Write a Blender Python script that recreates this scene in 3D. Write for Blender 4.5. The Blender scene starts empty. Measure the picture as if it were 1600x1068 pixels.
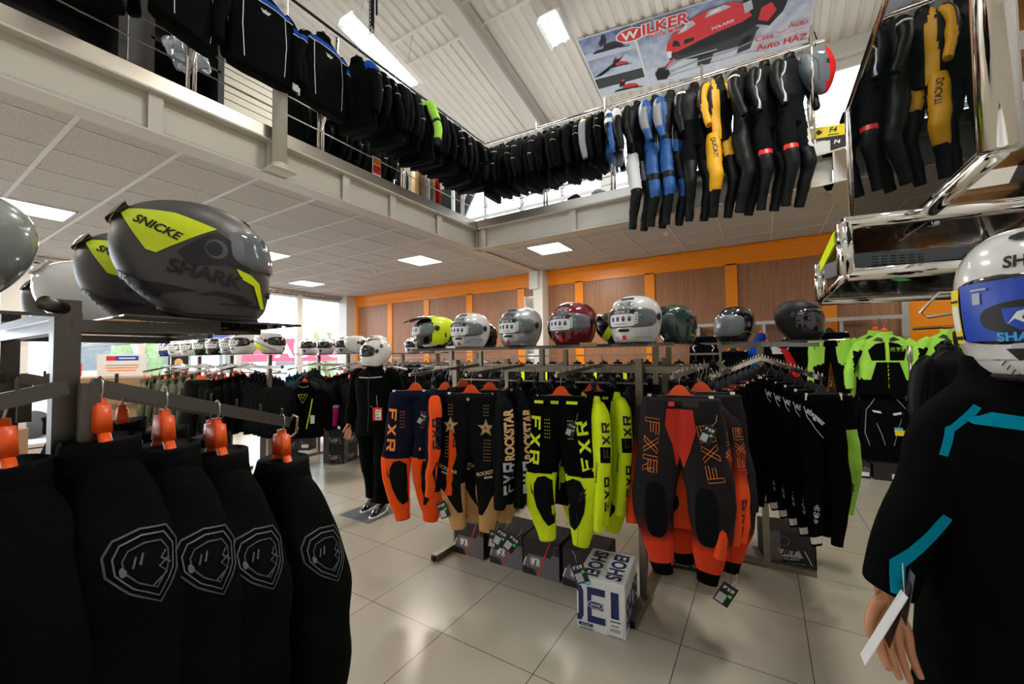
import bpy, bmesh, math, random
from math import sin, cos, pi, radians, sqrt, exp
from mathutils import Vector, Matrix, noise
from mathutils.bvhtree import BVHTree

scene = bpy.context.scene
COL = scene.collection
# ------------------------------------------------------------------ camera
YAW, PITCH, ROLL, FPX = 0.5522, 0.03518, -0.01243, 636.5
cam_d = bpy.data.cameras.new('camera')
cam_d.sensor_width = 36.0
cam_d.lens = FPX / 1600 * 36.0
cam_d.clip_start = 0.05
cam_d.clip_end = 200
cam = bpy.data.objects.new('camera', cam_d)
COL.objects.link(cam)
_w = Vector((-sin(YAW) * cos(PITCH), cos(YAW) * cos(PITCH), sin(PITCH)))
_r = Vector((cos(YAW), sin(YAW), 0)); _u = _r.cross(_w)
_r2 = cos(ROLL) * _r + sin(ROLL) * _u; _u2 = -sin(ROLL) * _r + cos(ROLL) * _u
M = Matrix.Identity(4)
for i in range(3):
    M[i][0] = _r2[i]; M[i][1] = _u2[i]; M[i][2] = -_w[i]
M[0][3], M[1][3], M[2][3] = 0, 0, 1.60
cam.matrix_world = M
scene.camera = cam
# ------------------------------------------------------------------ world and exposure
world = bpy.data.worlds.new('sky'); scene.world = world; world.use_nodes = True
bg = world.node_tree.nodes['Background']
bg.inputs[0].default_value = (0.90, 0.95, 1.0, 1); bg.inputs[1].default_value = 6.0
scene.view_settings.view_transform = 'Standard'
scene.view_settings.look = 'None'
scene.view_settings.gamma = 1.0
scene.view_settings.exposure = 0.18
scene.view_settings.use_curve_mapping = False
scene.cycles.max_bounces = 7
scene.cycles.glossy_bounces = 4
scene.cycles.transparent_max_bounces = 16
scene.cycles.sample_clamp_indirect = 6
scene.cycles.use_denoising = True

def area_light(name, loc, sx, sy, power, col=(1, 1, 1), rot=(0, 0, 0)):
    d = bpy.data.lights.new(name, 'AREA'); d.shape = 'RECTANGLE'; d.size = sx; d.size_y = sy
    d.energy = power; d.color = col
    o = bpy.data.objects.new(name, d); o.location = loc; o.rotation_euler = rot; COL.objects.link(o)
    return o
# ------------------------------------------------------------------ materials
MATS = {}
def _nt(name):
    m = bpy.data.materials.new(name); m.use_nodes = True
    nt = m.node_tree; b = nt.nodes['Principled BSDF']
    return m, nt, b
def _in(b, k, v):
    if k in b.inputs: b.inputs[k].default_value = v
def mat(name, col, rough=0.5, metal=0.0, coat=0.0, bump=0.0, bscale=40.0, var=0.06, spec=0.5, emit=None, es=0.0):
    """procedural surface: base colour with slight noise variation and optional bump"""
    if name in MATS: return MATS[name]
    m, nt, b = _nt(name); N = nt.nodes; L = nt.links
    tc = N.new('ShaderNodeTexCoord')
    no = N.new('ShaderNodeTexNoise'); no.inputs['Scale'].default_value = bscale; no.inputs['Detail'].default_value = 3
    L.new(tc.outputs['Object'], no.inputs['Vector'])
    mx = N.new('ShaderNodeMix'); mx.data_type = 'RGBA'
    c = list(col) + [1]
    mx.inputs[6].default_value = [max(0, x * (1 - var)) for x in c[:3]] + [1]
    mx.inputs[7].default_value = [min(1, x * (1 + var)) for x in c[:3]] + [1]
    L.new(no.outputs['Fac'], mx.inputs[0]); L.new(mx.outputs[2], b.inputs['Base Color'])
    _in(b, 'Roughness', rough); _in(b, 'Metallic', metal); _in(b, 'Coat Weight', coat); _in(b, 'Coat Roughness', 0.05)
    _in(b, 'Specular IOR Level', spec)
    if bump:
        bu = N.new('ShaderNodeBump'); bu.inputs['Strength'].default_value = bump; bu.inputs['Distance'].default_value = 0.01
        L.new(no.outputs['Fac'], bu.inputs['Height']); L.new(bu.outputs[0], b.inputs['Normal'])
    if emit: _in(b, 'Emission Color', list(emit) + [1]); _in(b, 'Emission Strength', es)
    MATS[name] = m
    return m
def cloth(name, col, rough=0.9, spec=0.06): return mat(name, col, rough, bump=0.35, bscale=22, var=0.12, spec=spec)
BLK = (0.0022, 0.0028, 0.0030)
cloth('black_cloth', BLK); cloth('charcoal_cloth', (0.006, 0.0078, 0.0085)); cloth('dark_grey_cloth', (0.03, 0.034, 0.037))
cloth('navy_cloth', (0.007, 0.010, 0.028)); cloth('petrol_cloth', (0.006, 0.03, 0.06)); cloth('olive_cloth', (0.10, 0.11, 0.075))
cloth('taupe_cloth', (0.16, 0.125, 0.10)); cloth('orange_cloth', (0.95, 0.10, 0.015)); cloth('lime_cloth', (0.42, 0.82, 0.10))
cloth('yellow_cloth', (0.72, 0.95, 0.02)); cloth('gold_cloth', (0.62, 0.36, 0.15)); cloth('white_cloth', (0.75, 0.77, 0.80))
cloth('grey_cloth', (0.30, 0.31, 0.33)); cloth('blue_cloth', (0.012, 0.07, 0.42)); cloth('magenta_cloth', (0.35, 0.01, 0.15))
cloth('red_cloth', (0.55, 0.02, 0.02)); cloth('cyan_cloth', (0.0, 0.28, 0.42))
mat('black_leather', (0.004, 0.005, 0.006), 0.5, spec=0.2, bump=0.25, bscale=14, var=0.2)
mat('blue_leather', (0.01, 0.09, 0.33), 0.55, bump=0.2, bscale=14); mat('white_leather', (0.72, 0.73, 0.75), 0.55, bump=0.2, bscale=14)
mat('yellow_leather', (0.85, 0.42, 0.0), 0.55, bump=0.2, bscale=14); mat('grey_leather', (0.27, 0.28, 0.30), 0.55, bump=0.2, bscale=14)
mat('print_white', (0.85, 0.87, 0.88), 0.5); mat('print_black', (0.01, 0.01, 0.012), 0.5); mat('print_grey', (0.10, 0.115, 0.12), 0.5)
mat('print_dim', (0.05, 0.058, 0.06), 0.6)
mat('print_yellow', (0.78, 0.95, 0.01), 0.35); mat('print_red', (0.75, 0.02, 0.02), 0.4); mat('print_navy', (0.012, 0.025, 0.12), 0.5)
mat('print_blue', (0.01, 0.07, 0.55), 0.35); mat('print_sky', (0.08, 0.45, 0.8), 0.5); mat('print_gold', (0.72, 0.45, 0.2), 0.4)
mat('print_green', (0.05, 0.75, 0.12), 0.5); mat('print_orange', (0.95, 0.25, 0.02), 0.5); mat('print_cloud', (0.45, 0.5, 0.56), 0.5)
mat('bright_yellow', (0.95, 0.75, 0.02), 0.45); mat('print_silver', (0.5, 0.52, 0.55), 0.35)
mat('chrome', (0.86, 0.84, 0.80), 0.07, 1.0, var=0.01); mat('steel', (0.30, 0.265, 0.225), 0.36, 1.0, bscale=8, bump=0.03)
mat('shaded_steel', (0.13, 0.118, 0.105), 0.36, 1.0, bscale=8, bump=0.03); mat('zinc', (0.55, 0.53, 0.50), 0.35, 1.0, bscale=10); mat('black_metal', (0.02, 0.02, 0.02), 0.4, 0.6)  # near-rack copy of steel, colour darkened to stand in for shade there
mat('orange_plastic', (1.0, 0.11, 0.012), 0.35); mat('black_plastic', (0.012, 0.012, 0.014), 0.3); mat('grey_plastic', (0.10, 0.12, 0.14), 0.5)
mat('cream_paint', (0.66, 0.62, 0.54), 0.45, bscale=3, var=0.05); mat('white_paint', (0.75, 0.74, 0.72), 0.45, bscale=3)
mat('roof_paint', (0.84, 0.79, 0.70), 0.5, bscale=1.5, var=0.07); mat('grid_white', (0.72, 0.70, 0.68), 0.5)
mat('deck_trim', (0.42, 0.38, 0.33), 0.3, 0.7, bscale=4); mat('tan_wood', (0.40, 0.22, 0.08), 0.5, bscale=10, var=0.2)
mat('gloss_white', (0.80, 0.80, 0.79), 0.18, coat=1.0); mat('gloss_black', (0.006, 0.006, 0.007), 0.12, coat=1.0)
mat('gloss_silver', (0.55, 0.58, 0.62), 0.25, 0.5, coat=1.0); mat('gloss_maroon', (0.20, 0.004, 0.012), 0.15, 0.3, coat=1.0)
mat('matt_grey', (0.085, 0.080, 0.080), 0.42, 0.4, bscale=200); mat('matt_black', (0.005, 0.005, 0.006), 0.5, spec=.25)
mat('gloss_grey', (0.30, 0.33, 0.32), 0.2, coat=1.0); mat('gloss_green', (0.02, 0.05, 0.045), 0.15, coat=1.0)
mat('gloss_blue', (0.01, 0.05, 0.35), 0.15, coat=1.0); mat('dark_rubber', (0.008, 0.008, 0.008), 0.7)
mat('carton_black', (0.016, 0.016, 0.018), 0.45); mat('carton_grey', (0.14, 0.14, 0.15), 0.45); mat('carton_kraft', (0.36, 0.22, 0.12), 0.75, bscale=6)
mat('carton_white', (0.80, 0.82, 0.84), 0.4); mat('skin_plastic', (0.62, 0.28, 0.15), 0.4)
mat('carton_yellow', (0.75, 0.60, 0.02), 0.45)
mat('fluffy_green', (0.16, 0.24, 0.10), 0.9, bump=1.0, bscale=9, var=0.6)
mat('asphalt', (0.35, 0.35, 0.35), 0.9, bscale=5); mat('sign_pink', (0.75, 0.05, 0.10), 0.5); mat('pale_render', (0.75, 0.74, 0.72), 0.8)
mat('lamp_glow', (1, 1, 1), 0.5, emit=(1.0, 0.97, 0.93), es=9.0)
mat('tube_glow', (1, 1, 1), 0.5, emit=(0.93, 0.97, 1.0), es=9.0)
mat('partition_paint', (0.42, 0.39, 0.32), 0.6); mat('orange_paint', (1.0, 0.29, 0.0), 0.35, bscale=3, var=0.03)
mat('yellow_tool', (0.65, 0.5, 0.05), 0.4)

def glass_mat(name, tint, transp, rough=0.02, ior=1.5, gc=1.0):
    m, nt, b = _nt(name); N = nt.nodes; L = nt.links
    _in(b, 'Base Color', list(tint) + [1]); _in(b, 'Roughness', rough)
    tr = N.new('ShaderNodeBsdfTransparent'); tr.inputs[0].default_value = [1 - (1 - t) * 0.5 for t in tint] + [1]
    gl = N.new('ShaderNodeBsdfGlossy'); gl.inputs['Roughness'].default_value = rough
    fr = N.new('ShaderNodeFresnel'); fr.inputs[0].default_value = ior; gl.inputs[0].default_value = (gc, gc, gc, 1)
    mx1 = N.new('ShaderNodeMixShader'); mx1.inputs[0].default_value = transp
    L.new(b.outputs[0], mx1.inputs[1]); L.new(tr.outputs[0], mx1.inputs[2])
    mx = N.new('ShaderNodeMixShader'); L.new(fr.outputs[0], mx.inputs[0])
    L.new(mx1.outputs[0], mx.inputs[1]); L.new(gl.outputs[0], mx.inputs[2])
    L.new(mx.outputs[0], N['Material Output'].inputs[0]); MATS[name] = m
    return m
glass_mat('window_glass', (0.9, 0.95, 1.0), 0.98)
glass_mat('acrylic', (0.10, 0.09, 0.085), 0.45)
glass_mat('visor_clear', (0.30, 0.33, 0.36), 0.45)
glass_mat('visor_dark', (0.01, 0.012, 0.015), 0.1)
glass_mat('dark_panel_glass', (0.004, 0.007, 0.006), 0.0, 0.01, 1.22, .34)
glass_mat('plastic_bag', (0.8, 0.85, 0.9), 0.7, 0.15)

def tile_floor():
    m, nt, b = _nt('floor_tiles'); N = nt.nodes; L = nt.links
    g = N.new('ShaderNodeNewGeometry'); mp = N.new('ShaderNodeMapping'); mp.inputs['Location'].default_value = (2.235, -3.04, 0)
    L.new(g.outputs['Position'], mp.inputs[0])
    br = N.new('ShaderNodeTexBrick'); br.offset = 0; br.squash = 1
    br.inputs['Scale'].default_value = 1; br.inputs['Brick Width'].default_value = .6; br.inputs['Row Height'].default_value = .6
    br.inputs['Mortar Size'].default_value = .0022; br.inputs['Mortar Smooth'].default_value = 0.1
    br.inputs['Color1'].default_value = (.46, .425, .35, 1); br.inputs['Color2'].default_value = (.48, .44, .365, 1); br.inputs['Mortar'].default_value = (.06, .05, .04, 1)
    L.new(mp.outputs[0], br.inputs['Vector'])
    no = N.new('ShaderNodeTexNoise'); no.inputs['Scale'].default_value = 3; no.inputs['Detail'].default_value = 6; L.new(g.outputs['Position'], no.inputs[0])
    mx = N.new('ShaderNodeMix'); mx.data_type = 'RGBA'; mx.blend_type = 'MULTIPLY'; mx.inputs[0].default_value = .35
    L.new(br.outputs[0], mx.inputs[6]); L.new(no.outputs['Color'], mx.inputs[7])
    rp = N.new('ShaderNodeValToRGB'); rp.color_ramp.elements[0].color = (.85, .85, .85, 1); rp.color_ramp.elements[1].color = (1, 1, 1, 1)
    L.new(no.outputs['Fac'], rp.inputs[0]); L.new(rp.outputs[0], mx.inputs[7]); L.new(mx.outputs[2], b.inputs['Base Color'])
    mr = N.new('ShaderNodeMapRange'); mr.inputs[3].default_value = .24; mr.inputs[4].default_value = .28; L.new(no.outputs['Fac'], mr.inputs[0]); L.new(mr.outputs[0], b.inputs['Roughness'])
    MATS['floor_tiles'] = m
tile_floor()
def wood_mat():
    m, nt, b = _nt('brown_laminate'); N = nt.nodes; L = nt.links
    g = N.new('ShaderNodeNewGeometry'); mp = N.new('ShaderNodeMapping'); mp.inputs['Scale'].default_value = (55, 55, 1.6)
    L.new(g.outputs['Position'], mp.inputs[0]); no = N.new('ShaderNodeTexNoise'); no.inputs['Scale'].default_value = 1; no.inputs['Detail'].default_value = 4
    L.new(mp.outputs[0], no.inputs[0]); rp = N.new('ShaderNodeValToRGB')
    rp.color_ramp.elements[0].position = .3; rp.color_ramp.elements[0].color = (.28, .12, .055, 1); rp.color_ramp.elements[1].position = .75; rp.color_ramp.elements[1].color = (.44, .21, .105, 1)
    L.new(no.outputs['Fac'], rp.inputs[0]); L.new(rp.outputs[0], b.inputs['Base Color']); _in(b, 'Roughness', .38); MATS['brown_laminate'] = m
wood_mat()
def ceil_mat():
    m, nt, b = _nt('mineral_tile'); N = nt.nodes; L = nt.links
    g = N.new('ShaderNodeNewGeometry'); no = N.new('ShaderNodeTexNoise'); no.inputs['Scale'].default_value = 90; no.inputs['Detail'].default_value = 4
    L.new(g.outputs['Position'], no.inputs[0]); rp = N.new('ShaderNodeValToRGB')
    rp.color_ramp.elements[0].position = .35; rp.color_ramp.elements[0].color = (.48, .455, .43, 1); rp.color_ramp.elements[1].position = .55; rp.color_ramp.elements[1].color = (.62, .59, .56, 1)
    L.new(no.outputs['Fac'], rp.inputs[0]); L.new(rp.outputs[0], b.inputs['Base Color']); _in(b, 'Roughness', .9); MATS['mineral_tile'] = m
ceil_mat()
def fade_mat(name, lo, hi, z0, z1, amp=.5, third=None):
    """printed cloth whose colour runs from lo (bottom) to hi (top) in the garment's own height, with noise"""
    m, nt, b = _nt(name); N = nt.nodes; L = nt.links
    tc = N.new('ShaderNodeTexCoord'); sp = N.new('ShaderNodeSeparateXYZ'); L.new(tc.outputs['Object'], sp.inputs[0])
    mr = N.new('ShaderNodeMapRange'); mr.inputs[1].default_value = z0; mr.inputs[2].default_value = z1; L.new(sp.outputs[2], mr.inputs[0])
    no = N.new('ShaderNodeTexNoise'); no.inputs['Scale'].default_value = 7; no.inputs['Detail'].default_value = 5; L.new(tc.outputs['Object'], no.inputs[0])
    ad = N.new('ShaderNodeMath'); ad.operation = 'MULTIPLY_ADD'; L.new(no.outputs['Fac'], ad.inputs[0]); ad.inputs[1].default_value = amp; L.new(mr.outputs[0], ad.inputs[2])
    rp = N.new('ShaderNodeValToRGB'); e = rp.color_ramp.elements
    e[0].position = .25 + amp * .3; e[0].color = list(lo) + [1]; e[1].position = .75 + amp * .3; e[1].color = list(hi) + [1]
    if third: x = e.new(.5 + amp * .3); x.color = list(third) + [1]
    L.new(ad.outputs[0], rp.inputs[0]); L.new(rp.outputs[0], b.inputs['Base Color']); _in(b, 'Roughness', .8); _in(b, 'Specular IOR Level', .25); MATS[name] = m
fade_mat('ember_pants', (.75, .05, .01), (.012, .010, .012), -.98, -.70, .35, (.10, .008, .01))
fade_mat('ember_sleeve', (.95, .09, .015), (.02, .012, .015), -.60, -.25, .5, (.35, .02, .01))
fade_mat('ember_core', (.9, .07, .02), (.55, .03, .015), -.9, -.2, .8)
fade_mat('banner_sky', (.80, .84, .90), (.08, .14, .36), -.15, .55, .5)
fade_mat('banner_snow', (.85, .88, .93), (.6, .66, .78), -.15, .25, .5)
# ------------------------------------------------------------------ object helpers
KIDS = {}
SM = {}
def mats_of(o, names):
    for n in names: o.data.materials.append(MATS[n])
def obj(name, bm, mats, parent=None, smooth=True, auto=None):
    if isinstance(mats, str): mats = [mats]
    me = bpy.data.meshes.new(name); bm.to_mesh(me); bm.free()
    for n in mats: me.materials.append(MATS[n])
    if smooth: me.polygons.foreach_set('use_smooth', [True] * len(me.polygons))
    if auto is not None:
        try: me.set_sharp_from_angle(angle=radians(auto))
        except Exception: pass
    o = bpy.data.objects.new(name, me); COL.objects.link(o)
    if parent is not None: o.parent = parent; KIDS.setdefault(parent, []).append(o)
    return o
def tag(o, label, cat, group=None, kind=None):
    if label: o['label'] = label
    if cat: o['category'] = cat
    if group: o['group'] = group
    if kind: o['kind'] = kind
    return o
def thing(name, label, cat, loc=(0, 0, 0), rz=0, group=None, rx=0):
    o = bpy.data.objects.new(name, None); o.empty_display_size = .05; COL.objects.link(o)
    o.location = loc; o.rotation_euler = (rx, 0, rz)
    return tag(o, label, cat, group)
def struct(name, bm, m, smooth=False, parent=None):
    o = obj(name, bm, m, parent, smooth)
    if parent is None: o['kind'] = 'structure'
    return o
def dup(root, label, loc, rz=0, group=None, sc=None, tilt=0):
    r = root.copy(); COL.objects.link(r); r.location = loc; r.rotation_euler = (tilt, 0, rz)
    if sc: r.scale = sc
    r['label'] = label
    if group: r['group'] = group
    def rec(a, b):
        for ch in KIDS.get(a, []):
            c = ch.copy(); COL.objects.link(c); c.parent = b; KIDS.setdefault(b, []).append(c); rec(ch, c)
    rec(root, r)
    return r
class Pool:
    """hands out the prototype itself the first time, then copies"""
    def __init__(s, proto): s.p = proto; s.used = False
    def put(s, label, loc, rz=0, group=None, sc=None, tilt=0):
        if not s.used:
            s.used = True; o = s.p; o.location = loc; o.rotation_euler = (tilt, 0, rz); o['label'] = label
            if group: o['group'] = group
            if sc: o.scale = sc
            return o
        return dup(s.p, label, loc, rz, group, sc, tilt)
# ------------------------------------------------------------------ mesh helpers
def box(bm, x0, x1, y0, y1, z0, z1, mi=0, mtx=None):
    vs = [bm.verts.new((x, y, z)) for x in (x0, x1) for y in (y0, y1) for z in (z0, z1)]
    if mtx:
        for v in vs: v.co = mtx @ v.co
    for f in ((0, 1, 3, 2), (4, 6, 7, 5), (0, 4, 5, 1), (2, 3, 7, 6), (0, 2, 6, 4), (1, 5, 7, 3)):
        fc = bm.faces.new([vs[i] for i in f]); fc.material_index = mi
    return bm
def B(*a, mi=0):
    bm = bmesh.new(); box(bm, *a, mi=mi); return bm
def bbox(x0, x1, y0, y1, z0, z1, bev=.004, seg=2):
    bm = B(x0, x1, y0, y1, z0, z1); bmesh.ops.bevel(bm, geom=bm.edges[:], offset=bev, segments=seg, affect='EDGES', profile=.5)
    return bm
def frames(pts):
    n = len(pts); T = []
    for i in range(n):
        t = (pts[min(i + 1, n - 1)] - pts[max(i - 1, 0)]); T.append(t.normalized() if t.length > 1e-9 else Vector((0, 0, 1)))
    return T
def sweep(bm, pts, rad, nu=12, ref=(0, 1, 0), mi=0, cap=True, wr=0, wf=9, seed=0, ex=2.0, zone=None):
    """tube through pts; rad = list of (a, b): a along side axis, b along ref axis"""
    pts = [Vector(p) for p in pts]; T = frames(pts); ref = Vector(ref); rows = []
    for p, t, r in zip(pts, T, rad):
        if not isinstance(r, (tuple, list)): r = (r, r)
        s = ref.cross(t)
        if s.length < 1e-4: s = Vector((1, 0, 0)).cross(t)
        s.normalize(); q = t.cross(s).normalized(); row = []
        for k in range(nu):
            a = 2 * pi * k / nu; ca, sa = cos(a), sin(a)
            if ex != 2.0: ca = math.copysign(abs(ca) ** (2 / ex), ca); sa = math.copysign(abs(sa) ** (2 / ex), sa)
            d = s * (ca * r[0]) + q * (sa * r[1]); co = p + d
            if wr and r[0] > .012:
                co = co + d.normalized() * (noise.noise(co * wf + Vector((seed * 7.3, 0, 0))) * wr)
            row.append(bm.verts.new(co))
        rows.append(row)
    for a, b in zip(rows, rows[1:]):
        for k in range(nu):
            f = bm.faces.new((a[k], a[(k + 1) % nu], b[(k + 1) % nu], b[k]))
            f.material_index = zone(f.calc_center_median()) if zone else mi
    if cap:
        for row, rev in ((rows[0], True), (rows[-1], False)):
            f = bm.faces.new(row[::-1] if rev else row); f.material_index = zone(f.calc_center_median()) if zone else mi
    return rows
def resamp(keys, n):
    """smooth (Catmull) resampling of a list of equal-length tuples"""
    K = len(keys); out = []
    for i in range(n):
        t = i / (n - 1) * (K - 1); k = min(int(t), K - 2); u = t - k
        p0, p1, p2, p3 = keys[max(k - 1, 0)], keys[k], keys[k + 1], keys[min(k + 2, K - 1)]
        out.append(tuple(.5 * (2 * b + (c - a) * u + (2 * a - 5 * b + 4 * c - d) * u * u + (3 * b - a - 3 * c + d) * u ** 3) for a, b, c, d in zip(p0, p1, p2, p3)))
    return out
def tube(bm, pts, r, nu=8, mi=0, cap=True): return sweep(bm, pts, [r] * len(pts), nu, (0.13, .31, .94) if True else None, mi, cap)
def sqtube(bm, a, b, w, h=None, mi=0, up=(0, 0, 1)):
    a, b = Vector(a), Vector(b); t = (b - a).normalized(); h = h or w
    s = Vector(up).cross(t)
    if s.length < 1e-3: s = Vector((1, 0, 0)).cross(t)
    s.normalize(); q = t.cross(s)
    vs = [bm.verts.new(p + s * (i * w / 2) + q * (j * h / 2)) for p in (a, b) for i, j in ((-1, -1), (1, -1), (1, 1), (-1, 1))]
    for f in ((0, 3, 2, 1), (4, 5, 6, 7), (0, 1, 5, 4), (1, 2, 6, 5), (2, 3, 7, 6), (3, 0, 4, 7)):
        bm.faces.new([vs[i] for i in f]).material_index = mi
def disc(bm, c, r, n=(0, 0, 1), nu=16, mi=0):
    n = Vector(n).normalized(); s = n.orthogonal().normalized(); q = n.cross(s)
    f = bm.faces.new([bm.verts.new(Vector(c) + s * (r * cos(2 * pi * k / nu)) + q * (r * sin(2 * pi * k / nu))) for k in range(nu)]); f.material_index = mi
# ------------------------------------------------------------------ flat artwork: polygons and lettering
_TXT = {}
def text2d(s, size=1.0, bold=0.0, shear=0.0, wide=1.0):
    """lettering as flat polygons centred on the origin, cap height = size"""
    key = (s, bold, shear)
    if key not in _TXT:
        c = bpy.data.curves.new('lettering', 'FONT'); c.body = s; c.offset = bold; c.shear = shear; c.resolution_u = 3
        o = bpy.data.objects.new('lettering', c); COL.objects.link(o); bpy.context.view_layer.update()
        me = o.evaluated_get(bpy.context.evaluated_depsgraph_get()).to_mesh()
        V = [(v.co.x, v.co.y) for v in me.vertices]; F = [tuple(p.vertices) for p in me.polygons]
        bpy.data.objects.remove(o); bpy.data.curves.remove(c)
        xs = [v[0] for v in V] or [0]; cx = (min(xs) + max(xs)) / 2
        _TXT[key] = ([((x - cx) / .69, (y - .345) / .69) for x, y in V], F)
    V, F = _TXT[key]
    bm = bmesh.new(); vs = [bm.verts.new((x * size * wide, y * size, 0)) for x, y in V]
    for f in F:
        try: bm.faces.new([vs[i] for i in f])
        except ValueError: pass
    bmesh.ops.dissolve_limit(bm, angle_limit=.02, verts=bm.verts[:], edges=bm.edges[:])
    return bm
def poly2d(*polys):
    bm = bmesh.new()
    for P in polys: bm.faces.new([bm.verts.new((x, y, 0)) for x, y in P])
    return bm
def line2d(pts, w):
    """ribbon along a polyline"""
    bm = bmesh.new(); n = len(pts); L = []
    for i, (x, y) in enumerate(pts):
        a = pts[max(i - 1, 0)]; b = pts[min(i + 1, n - 1)]; dx, dy = b[0] - a[0], b[1] - a[1]; d = math.hypot(dx, dy) or 1
        L.append((bm.verts.new((x - dy / d * w / 2, y + dx / d * w / 2, 0)), bm.verts.new((x + dy / d * w / 2, y - dx / d * w / 2, 0))))
    for (a, b), (c, d) in zip(L, L[1:]): bm.faces.new((a, b, d, c))
    return bm
def ell2d(cx, cy, a, b, n=24, ex=2):
    P = []
    for k in range(n):
        t = 2 * pi * k / n; P.append((cx + a * math.copysign(abs(cos(t)) ** (2 / ex), cos(t)), cy + b * math.copysign(abs(sin(t)) ** (2 / ex), sin(t))))
    return poly2d(P)
def xf(bm, dx=0, dy=0, rot=0, sx=1, sy=1):
    c, s = cos(radians(rot)), sin(radians(rot))
    for v in bm.verts:
        x, y = v.co.x * sx, v.co.y * sy; v.co.x = x * c - y * s + dx; v.co.y = x * s + y * c + dy
    return bm
# block letters on a 0..1 x 0..1 cell
GL = {'F': [[(0, 0), (.24, 0), (.24, 1), (0, 1)], [(.24, .8), (1, .8), (1, 1), (.24, 1)], [(.24, .4), (.85, .4), (.85, .6), (.24, .6)]],
      'X': [[(0, 0), (.28, 0), (1, 1), (.72, 1)], [(.72, 0), (1, 0), (.28, 1), (0, 1)]],
      'R': [[(0, 0), (.24, 0), (.24, 1), (0, 1)], [(.24, .8), (1, .8), (1, 1), (.24, 1)], [(.76, .45), (1, .45), (1, .8), (.76, .8)], [(.24, .38), (1, .38), (1, .56), (.24, .56)], [(.5, .38), (.78, .38), (1, 0), (.72, 0)]],
      'E': [[(0, 0), (.24, 0), (.24, 1), (0, 1)], [(.24, .8), (1, .8), (1, 1), (.24, 1)], [(.24, .4), (.9, .4), (.9, .6), (.24, .6)], [(.24, 0), (1, 0), (1, .2), (.24, .2)]],
      'V': [[(0, 1), (.26, 1), (.62, 0), (.38, 0)], [(.74, 1), (1, 1), (.62, 0), (.38, 0)]]}
def block2d(s, h, w, gap=.25):
    """block lettering, centred; h cap height, w letter width"""
    P = []; n = len(s); tot = n * w + (n - 1) * gap * w
    for i, ch in enumerate(s):
        x0 = -tot / 2 + i * w * (1 + gap)
        for g in GL[ch]: P.append([(x0 + x * w, (y - .5) * h) for x, y in g])
    return poly2d(*P)
def outline2d(s, h, w, lw, gap=.25):
    out = bmesh.new()
    b = block2d(s, h, w, gap)
    for f in b.faces:
        P = [(v.co.x, v.co.y) for v in f.verts]; P.append(P[0])
        l = line2d(P, lw)
        vm = {v: out.verts.new(v.co) for v in l.verts}
        for g in l.faces: out.faces.new([vm[v] for v in g.verts])
        l.free()
    b.free(); return out
def cut(bm, step):
    xs = [v.co.x for v in bm.verts]; ys = [v.co.y for v in bm.verts]
    if not xs: return
    for ax, lo, hi in ((0, min(xs), max(xs)), (1, min(ys), max(ys))):
        n = int((hi - lo) / step); n = min(n, 60)
        for k in range(1, n + 1):
            co = Vector((0, 0, 0)); co[ax] = lo + (hi - lo) * k / (n + 1); no = Vector((0, 0, 0)); no[ax] = 1
            bmesh.ops.bisect_plane(bm, geom=bm.verts[:] + bm.edges[:] + bm.faces[:], plane_co=co, plane_no=no, dist=1e-6)
def applied(bm, f, step=.02, layer=0):
    """bend flat artwork onto a surface: f(u, v) -> Vector or None"""
    if step: cut(bm, step)
    bmesh.ops.triangulate(bm, faces=[x for x in bm.faces if len(x.verts) > 4])
    dead = []
    for v in bm.verts:
        p = f(v.co.x, v.co.y, layer)
        if p is None: dead.append(v)
        else: v.co = p
    if dead: bmesh.ops.delete(bm, geom=dead, context='VERTS')
    return bm
def onto(bvh, axis, off=.0025, far=1.5):
    D = {'front': Vector((0, 1, 0)), 'back': Vector((0, -1, 0)), 'right': Vector((1, 0, 0)), 'left': Vector((-1, 0, 0)), 'top': Vector((0, 0, -1))}[axis]
    def f(u, v, k=0):
        o = {'front': (u, 0, v), 'back': (-u, 0, v), 'right': (0, -u, v), 'left': (0, u, v), 'top': (u, v, 0)}[axis]
        hit = bvh.ray_cast(Vector(o) - D * far, D, far * 2)
        if hit[0] is None: return None
        n = hit[1]
        if n.dot(D) > 0: n = -n
        return hit[0] + n * (off + k * .0005)
    return f
# axis names say where the ray travels: 'right' = seen from -X, 'left' = seen from +X, 'front' = seen from -Y
def planar(o, u, v, off=.0015):
    o, u, v = Vector(o), Vector(u), Vector(v); n = u.cross(v).normalized()
    return lambda a, b, k=0: o + u * a + v * b + n * (off + k * .0004)
def bvh_of(*bms):
    vs, fs = [], []
    for bm in bms:
        k = len(vs); bm.verts.index_update(); vs += [v.co.copy() for v in bm.verts]; fs += [[k + v.index for v in f.verts] for f in bm.faces]
    return BVHTree.FromPolygons(vs, fs)
def merge(dst, src, mi=0):
    vm = {v: dst.verts.new(v.co) for v in src.verts}
    for f in src.faces:
        try: g = dst.faces.new([vm[v] for v in f.verts]); g.material_index = mi
        except ValueError: pass
    src.free(); return dst
def art(name, parent, items, fmap, step=.02):
    """items = [(material, flat bmesh), ...] become ONE applied mesh part"""
    out = bmesh.new(); mats = []
    layer = -1; last = None
    for m, b in items:
        if m not in mats: mats.append(m)
        if m != last: layer += 1; last = m
        applied(b, fmap, step, layer); merge(out, b, mats.index(m))
    return obj(name, out, mats, parent, smooth=True)
def rect(x0, y0, x1, y1): return poly2d([(x0, y0), (x1, y0), (x1, y1), (x0, y1)])
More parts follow.
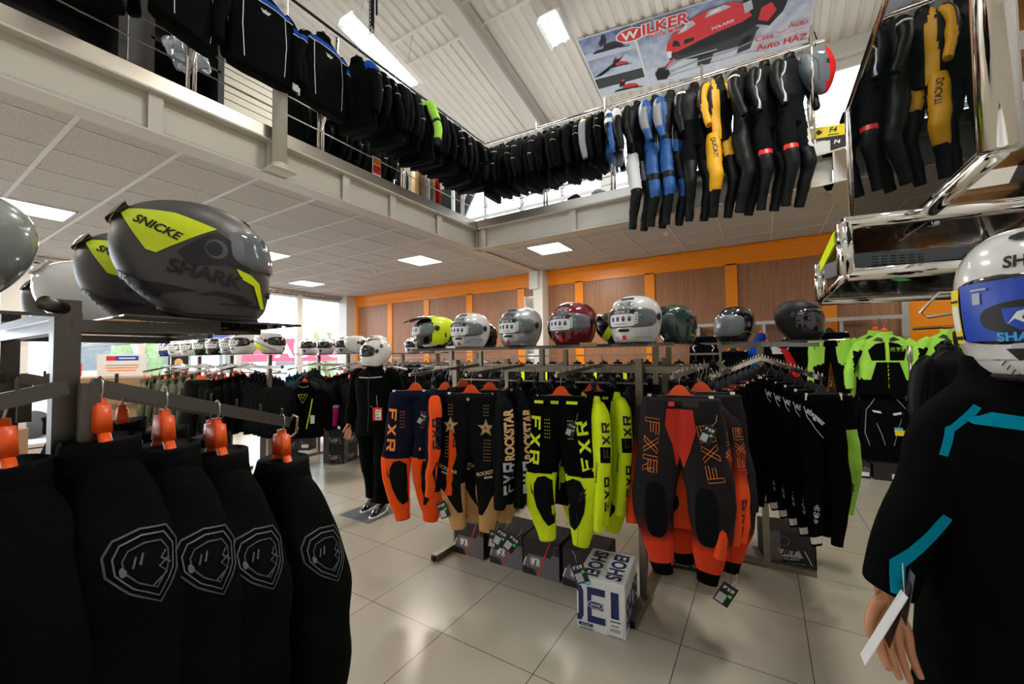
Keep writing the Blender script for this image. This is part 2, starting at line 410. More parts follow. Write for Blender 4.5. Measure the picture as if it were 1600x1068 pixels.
# ------------------------------------------------------------------ helmets (front faces local -Y, stands on z = 0)
HK = [(0, .136, .062, .094), (.08, .158, .092, .107), (.2, .168, .126, .118), (.35, .172, .151, .125), (.5, .171, .163, .128), (.65, .164, .164, .1265),
      (.78, .147, .153, .117), (.88, .119, .131, .099), (.95, .084, .098, .074), (.985, .050, .060, .045), (1, .001, .001, .001)]
def helm_prof(t):
    for a, b in zip(HK, HK[1:]):
        if t <= b[0] + 1e-9:
            u = (t - a[0]) / (b[0] - a[0])
            if t > .6: # follow an arc towards the crown
                u = u
            return [a[i] + (b[i] - a[i]) * u for i in (1, 2, 3)]
    return HK[-1][1:]
HKS = None
def helm_keys(n=44):
    ks = []
    for i in range(n):
        t = sin(pi / 2 * i / (n - 1)); ks.append(t)
    return ks
def _smooth_prof():
    pts = resamp([(k[0], k[1], k[2], k[3]) for k in HK], 160)
    return pts
SP = _smooth_prof()
def prof(t):
    t = min(max(t, 0), 1); lo, hi = 0, len(SP) - 1
    while hi - lo > 1:
        m = (lo + hi) // 2
        if SP[m][0] <= t: lo = m
        else: hi = m
    a, b = SP[lo], SP[hi]; u = (t - a[0]) / max(1e-6, b[0] - a[0]); u = min(max(u, 0), 1)
    return [max(.0005, a[i] + (b[i] - a[i]) * u) for i in (1, 2, 3)]
def hpt0(th, z, H, open_face=False):
    yf, yb, w = prof(z / H)
    if open_face and z < .1: yf = yf * .8
    c, s = cos(th), sin(th)
    k = .06 if c > 0 else 0
    x = w * s * (1 - k * c * c * (1 - z / H)); y = -(yf if c > 0 else yb) * c
    z2 = z + (.022 * max(0, -c) + .0) * (1 - z / H) # nape sits higher
    return Vector((x, y, z2))
def hpt(th, z, off=0, H=.255):
    p = hpt0(th, z, H)
    if off:
        e = .01; z1 = min(z + .004, H * .999)
        a = hpt0(th + e, z, H) - hpt0(th - e, z, H); b = hpt0(th, z1, H) - hpt0(th, z1 - .008, H)
        n = a.cross(b)
        if n.length > 1e-9: p = p + n.normalized() * off
    return p
def hshell(bm, H=.255, mi=0, nth=64, nz=40, zone=None, off=0):
    rows = []
    for i in range(nz):
        z = H * sin(pi / 2 * i / (nz - 1) * .995)
        rows.append([bm.verts.new(hpt(2 * pi * k / nth, z, off, H)) for k in range(nth)])
    for a, b in zip(rows, rows[1:]):
        for k in range(nth):
            f = bm.faces.new((a[k], a[(k + 1) % nth], b[(k + 1) % nth], b[k]))
            if zone: f.material_index = zone(f.calc_center_median())
    bm.faces.new(rows[-1])
    # inner lip and dark bottom
    lip = [bm.verts.new(Vector((v.co.x * .86, v.co.y * .86, v.co.z + .012))) for v in rows[0]]
    for k in range(nth):
        f = bm.faces.new((rows[0][(k + 1) % nth], rows[0][k], lip[k], lip[(k + 1) % nth])); f.material_index = 1
    f = bm.faces.new(lip[::-1]); f.material_index = 1
    return bm
def hpatch(c_th, c_z, a_th, a_z, off, ex=3.2, H=.255, K=8, n=48, tilt=0, fade=True):
    """rounded patch lying on the shell"""
    bm = bmesh.new(); rows = []
    for k in range(K + 1):
        q = k / K; row = []
        o = off * (1 - q ** 8) + .0012 if fade else off
        for j in range(n):
            t = 2 * pi * j / n; cx = math.copysign(abs(cos(t)) ** (2 / ex), cos(t)); cz = math.copysign(abs(sin(t)) ** (2 / ex), sin(t))
            th = c_th + q * a_th * cx; z = c_z + q * a_z * cz + tilt * abs(th) 
            row.append(bm.verts.new(hpt(th, min(z, H * .98), o, H)))
            if k == 0: break
        rows.append(row)
    for j in range(n): bm.faces.new((rows[0][0], rows[1][(j + 1) % n], rows[1][j]))
    for a, b in zip(rows[1:], rows[2:]):
        for j in range(n): bm.faces.new((a[j], a[(j + 1) % n], b[(j + 1) % n], b[j]))
    bmesh.ops.recalc_face_normals(bm, faces=bm.faces)
    return bm
def hmap(c_th, c_z, off=.006, H=.255, s=1):
    """u metres sideways (towards the wearer's left when s=1 seen from the front it runs left to right), v up"""
    return lambda u, v, k=0: hpt(c_th + s * u / .15, c_z + v, off + k * .0005, H)
def make_helmet(name, label, shell, cat='helmet', trim='dark_rubber', visor='visor_clear', port='matt_black', arts=(), sticker=True, brand=None, brandm='print_black',
                peak=None, chin=None, spoiler=None, jet=False, redtag=False, chincol=None, vent=True, pivot=True, vz=.142, va=.052, side=1.25):
    t = thing(name, label, cat)
    sh = hshell(bmesh.new(), zone=chincol)
    bv = bvh_of(sh)
    ms = [shell, trim] + ([chin] if chin else [])
    o = obj('shell', sh, ms, t)
    b = bmesh.new()
    if jet:
        obj('face_opening', hpatch(0, .085, 1.05, .075, .002, 3.5), 'matt_black', t)
        obj('visor', hpatch(0, .115, side + .1, .075, .011, 4), visor, t)
    else:
        obj('eye_port', hpatch(0, vz, side - .05, va * .92, .0028, 3.5, fade=False), port, t)
        obj('visor', hpatch(0, vz + .002, side + .05, va, .0085, 3.6), visor, t)
    for s in ((-1, 1) if pivot else ()):
        piv = bmesh.new()
        p = hpt(s * (side + .18), vz + .01, 0); q = hpt(s * (side + .18), vz + .01, .006)
        sweep(piv, [p, q, q + (q - p) * .2], [.020, .018, .010], 20, (0, 0, 1))
        obj('visor_pivot', piv, 'black_plastic' if shell != 'gloss_black' else 'matt_black', t)
    if not jet and vent:
        obj('chin_vent', hpatch(0, .064, .24, .007, .004, 4, K=3, n=24, fade=False), 'dark_rubber', t)
        obj('crown_vent', hpatch(0, .226, .36, .005, .003, 5, K=3, n=24, fade=False), 'dark_rubber', t)
        obj('chin_seam', hpatch(0, .030, 1.15, .0012, .0018, 8, K=2, n=40, fade=False), 'dark_rubber', t)
    rim = bmesh.new(); n = 48
    sweep_pts = [hpt(2 * pi * k / n, .004, .002) for k in range(n)]
    ring = []
    for k in range(n):
        p = sweep_pts[k]; d = Vector((p.x, p.y, 0)).normalized(); ring.append([rim.verts.new(p + d * (.004 * cos(a)) + Vector((0, 0, .007 * sin(a)))) for a in (0, pi / 2, pi, 3 * pi / 2)])
    for k in range(n):
        for j in range(4): rim.faces.new((ring[k][j], ring[(k + 1) % n][j], ring[(k + 1) % n][(j + 1) % 4], ring[k][(j + 1) % 4]))
    obj('rim_trim', rim, 'dark_rubber', t)
    if spoiler:
        obj('spoiler', hpatch(pi, .207, .62, .020, .013, 4, fade=False), spoiler, t)
    if peak:
        pk = bmesh.new(); rows = []
        for i in range(9):
            u = i / 8; row = []
            for j in range(13):
                a = -1.0 + 2 * j / 12; w = .105 * (1 - .35 * u) ; x = a * w
                y = -.10 - .135 * u + abs(a) ** 2 * .02 * (1 - u); z = .232 - .012 * u + .018 * (1 - a * a) - .030 * u * u
                row.append(pk.verts.new((x, y, z)))
            rows.append(row)
        for p, q in zip(rows, rows[1:]):
            for j in range(12): pk.faces.new((p[j], p[j + 1], q[j + 1], q[j]))
        bmesh.ops.solidify(pk, geom=pk.faces[:], thickness=.005); bmesh.ops.recalc_face_normals(pk, faces=pk.faces)
        obj('peak', pk, peak, t)
    it = []
    if sticker:
        S = [('print_black', xf(rect(-.074, .024, .074, .045), -.010, 0)), ('print_white', xf(ell2d(0, 0, .076, .030, 28, 6), -.010, -.006)), ('print_white', xf(text2d('NEOTEC II', .013, .015, .2), -.010, .034)),
             ('print_silver', xf(poly2d([(-.04, -.003), (.04, -.003), (.04, .003), (-.04, .003)]), -.015, -.024))]
        f1 = art('visor_sticker', t, S, hmap(0, vz - .006, .0115), .012)
        S = [('print_navy', ell2d(-.060 + .032 * k, .000, .009, .013, 12)) for k in range(4)]
        S += [('print_red', ell2d(.004, .004, .005, .004, 10)), ('print_sky', ell2d(.036, .004, .005, .004, 10))]
        merge_o = art('sticker_pictures', f1, S, hmap(0, vz - .006, .0122), .012)
        S = [('print_white', poly2d([(-.009, -.028), (.009, -.028), (.009, .026), (-.009, .026)])), ('print_green', ell2d(.021, .014, .007, .005, 14, 4))]
        f2 = art('price_tag', t, S, hmap(.46, vz - .002, .0118), .012)
        S = [('print_grey', poly2d([(-.006, -.022 + .012 * k), (.006, -.022 + .012 * k), (.006, -.018 + .012 * k), (-.006, -.018 + .012 * k)])) for k in range(4)]
        art('tag_print', f2, S, hmap(.46, vz - .002, .0124), .012)
    if brand:
        S = [(brandm, text2d(brand, .017, .025, 0, 1.2))]
        if brand == 'SHOEI': S.append((brandm, merge_ring(.056, .016, .0022)))
        art('brand_mark', t, S, hmap(0, .196, .0022), .012)
    if redtag:
        art('red_sticker', t, [('print_red', poly2d([(-.013, -.010), (.013, -.010), (.013, .010), (-.013, .010)]))], hmap(0, .030, .0035), .01)
    for nm, axis, items in arts:
        if axis == 'frontwrap': art(nm, t, items, hmap(0, 0, .0022), .012)
        else: art(nm, t, items, onto(bv, axis, .0016), .012)
    return t
def put_arts(t, arts, bv, z0, off=.003):
    for nm, axis, items in arts:
        if axis in ('left', 'right'):
            for m, b in items: xf(b, 0, z0)
            for it in ([[i] for i in items] if len(items) < 3 else [items]): art(nm, t, it, onto(bv, axis, off), .02)
            continue
        L_, R_ = [], []
        for m, b in items:
            xf(b, 0, z0); cx = [v.co.x for v in b.verts]
            (L_ if max(cx) < .0 else R_ if min(cx) > .0 else L_ + R_ if False else (L_ if not R_ else R_)).append((m, b))
        if L_: art(nm, t, L_, onto(bv, axis, off), .02)
        if R_: art(nm, t, R_, onto(bv, axis, off), .02)
def merge_ring(a, b, w):
    P = [(a * cos(2 * pi * k / 28), b * sin(2 * pi * k / 28)) for k in range(29)]
    return line2d(P, w)
# ------------------------------------------------------------------ garments (origin = where the hook meets the rail; front faces local -Y)
def hanger(parent, col='orange_plastic', w=.20, z0=0.0, clip=False, hookh=.10):
    """hook, then neck block, then shoulders"""
    b = bmesh.new(); r = .0022
    pts = [(-.018, 0, -.012), (-.016, 0, .004), (0, 0, .012), (.015, 0, .004), (.014, 0, -.014), (.004, 0, -.03), (0, 0, -.045), (0, 0, -hookh)]
    pts = [Vector(p) for p in pts]; tube(b, pts, r, 6)
    h = obj('hanger_hook', b, 'zinc', parent)
    b = bmesh.new(); zt = -hookh + .012
    sweep(b, [(0, 0, zt + .012), (0, 0, zt), (0, 0, zt - .001), (0, 0, zt - .05)], [(.009, .008), (.010, .009), (.024, .012), (.031, .014)], 16, ex=5)
    for s in (-1, 1): sweep(b, [(s * .018, 0, zt - .045), (s * .045, 0, zt - .085), (s * w * .75, 0, zt - .15)], [(.008, .009), (.008, .010), (.007, .010)], 10, ex=3)
    return obj('hanger', b, col, parent)
def clip_hanger(parent, col='orange_plastic', w=.17, hookh=.085, front=True):
    b = bmesh.new()
    pts = [Vector(p) for p in [(-.018, 0, -.012), (-.016, 0, .004), (0, 0, .012), (.015, 0, .004), (.014, 0, -.014), (.004, 0, -.03), (0, 0, -.045), (0, 0, -hookh)]]
    tube(b, pts, .0022, 6); obj('hanger_hook', b, 'zinc', parent)
    z = -hookh; b = bmesh.new()
    P = [(-.014, 0), (.014, 0), (.034, -.018), (.052, -.046), (.075, -.056), (-.075, -.056), (-.052, -.046), (-.034, -.018)]
    f1 = [b.verts.new((x, -.006, z + y)) for x, y in P]; f2 = [b.verts.new((x, .006, z + y)) for x, y in P]
    b.faces.new(f1[::-1]); b.faces.new(f2)
    for k in range(8): b.faces.new((f1[k], f1[(k + 1) % 8], f2[(k + 1) % 8], f2[k]))
    obj('hanger', b, col, parent, smooth=False)
    b = bmesh.new(); sweep(b, [(-w, 0, z - .062), (w, 0, z - .062)], [(.006, .008)] * 2, 10, (0, 1, 0), ex=4); obj('hanger_bar', b, 'black_plastic', parent)
    for s in (-1, 1):
        b = bmesh.new(); box(b, s * w * .93 - .012, s * w * .93 + .012, -.018, .018, z - .095, z - .052)
        box(b, s * w * .93 - .006, s * w * .93 + .006, -.026, .026, z - .066, z - .056); obj('clip', b, 'chrome', parent, smooth=False)
def make_jacket(name, label, base, accent=None, cat='jacket', zone=None, szone=None, arts=(), hang='orange_plastic', L=.70, W=.235, D=.075, seed=0, collar=True, spread=.055, hookh=.10, ch=.022, res=1, sleeveL=1.0, raglan=False):
    """accent = extra material names; zone/szone map a point to a slot"""
    t = thing(name, label, cat); ms = [base] + list(accent or []); z0 = -hookh - .048
    if hang: hanger(t, hang, .13 * W / .235 * .95, hookh=hookh)
    keys = [(-L, W, D * 1.05), (-L * .82, W * .99, D * 1.08), (-L * .55, W * .95, D), (-L * .33, W * .95, D * .97), (-.155, W * .97, D * .9), (-.105, W * .86, D * .78), (-.065, W * .60, D * .62), (-.035, W * .40, D * .58), (-.018, W * .27, D * .52)]
    if raglan: keys = keys[:3] + [(-L * .40, W * .93, D), (-.24, W * .82, D * .95), (-.16, W * .64, D * .86), (-.10, W * .50, D * .76), (-.055, W * .40, D * .68), (-.025, W * .34, D * .62)]
    ks = resamp(keys, int(30 * res)); bt = bmesh.new()
    sweep(bt, [(0, -.012 * sin(min(1, -k[0] / L) * pi), z0 + k[0]) for k in ks], [(k[1], k[2]) for k in ks], int(36 * res), (0, 1, 0), wr=.012, wf=7, seed=seed, ex=2.5, zone=zone)
    bv0 = bt
    slv = []
    for s in (-1, 1):
        sb = bmesh.new(); slv.append(sb)
        q = W - .235
        P = resamp([(s * (.150 + q), .0, z0 - .095, .050, .052), (s * (.205 + q), 0, z0 - .150, .062, .064), (s * (.235 + q + spread * .3), -.005, z0 - .26 * sleeveL, .056, .062), (s * (.25 + q + spread * .7), -.012, z0 - .38 * sleeveL, .050, .056),
                    (s * (.25 + q + spread), -.03, z0 - .50 * sleeveL, .046, .050), (s * (.248 + q + spread), -.045, z0 - .61 * sleeveL, .038, .042), (s * (.246 + q + spread), -.05, z0 - .64 * sleeveL, .034, .038)], int(22 * res))
        if raglan: P = resamp([(s * .055, 0, z0 - .060, .036, .044), (s * .100, 0, z0 - .115, .050, .058), (s * .150, 0, z0 - .195, .058, .066), (s * .185, -.005, z0 - .29, .058, .066), (s * .205, -.012, z0 - .40, .052, .060), (s * .212, -.03, z0 - .52, .046, .052), (s * .210, -.045, z0 - .64, .036, .042)], int(24 * res))
        sweep(sb, [p[:3] for p in P], [(p[3] * min(1, D / .07 + .15), p[4] * min(1, D / .07)) for p in P], int(18 * res), (0, 1, 0), wr=.010, wf=11, seed=seed + s, ex=2.3, zone=szone)
    bv = bvh_of(bt, *slv)
    obj('body', bt, ms, t)
    for sb in slv: obj('sleeve', sb, ms, t)
    if collar and raglan:
        c = bmesh.new(); sweep(c, [(0, 0, z0 - .060), (0, .002, z0 - .030), (0, .002, z0 - .004), (0, 0, z0 - .008), (0, 0, z0 - .03)], [(.098, .062), (.084, .058), (.076, .056), (.068, .048), (.060, .040)], 28, (0, .14, 1), cap=False, wr=.006, wf=14, seed=seed)
        obj('collar', c, base, t)
    elif collar:
        c = bmesh.new(); rr = sweep(c, [(0, .0, z0 - .03), (0, .002, z0 + .0), (0, .0, z0 + ch), (0, 0, z0 + ch - .008), (0, 0, z0 - .01)], [(.080, .052), (.074, .052), (.073, .054), (.065, .046), (.058, .040)], 28, (0, 1, 0), cap=False, wr=.004, seed=seed)
        obj('collar', c, base, t)
    put_arts(t, arts, bv, z0)
    return t
def leg_keys(s, L, k=1.0, bend=.03, hip=.10):
    return [(s * .085, 0, 0, hip * .92, .055), (s * .090, 0, -.10, hip, .062), (s * .100, 0, -.22, hip * 1.02, .066), (s * .108, -.004, -.30 * L / .95, hip * .98, .066), (s * .124 * k, -bend * .6, -.44 * L / .95, hip * .93, .060),
            (s * .134 * k, -bend, -.55 * L / .95, hip * .90, .058), (s * .130 * k, -bend * .7, -.68 * L / .95, hip * .78, .052), (s * .115 * k, 0, -.82 * L / .95, hip * .62, .045), (s * .100 * k, .012, -L, .052, .040)]
def make_pants(name, label, base, accent=None, zone=None, arts=(), L=.93, seed=0, hang='orange_plastic', cat='riding trousers', hookh=.085, k=1.0, band=None, thin=1.0, res=1, hip=.108, bend=.03):
    t = thing(name, label, cat); ms = [base] + list(accent or []); z0 = -hookh - .075 if hang else 0
    if hang: clip_hanger(t, hang, hookh=hookh)
    lg = []
    for s in (-1, 1):
        b = bmesh.new(); lg.append(b); P = resamp([x for x in leg_keys(s, L, k, bend, hip)], int(46 * res))
        sweep(b, [(p[0], p[1] * thin, z0 + p[2]) for p in P], [(p[3], p[4] * thin) for p in P], int(28 * res), (0, 1, 0), wr=.009, wf=9, seed=seed + s * 3, ex=2.4, zone=(lambda c, z=z0: zone(Vector((c.x, c.y, c.z - z)))) if zone else None)
    w = bmesh.new(); sweep(w, [(0, 0, z0 - .045), (0, 0, z0 - .02), (0, 0, z0 + .008)], [(.183, .060 * thin), (.181, .057 * thin), (.180, .054 * thin)], 36, (0, 1, 0), ex=3, wr=.004, cap=True)
    bv = bvh_of(*lg, w); [obj('leg', b, ms, t) for b in lg]; obj('waistband', w, band or base, t)
    put_arts(t, arts, bv, z0)
    return t
def make_suit(name, label, base, accent=None, zone=None, szone=None, lzone=None, arts=(), seed=0, hang='orange_plastic', hookh=.10):
    """one-piece riding leathers: body, sleeves and bent legs"""
    t = thing(name, label, 'riding suit'); ms = [base] + list(accent or []); z0 = -hookh - .03
    if hang: hanger(t, hang, .13, hookh=hookh)
    keys = [(-.74, .150, .085), (-.62, .165, .085), (-.50, .165, .075), (-.36, .19, .085), (-.22, .205, .085), (-.14, .205, .075), (-.09, .17, .062), (-.045, .095, .048), (-.005, .065, .045)]
    ks = resamp(keys, 52); b = bmesh.new()
    sweep(b, [(0, 0, z0 + k[0]) for k in ks], [(k[1], k[2]) for k in ks], 48, (0, 1, 0), wr=.014, wf=7, seed=seed, ex=2.5, zone=zone)
    SL, LG = [], []
    for s in (-1, 1):
        P = resamp([(s * .145, 0, z0 - .085, .048, .05), (s * .195, 0, z0 - .145, .060, .062), (s * .225, -.015, z0 - .27, .056, .060), (s * .232, -.05, z0 - .40, .050, .053), (s * .225, -.10, z0 - .53, .042, .045), (s * .22, -.125, z0 - .61, .034, .036)], 34)
        sl = bmesh.new(); SL.append(sl); sweep(sl, [p[:3] for p in P], [(p[3], p[4]) for p in P], 26, (0, 1, 0), wr=.010, wf=11, seed=seed + s, zone=szone)
        P = resamp([(s * .075, 0, z0 - .66, .085, .085), (s * .09, -.01, z0 - .80, .098, .092), (s * .105, -.045, z0 - .98, .088, .085), (s * .115, -.085, z0 - 1.13, .075, .076), (s * .115, -.07, z0 - 1.24, .068, .070), (s * .105, -.01, z0 - 1.42, .058, .060), (s * .10, .03, z0 - 1.58, .048, .050)], 72)
        lg = bmesh.new(); LG.append(lg); sweep(lg, [p[:3] for p in P], [(p[3], p[4]) for p in P], 36, (0, 1, 0), wr=.012, wf=9, seed=seed + 3 * s, zone=lzone)
    bv = bvh_of(b, *SL, *LG)
    obj('body', b, ms, t)
    for x in SL: obj('sleeve', x, ms, t)
    for x in LG: obj('leg', x, ms, t)
    c = bmesh.new(); sweep(c, [(0, 0, z0 - .03), (0, 0, z0), (0, 0, z0 + .022), (0, 0, z0 + .01)], [(.072, .052), (.066, .048), (.063, .048), (.056, .040)], 24, (0, 1, 0), cap=False); obj('collar', c, base, t)
    put_arts(t, arts, bv, z0)
    return t
# ------------------------------------------------------------------ flat things
def swing_tag(parent, x, y, z, rot=8, w=.055, h=.085, dark=True, facing=-1, brand=True, yaw=0):
    """cardboard price tag on a string, hanging in front of a garment"""
    Mx = Matrix.Translation((x, y, z)) @ Matrix.Rotation(radians(yaw), 4, 'Z') @ Matrix.Rotation(radians(rot), 4, 'Y')
    b = bmesh.new(); box(b, -w / 2, w / 2, -.0008, .0008, -h, 0, mtx=Mx)
    tg = obj('price_tag', b, 'print_black' if dark else 'print_white', parent, smooth=False)
    b = bmesh.new(); tube(b, [Mx @ Vector((0, 0, -.004)), Mx @ Vector((.01, .005, .03)), Mx @ Vector((0, .02, .06))], .0008, 4); obj('string', b, 'print_white', tg)
    f = lambda u, v, k=0: Mx @ Vector((u, -.0016 - k * .0005, v))
    it = [('print_silver', poly2d([(-w * .42, -h * .93), (w * .12, -h * .93), (w * .12, -h * .5), (-w * .42, -h * .5)])),
          ('print_green', ell2d(w * .27, -h * .48, w * .12, h * .07, 14, 4))]
    it.append(('print_white' if dark else 'print_black', xf(block2d('FXR', h * .16, w * .2) if brand else text2d('M 50', h * .14), 0, -h * .22)))
    art('tag_print', tg, it, f, 0)
    return tg
def carton(name, label, w, d, h, m, prints=(), group=None, cat='box', loc=(0, 0, 0), rz=0):
    """prints: (face, [(material, flat bmesh)]) with face in front/left/right/top; front is -Y, artwork centred on the face"""
    t = thing(name, label, cat, loc, rz, group)
    obj('carton', bbox(-w / 2, w / 2, -d / 2, d / 2, 0, h, .003, 1), m, t, smooth=False)
    for face, items in prints:
        f = {'front': planar((0, -d / 2, h / 2), (1, 0, 0), (0, 0, 1)), 'left': planar((-w / 2, 0, h / 2), (0, -1, 0), (0, 0, 1)), 'right': planar((w / 2, 0, h / 2), (0, 1, 0), (0, 0, 1)),
             'top': planar((0, 0, h), (1, 0, 0), (0, 1, 0))}[face]
        layers = {}
        for k, (mm, bb) in enumerate(items):
            pass
        art('printing', t, items, f, 0)
    return t
def rack_arm(parent, a, b, w=.03, h=.03, m='steel', pins=6):
    a, b = Vector(a), Vector(b); bm = bmesh.new(); sqtube(bm, a, b, w, h)
    t = (b - a)
    for k in range(pins):
        p = a + t * ((k + .7) / pins); tube(bm, [p + Vector((0, 0, h / 2 - .006)), p + Vector((0, 0, h / 2 + .018))], .003, 6)
    return obj('arm', bm, m, parent, smooth=False)
# ================================================================== THE ROOM
CZ = 3.33; XB = -3.85; YB = 5.2; YW = 7.5; XW = -10.1
fl = bmesh.new(); box(fl, XW - .3, 6, -3.5, YW + .15, -.12, 0); struct('floor', fl, 'floor_tiles')
# mezzanine underside: left strip and back strip (lay-in tiles with a T-grid)
ce = bmesh.new(); box(ce, XW, XB - .05, -3, YW, CZ, CZ + .04); box(ce, XB - .05, .55, YB + .05, YW, CZ, CZ + .04)
vs = [ce.verts.new(p) for p in ((.55, YB + .05, CZ), (.62, YB + .05, CZ), (1.27, YW, CZ), (.55, YW, CZ))]; ce.faces.new(vs[::-1])
struct('ceiling', ce, 'mineral_tile')
g = bmesh.new()
x = -4.27
while x > XW: box(g, x - .006, x + .006, -3, YW - .02, CZ - .006, CZ); x -= .6
y = -2.8
while y < YW:
    box(g, XW, XB - .06, y - .016, y + .016, CZ - .007, CZ - .0005)
    y += .6
for k in range(4): box(g, XB, 1.0, YB + .45 + .6 * k - .008, YB + .45 + .6 * k + .008, CZ - .006, CZ)
for k in range(8): box(g, -3.45 + .6 * k - .012, -3.45 + .6 * k + .012, YB + .1, YW - .02, CZ - .007, CZ - .0005)
struct('trim_1', g, 'grid_white')
# mezzanine deck, edge beams (I-beams with stiffeners) and edge trim
dk = bmesh.new(); box(dk, XW, XB - .1, -3, YW, 3.64, 3.72); box(dk, XB - .1, .6, YB + .1, YW, 3.64, 3.72); struct('ceiling_deck', dk, 'white_paint')
def ibeam(a, b, z0=3.31, z1=3.63, stiff=()):
    a, b = Vector(a), Vector(b); t = (b - a).normalized(); n = Vector((0, 0, 1)).cross(t); bm = bmesh.new()
    sqtube(bm, Vector((a.x, a.y, (z0 + z1) / 2)), Vector((b.x, b.y, (z0 + z1) / 2)), .012, z1 - z0)
    for z in (z0, z1): sqtube(bm, Vector((a.x, a.y, z)), Vector((b.x, b.y, z)), .20, .016)
    for s in stiff:
        p = a + t * s
        for q in (-1, 1): sqtube(bm, Vector((p.x, p.y, z0)) + n * (.05 * q), Vector((p.x, p.y, z1)) + n * (.05 * q), .012, .09, up=t)
    return bm
struct('trim_2', ibeam((XB - .07, -3, 0), (XB - .07, YW, 0), stiff=[3 + v for v in (-.35, 1.17, 2.03, 2.83, 3.5, 4.35, 5.28)]), 'cream_paint')
struct('trim_3', ibeam((XB, YB + .07, 0), (.66, YB + .07, 0), stiff=[.12, 1.65, 3.1]), 'cream_paint')
struct('trim_4', ibeam((.66, YB - .05, 0), (1.36, YW, 0)), 'cream_paint')
tr = bmesh.new(); box(tr, XB - .10, XB + .02, -3, YB, 3.635, 3.755); box(tr, XB - .1, .64, YB - .03, YB + .10, 3.635, 3.755); struct('trim_5', tr, 'deck_trim')
# back wall: brown laminate panels with orange strips and cove
w = bmesh.new(); box(w, XW, 3.4, YW, YW + .12, 0, CZ); struct('wall_back', w, 'brown_laminate')
st = bmesh.new()
for xc in (-9.8, -8.41, -7.10, -5.76, -4.37, -3.05, -1.70, -.41, .84): box(st, xc - .085, xc + .085, YW - .02, YW - .001, 0, 3.06)
box(st, XW, 3.4, YW - .02, YW - .001, 3.04, 3.16)
rows = []
for k in range(7):
    a = pi / 2 * k / 6; rows.append((YW - .02 - .10 * (1 - cos(a)), 3.16 + .16 * sin(a)))
for (y0, z0), (y1, z1) in zip(rows, rows[1:]):
    v = [st.verts.new(p) for p in ((XW, y0, z0), (1.6, y0, z0), (1.6, y1, z1), (XW, y1, z1))]; st.faces.new(v)
struct('trim_6', st, 'orange_paint')
bb = B(XW, 3.4, YW - .03, YW - .021, 0, .08); struct('baseboard_back', bb, 'zinc')
# mirror strip on the back wall beside the column
t = thing('wall_mirror', 'tall mirror panel on the back wall left of the white column', 'mirror', (-4.12, YW - .035, 1.5))
b = B(-.14, .14, -.006, .006, -1.4, 1.35); obj('mirror_glass', b, 'chrome', t, False); MATS['chrome']
b = bmesh.new(); box(b, -.15, -.14, -.01, .01, -1.4, 1.36); box(b, .14, .15, -.01, .01, -1.4, 1.36); obj('mirror_frame', b, 'zinc', t, False)
# columns
c = B(-3.93, -3.72, 7.22, 7.48, 0, CZ); box(c, -3.99, -3.80, 7.16, 7.3, 2.95, 3.31); struct('trim_13', c, 'white_paint')
c = B(XW + .02, XW + .30, 7.18, 7.48, 0, CZ); struct('trim_14', c, 'white_paint')
t = thing('round_column', 'round white steel column standing on the left mezzanine beam', 'column', (-3.74, 2.03, 3.32))
b = bmesh.new(); sweep(b, [(0, 0, .01), (0, 0, 4)], [.062] * 2, 28, cap=True); obj('shaft', b, 'cream_paint', t)
b = bbox(-.11, .11, -.11, .11, -.006, .012, .003); sweep(b, [(0, 0, .012), (0, 0, .07)], [.075, .066], 28); obj('base_plate', b, 'cream_paint', t, auto=40)
# window wall at the left
wl = bmesh.new(); box(wl, XW - .1, XW, -3.2, YW, 0, .22); box(wl, XW - .1, XW, -3.2, YW, 3.22, CZ + .6)
struct('wall_left', wl, 'white_paint')
fr = bmesh.new()
for yy, wd in ((-2.0, .08), (-.4, .08), (1.35, .30), (2.9, .10), (3.55, .08), (4.6, .10), (6.02, .14), (7.22, .08)): box(fr, XW - .08, XW + .02, yy - wd / 2, yy + wd / 2, .2, 3.24)
box(fr, XW - .06, XW, -3.2, YW, .2, .28); box(fr, XW - .06, XW, -3.2, YW, 3.16, 3.24); struct('window_1', fr, 'white_paint')
gl = B(XW - .045, XW - .035, -3.2, YW, .25, 3.2); struct('window_2', gl, 'window_glass')
tr = bmesh.new(); box(tr, XW + .08, XW + .12, -3, 7.2, 3.27, 3.30)
for k in range(60): box(tr, XW + .085, XW + .115, -2 + .155 * k, -1.985 + .155 * k, 3.22, 3.27)
struct('trim_7', tr, 'zinc')
# far walls (never seen but they close the shop)
w = bmesh.new(); box(w, 3.4, 3.5, -3.5, YW + .1, 0, 8.2); struct('wall_right', w, 'white_paint')
w = bmesh.new(); box(w, XW - .3, 3.5, -3.6, -3.5, 0, 6.3); box(w, XW - .3, 3.5, -3.6, -3.5, 7.6, 8.6); struct('wall_front', w, 'white_paint')
w = bmesh.new()
for k in range(12): box(w, XW + 1.2 * k - .04, XW + 1.2 * k + .04, -3.58, -3.52, 6.3, 7.6)
struct('added_window_1', w, 'white_paint'); struct('added_window_2', B(XW, 3.4, -3.56, -3.55, 6.3, 7.6), 'window_glass')  # unseen high window band, added to let daylight in and brighten the roof
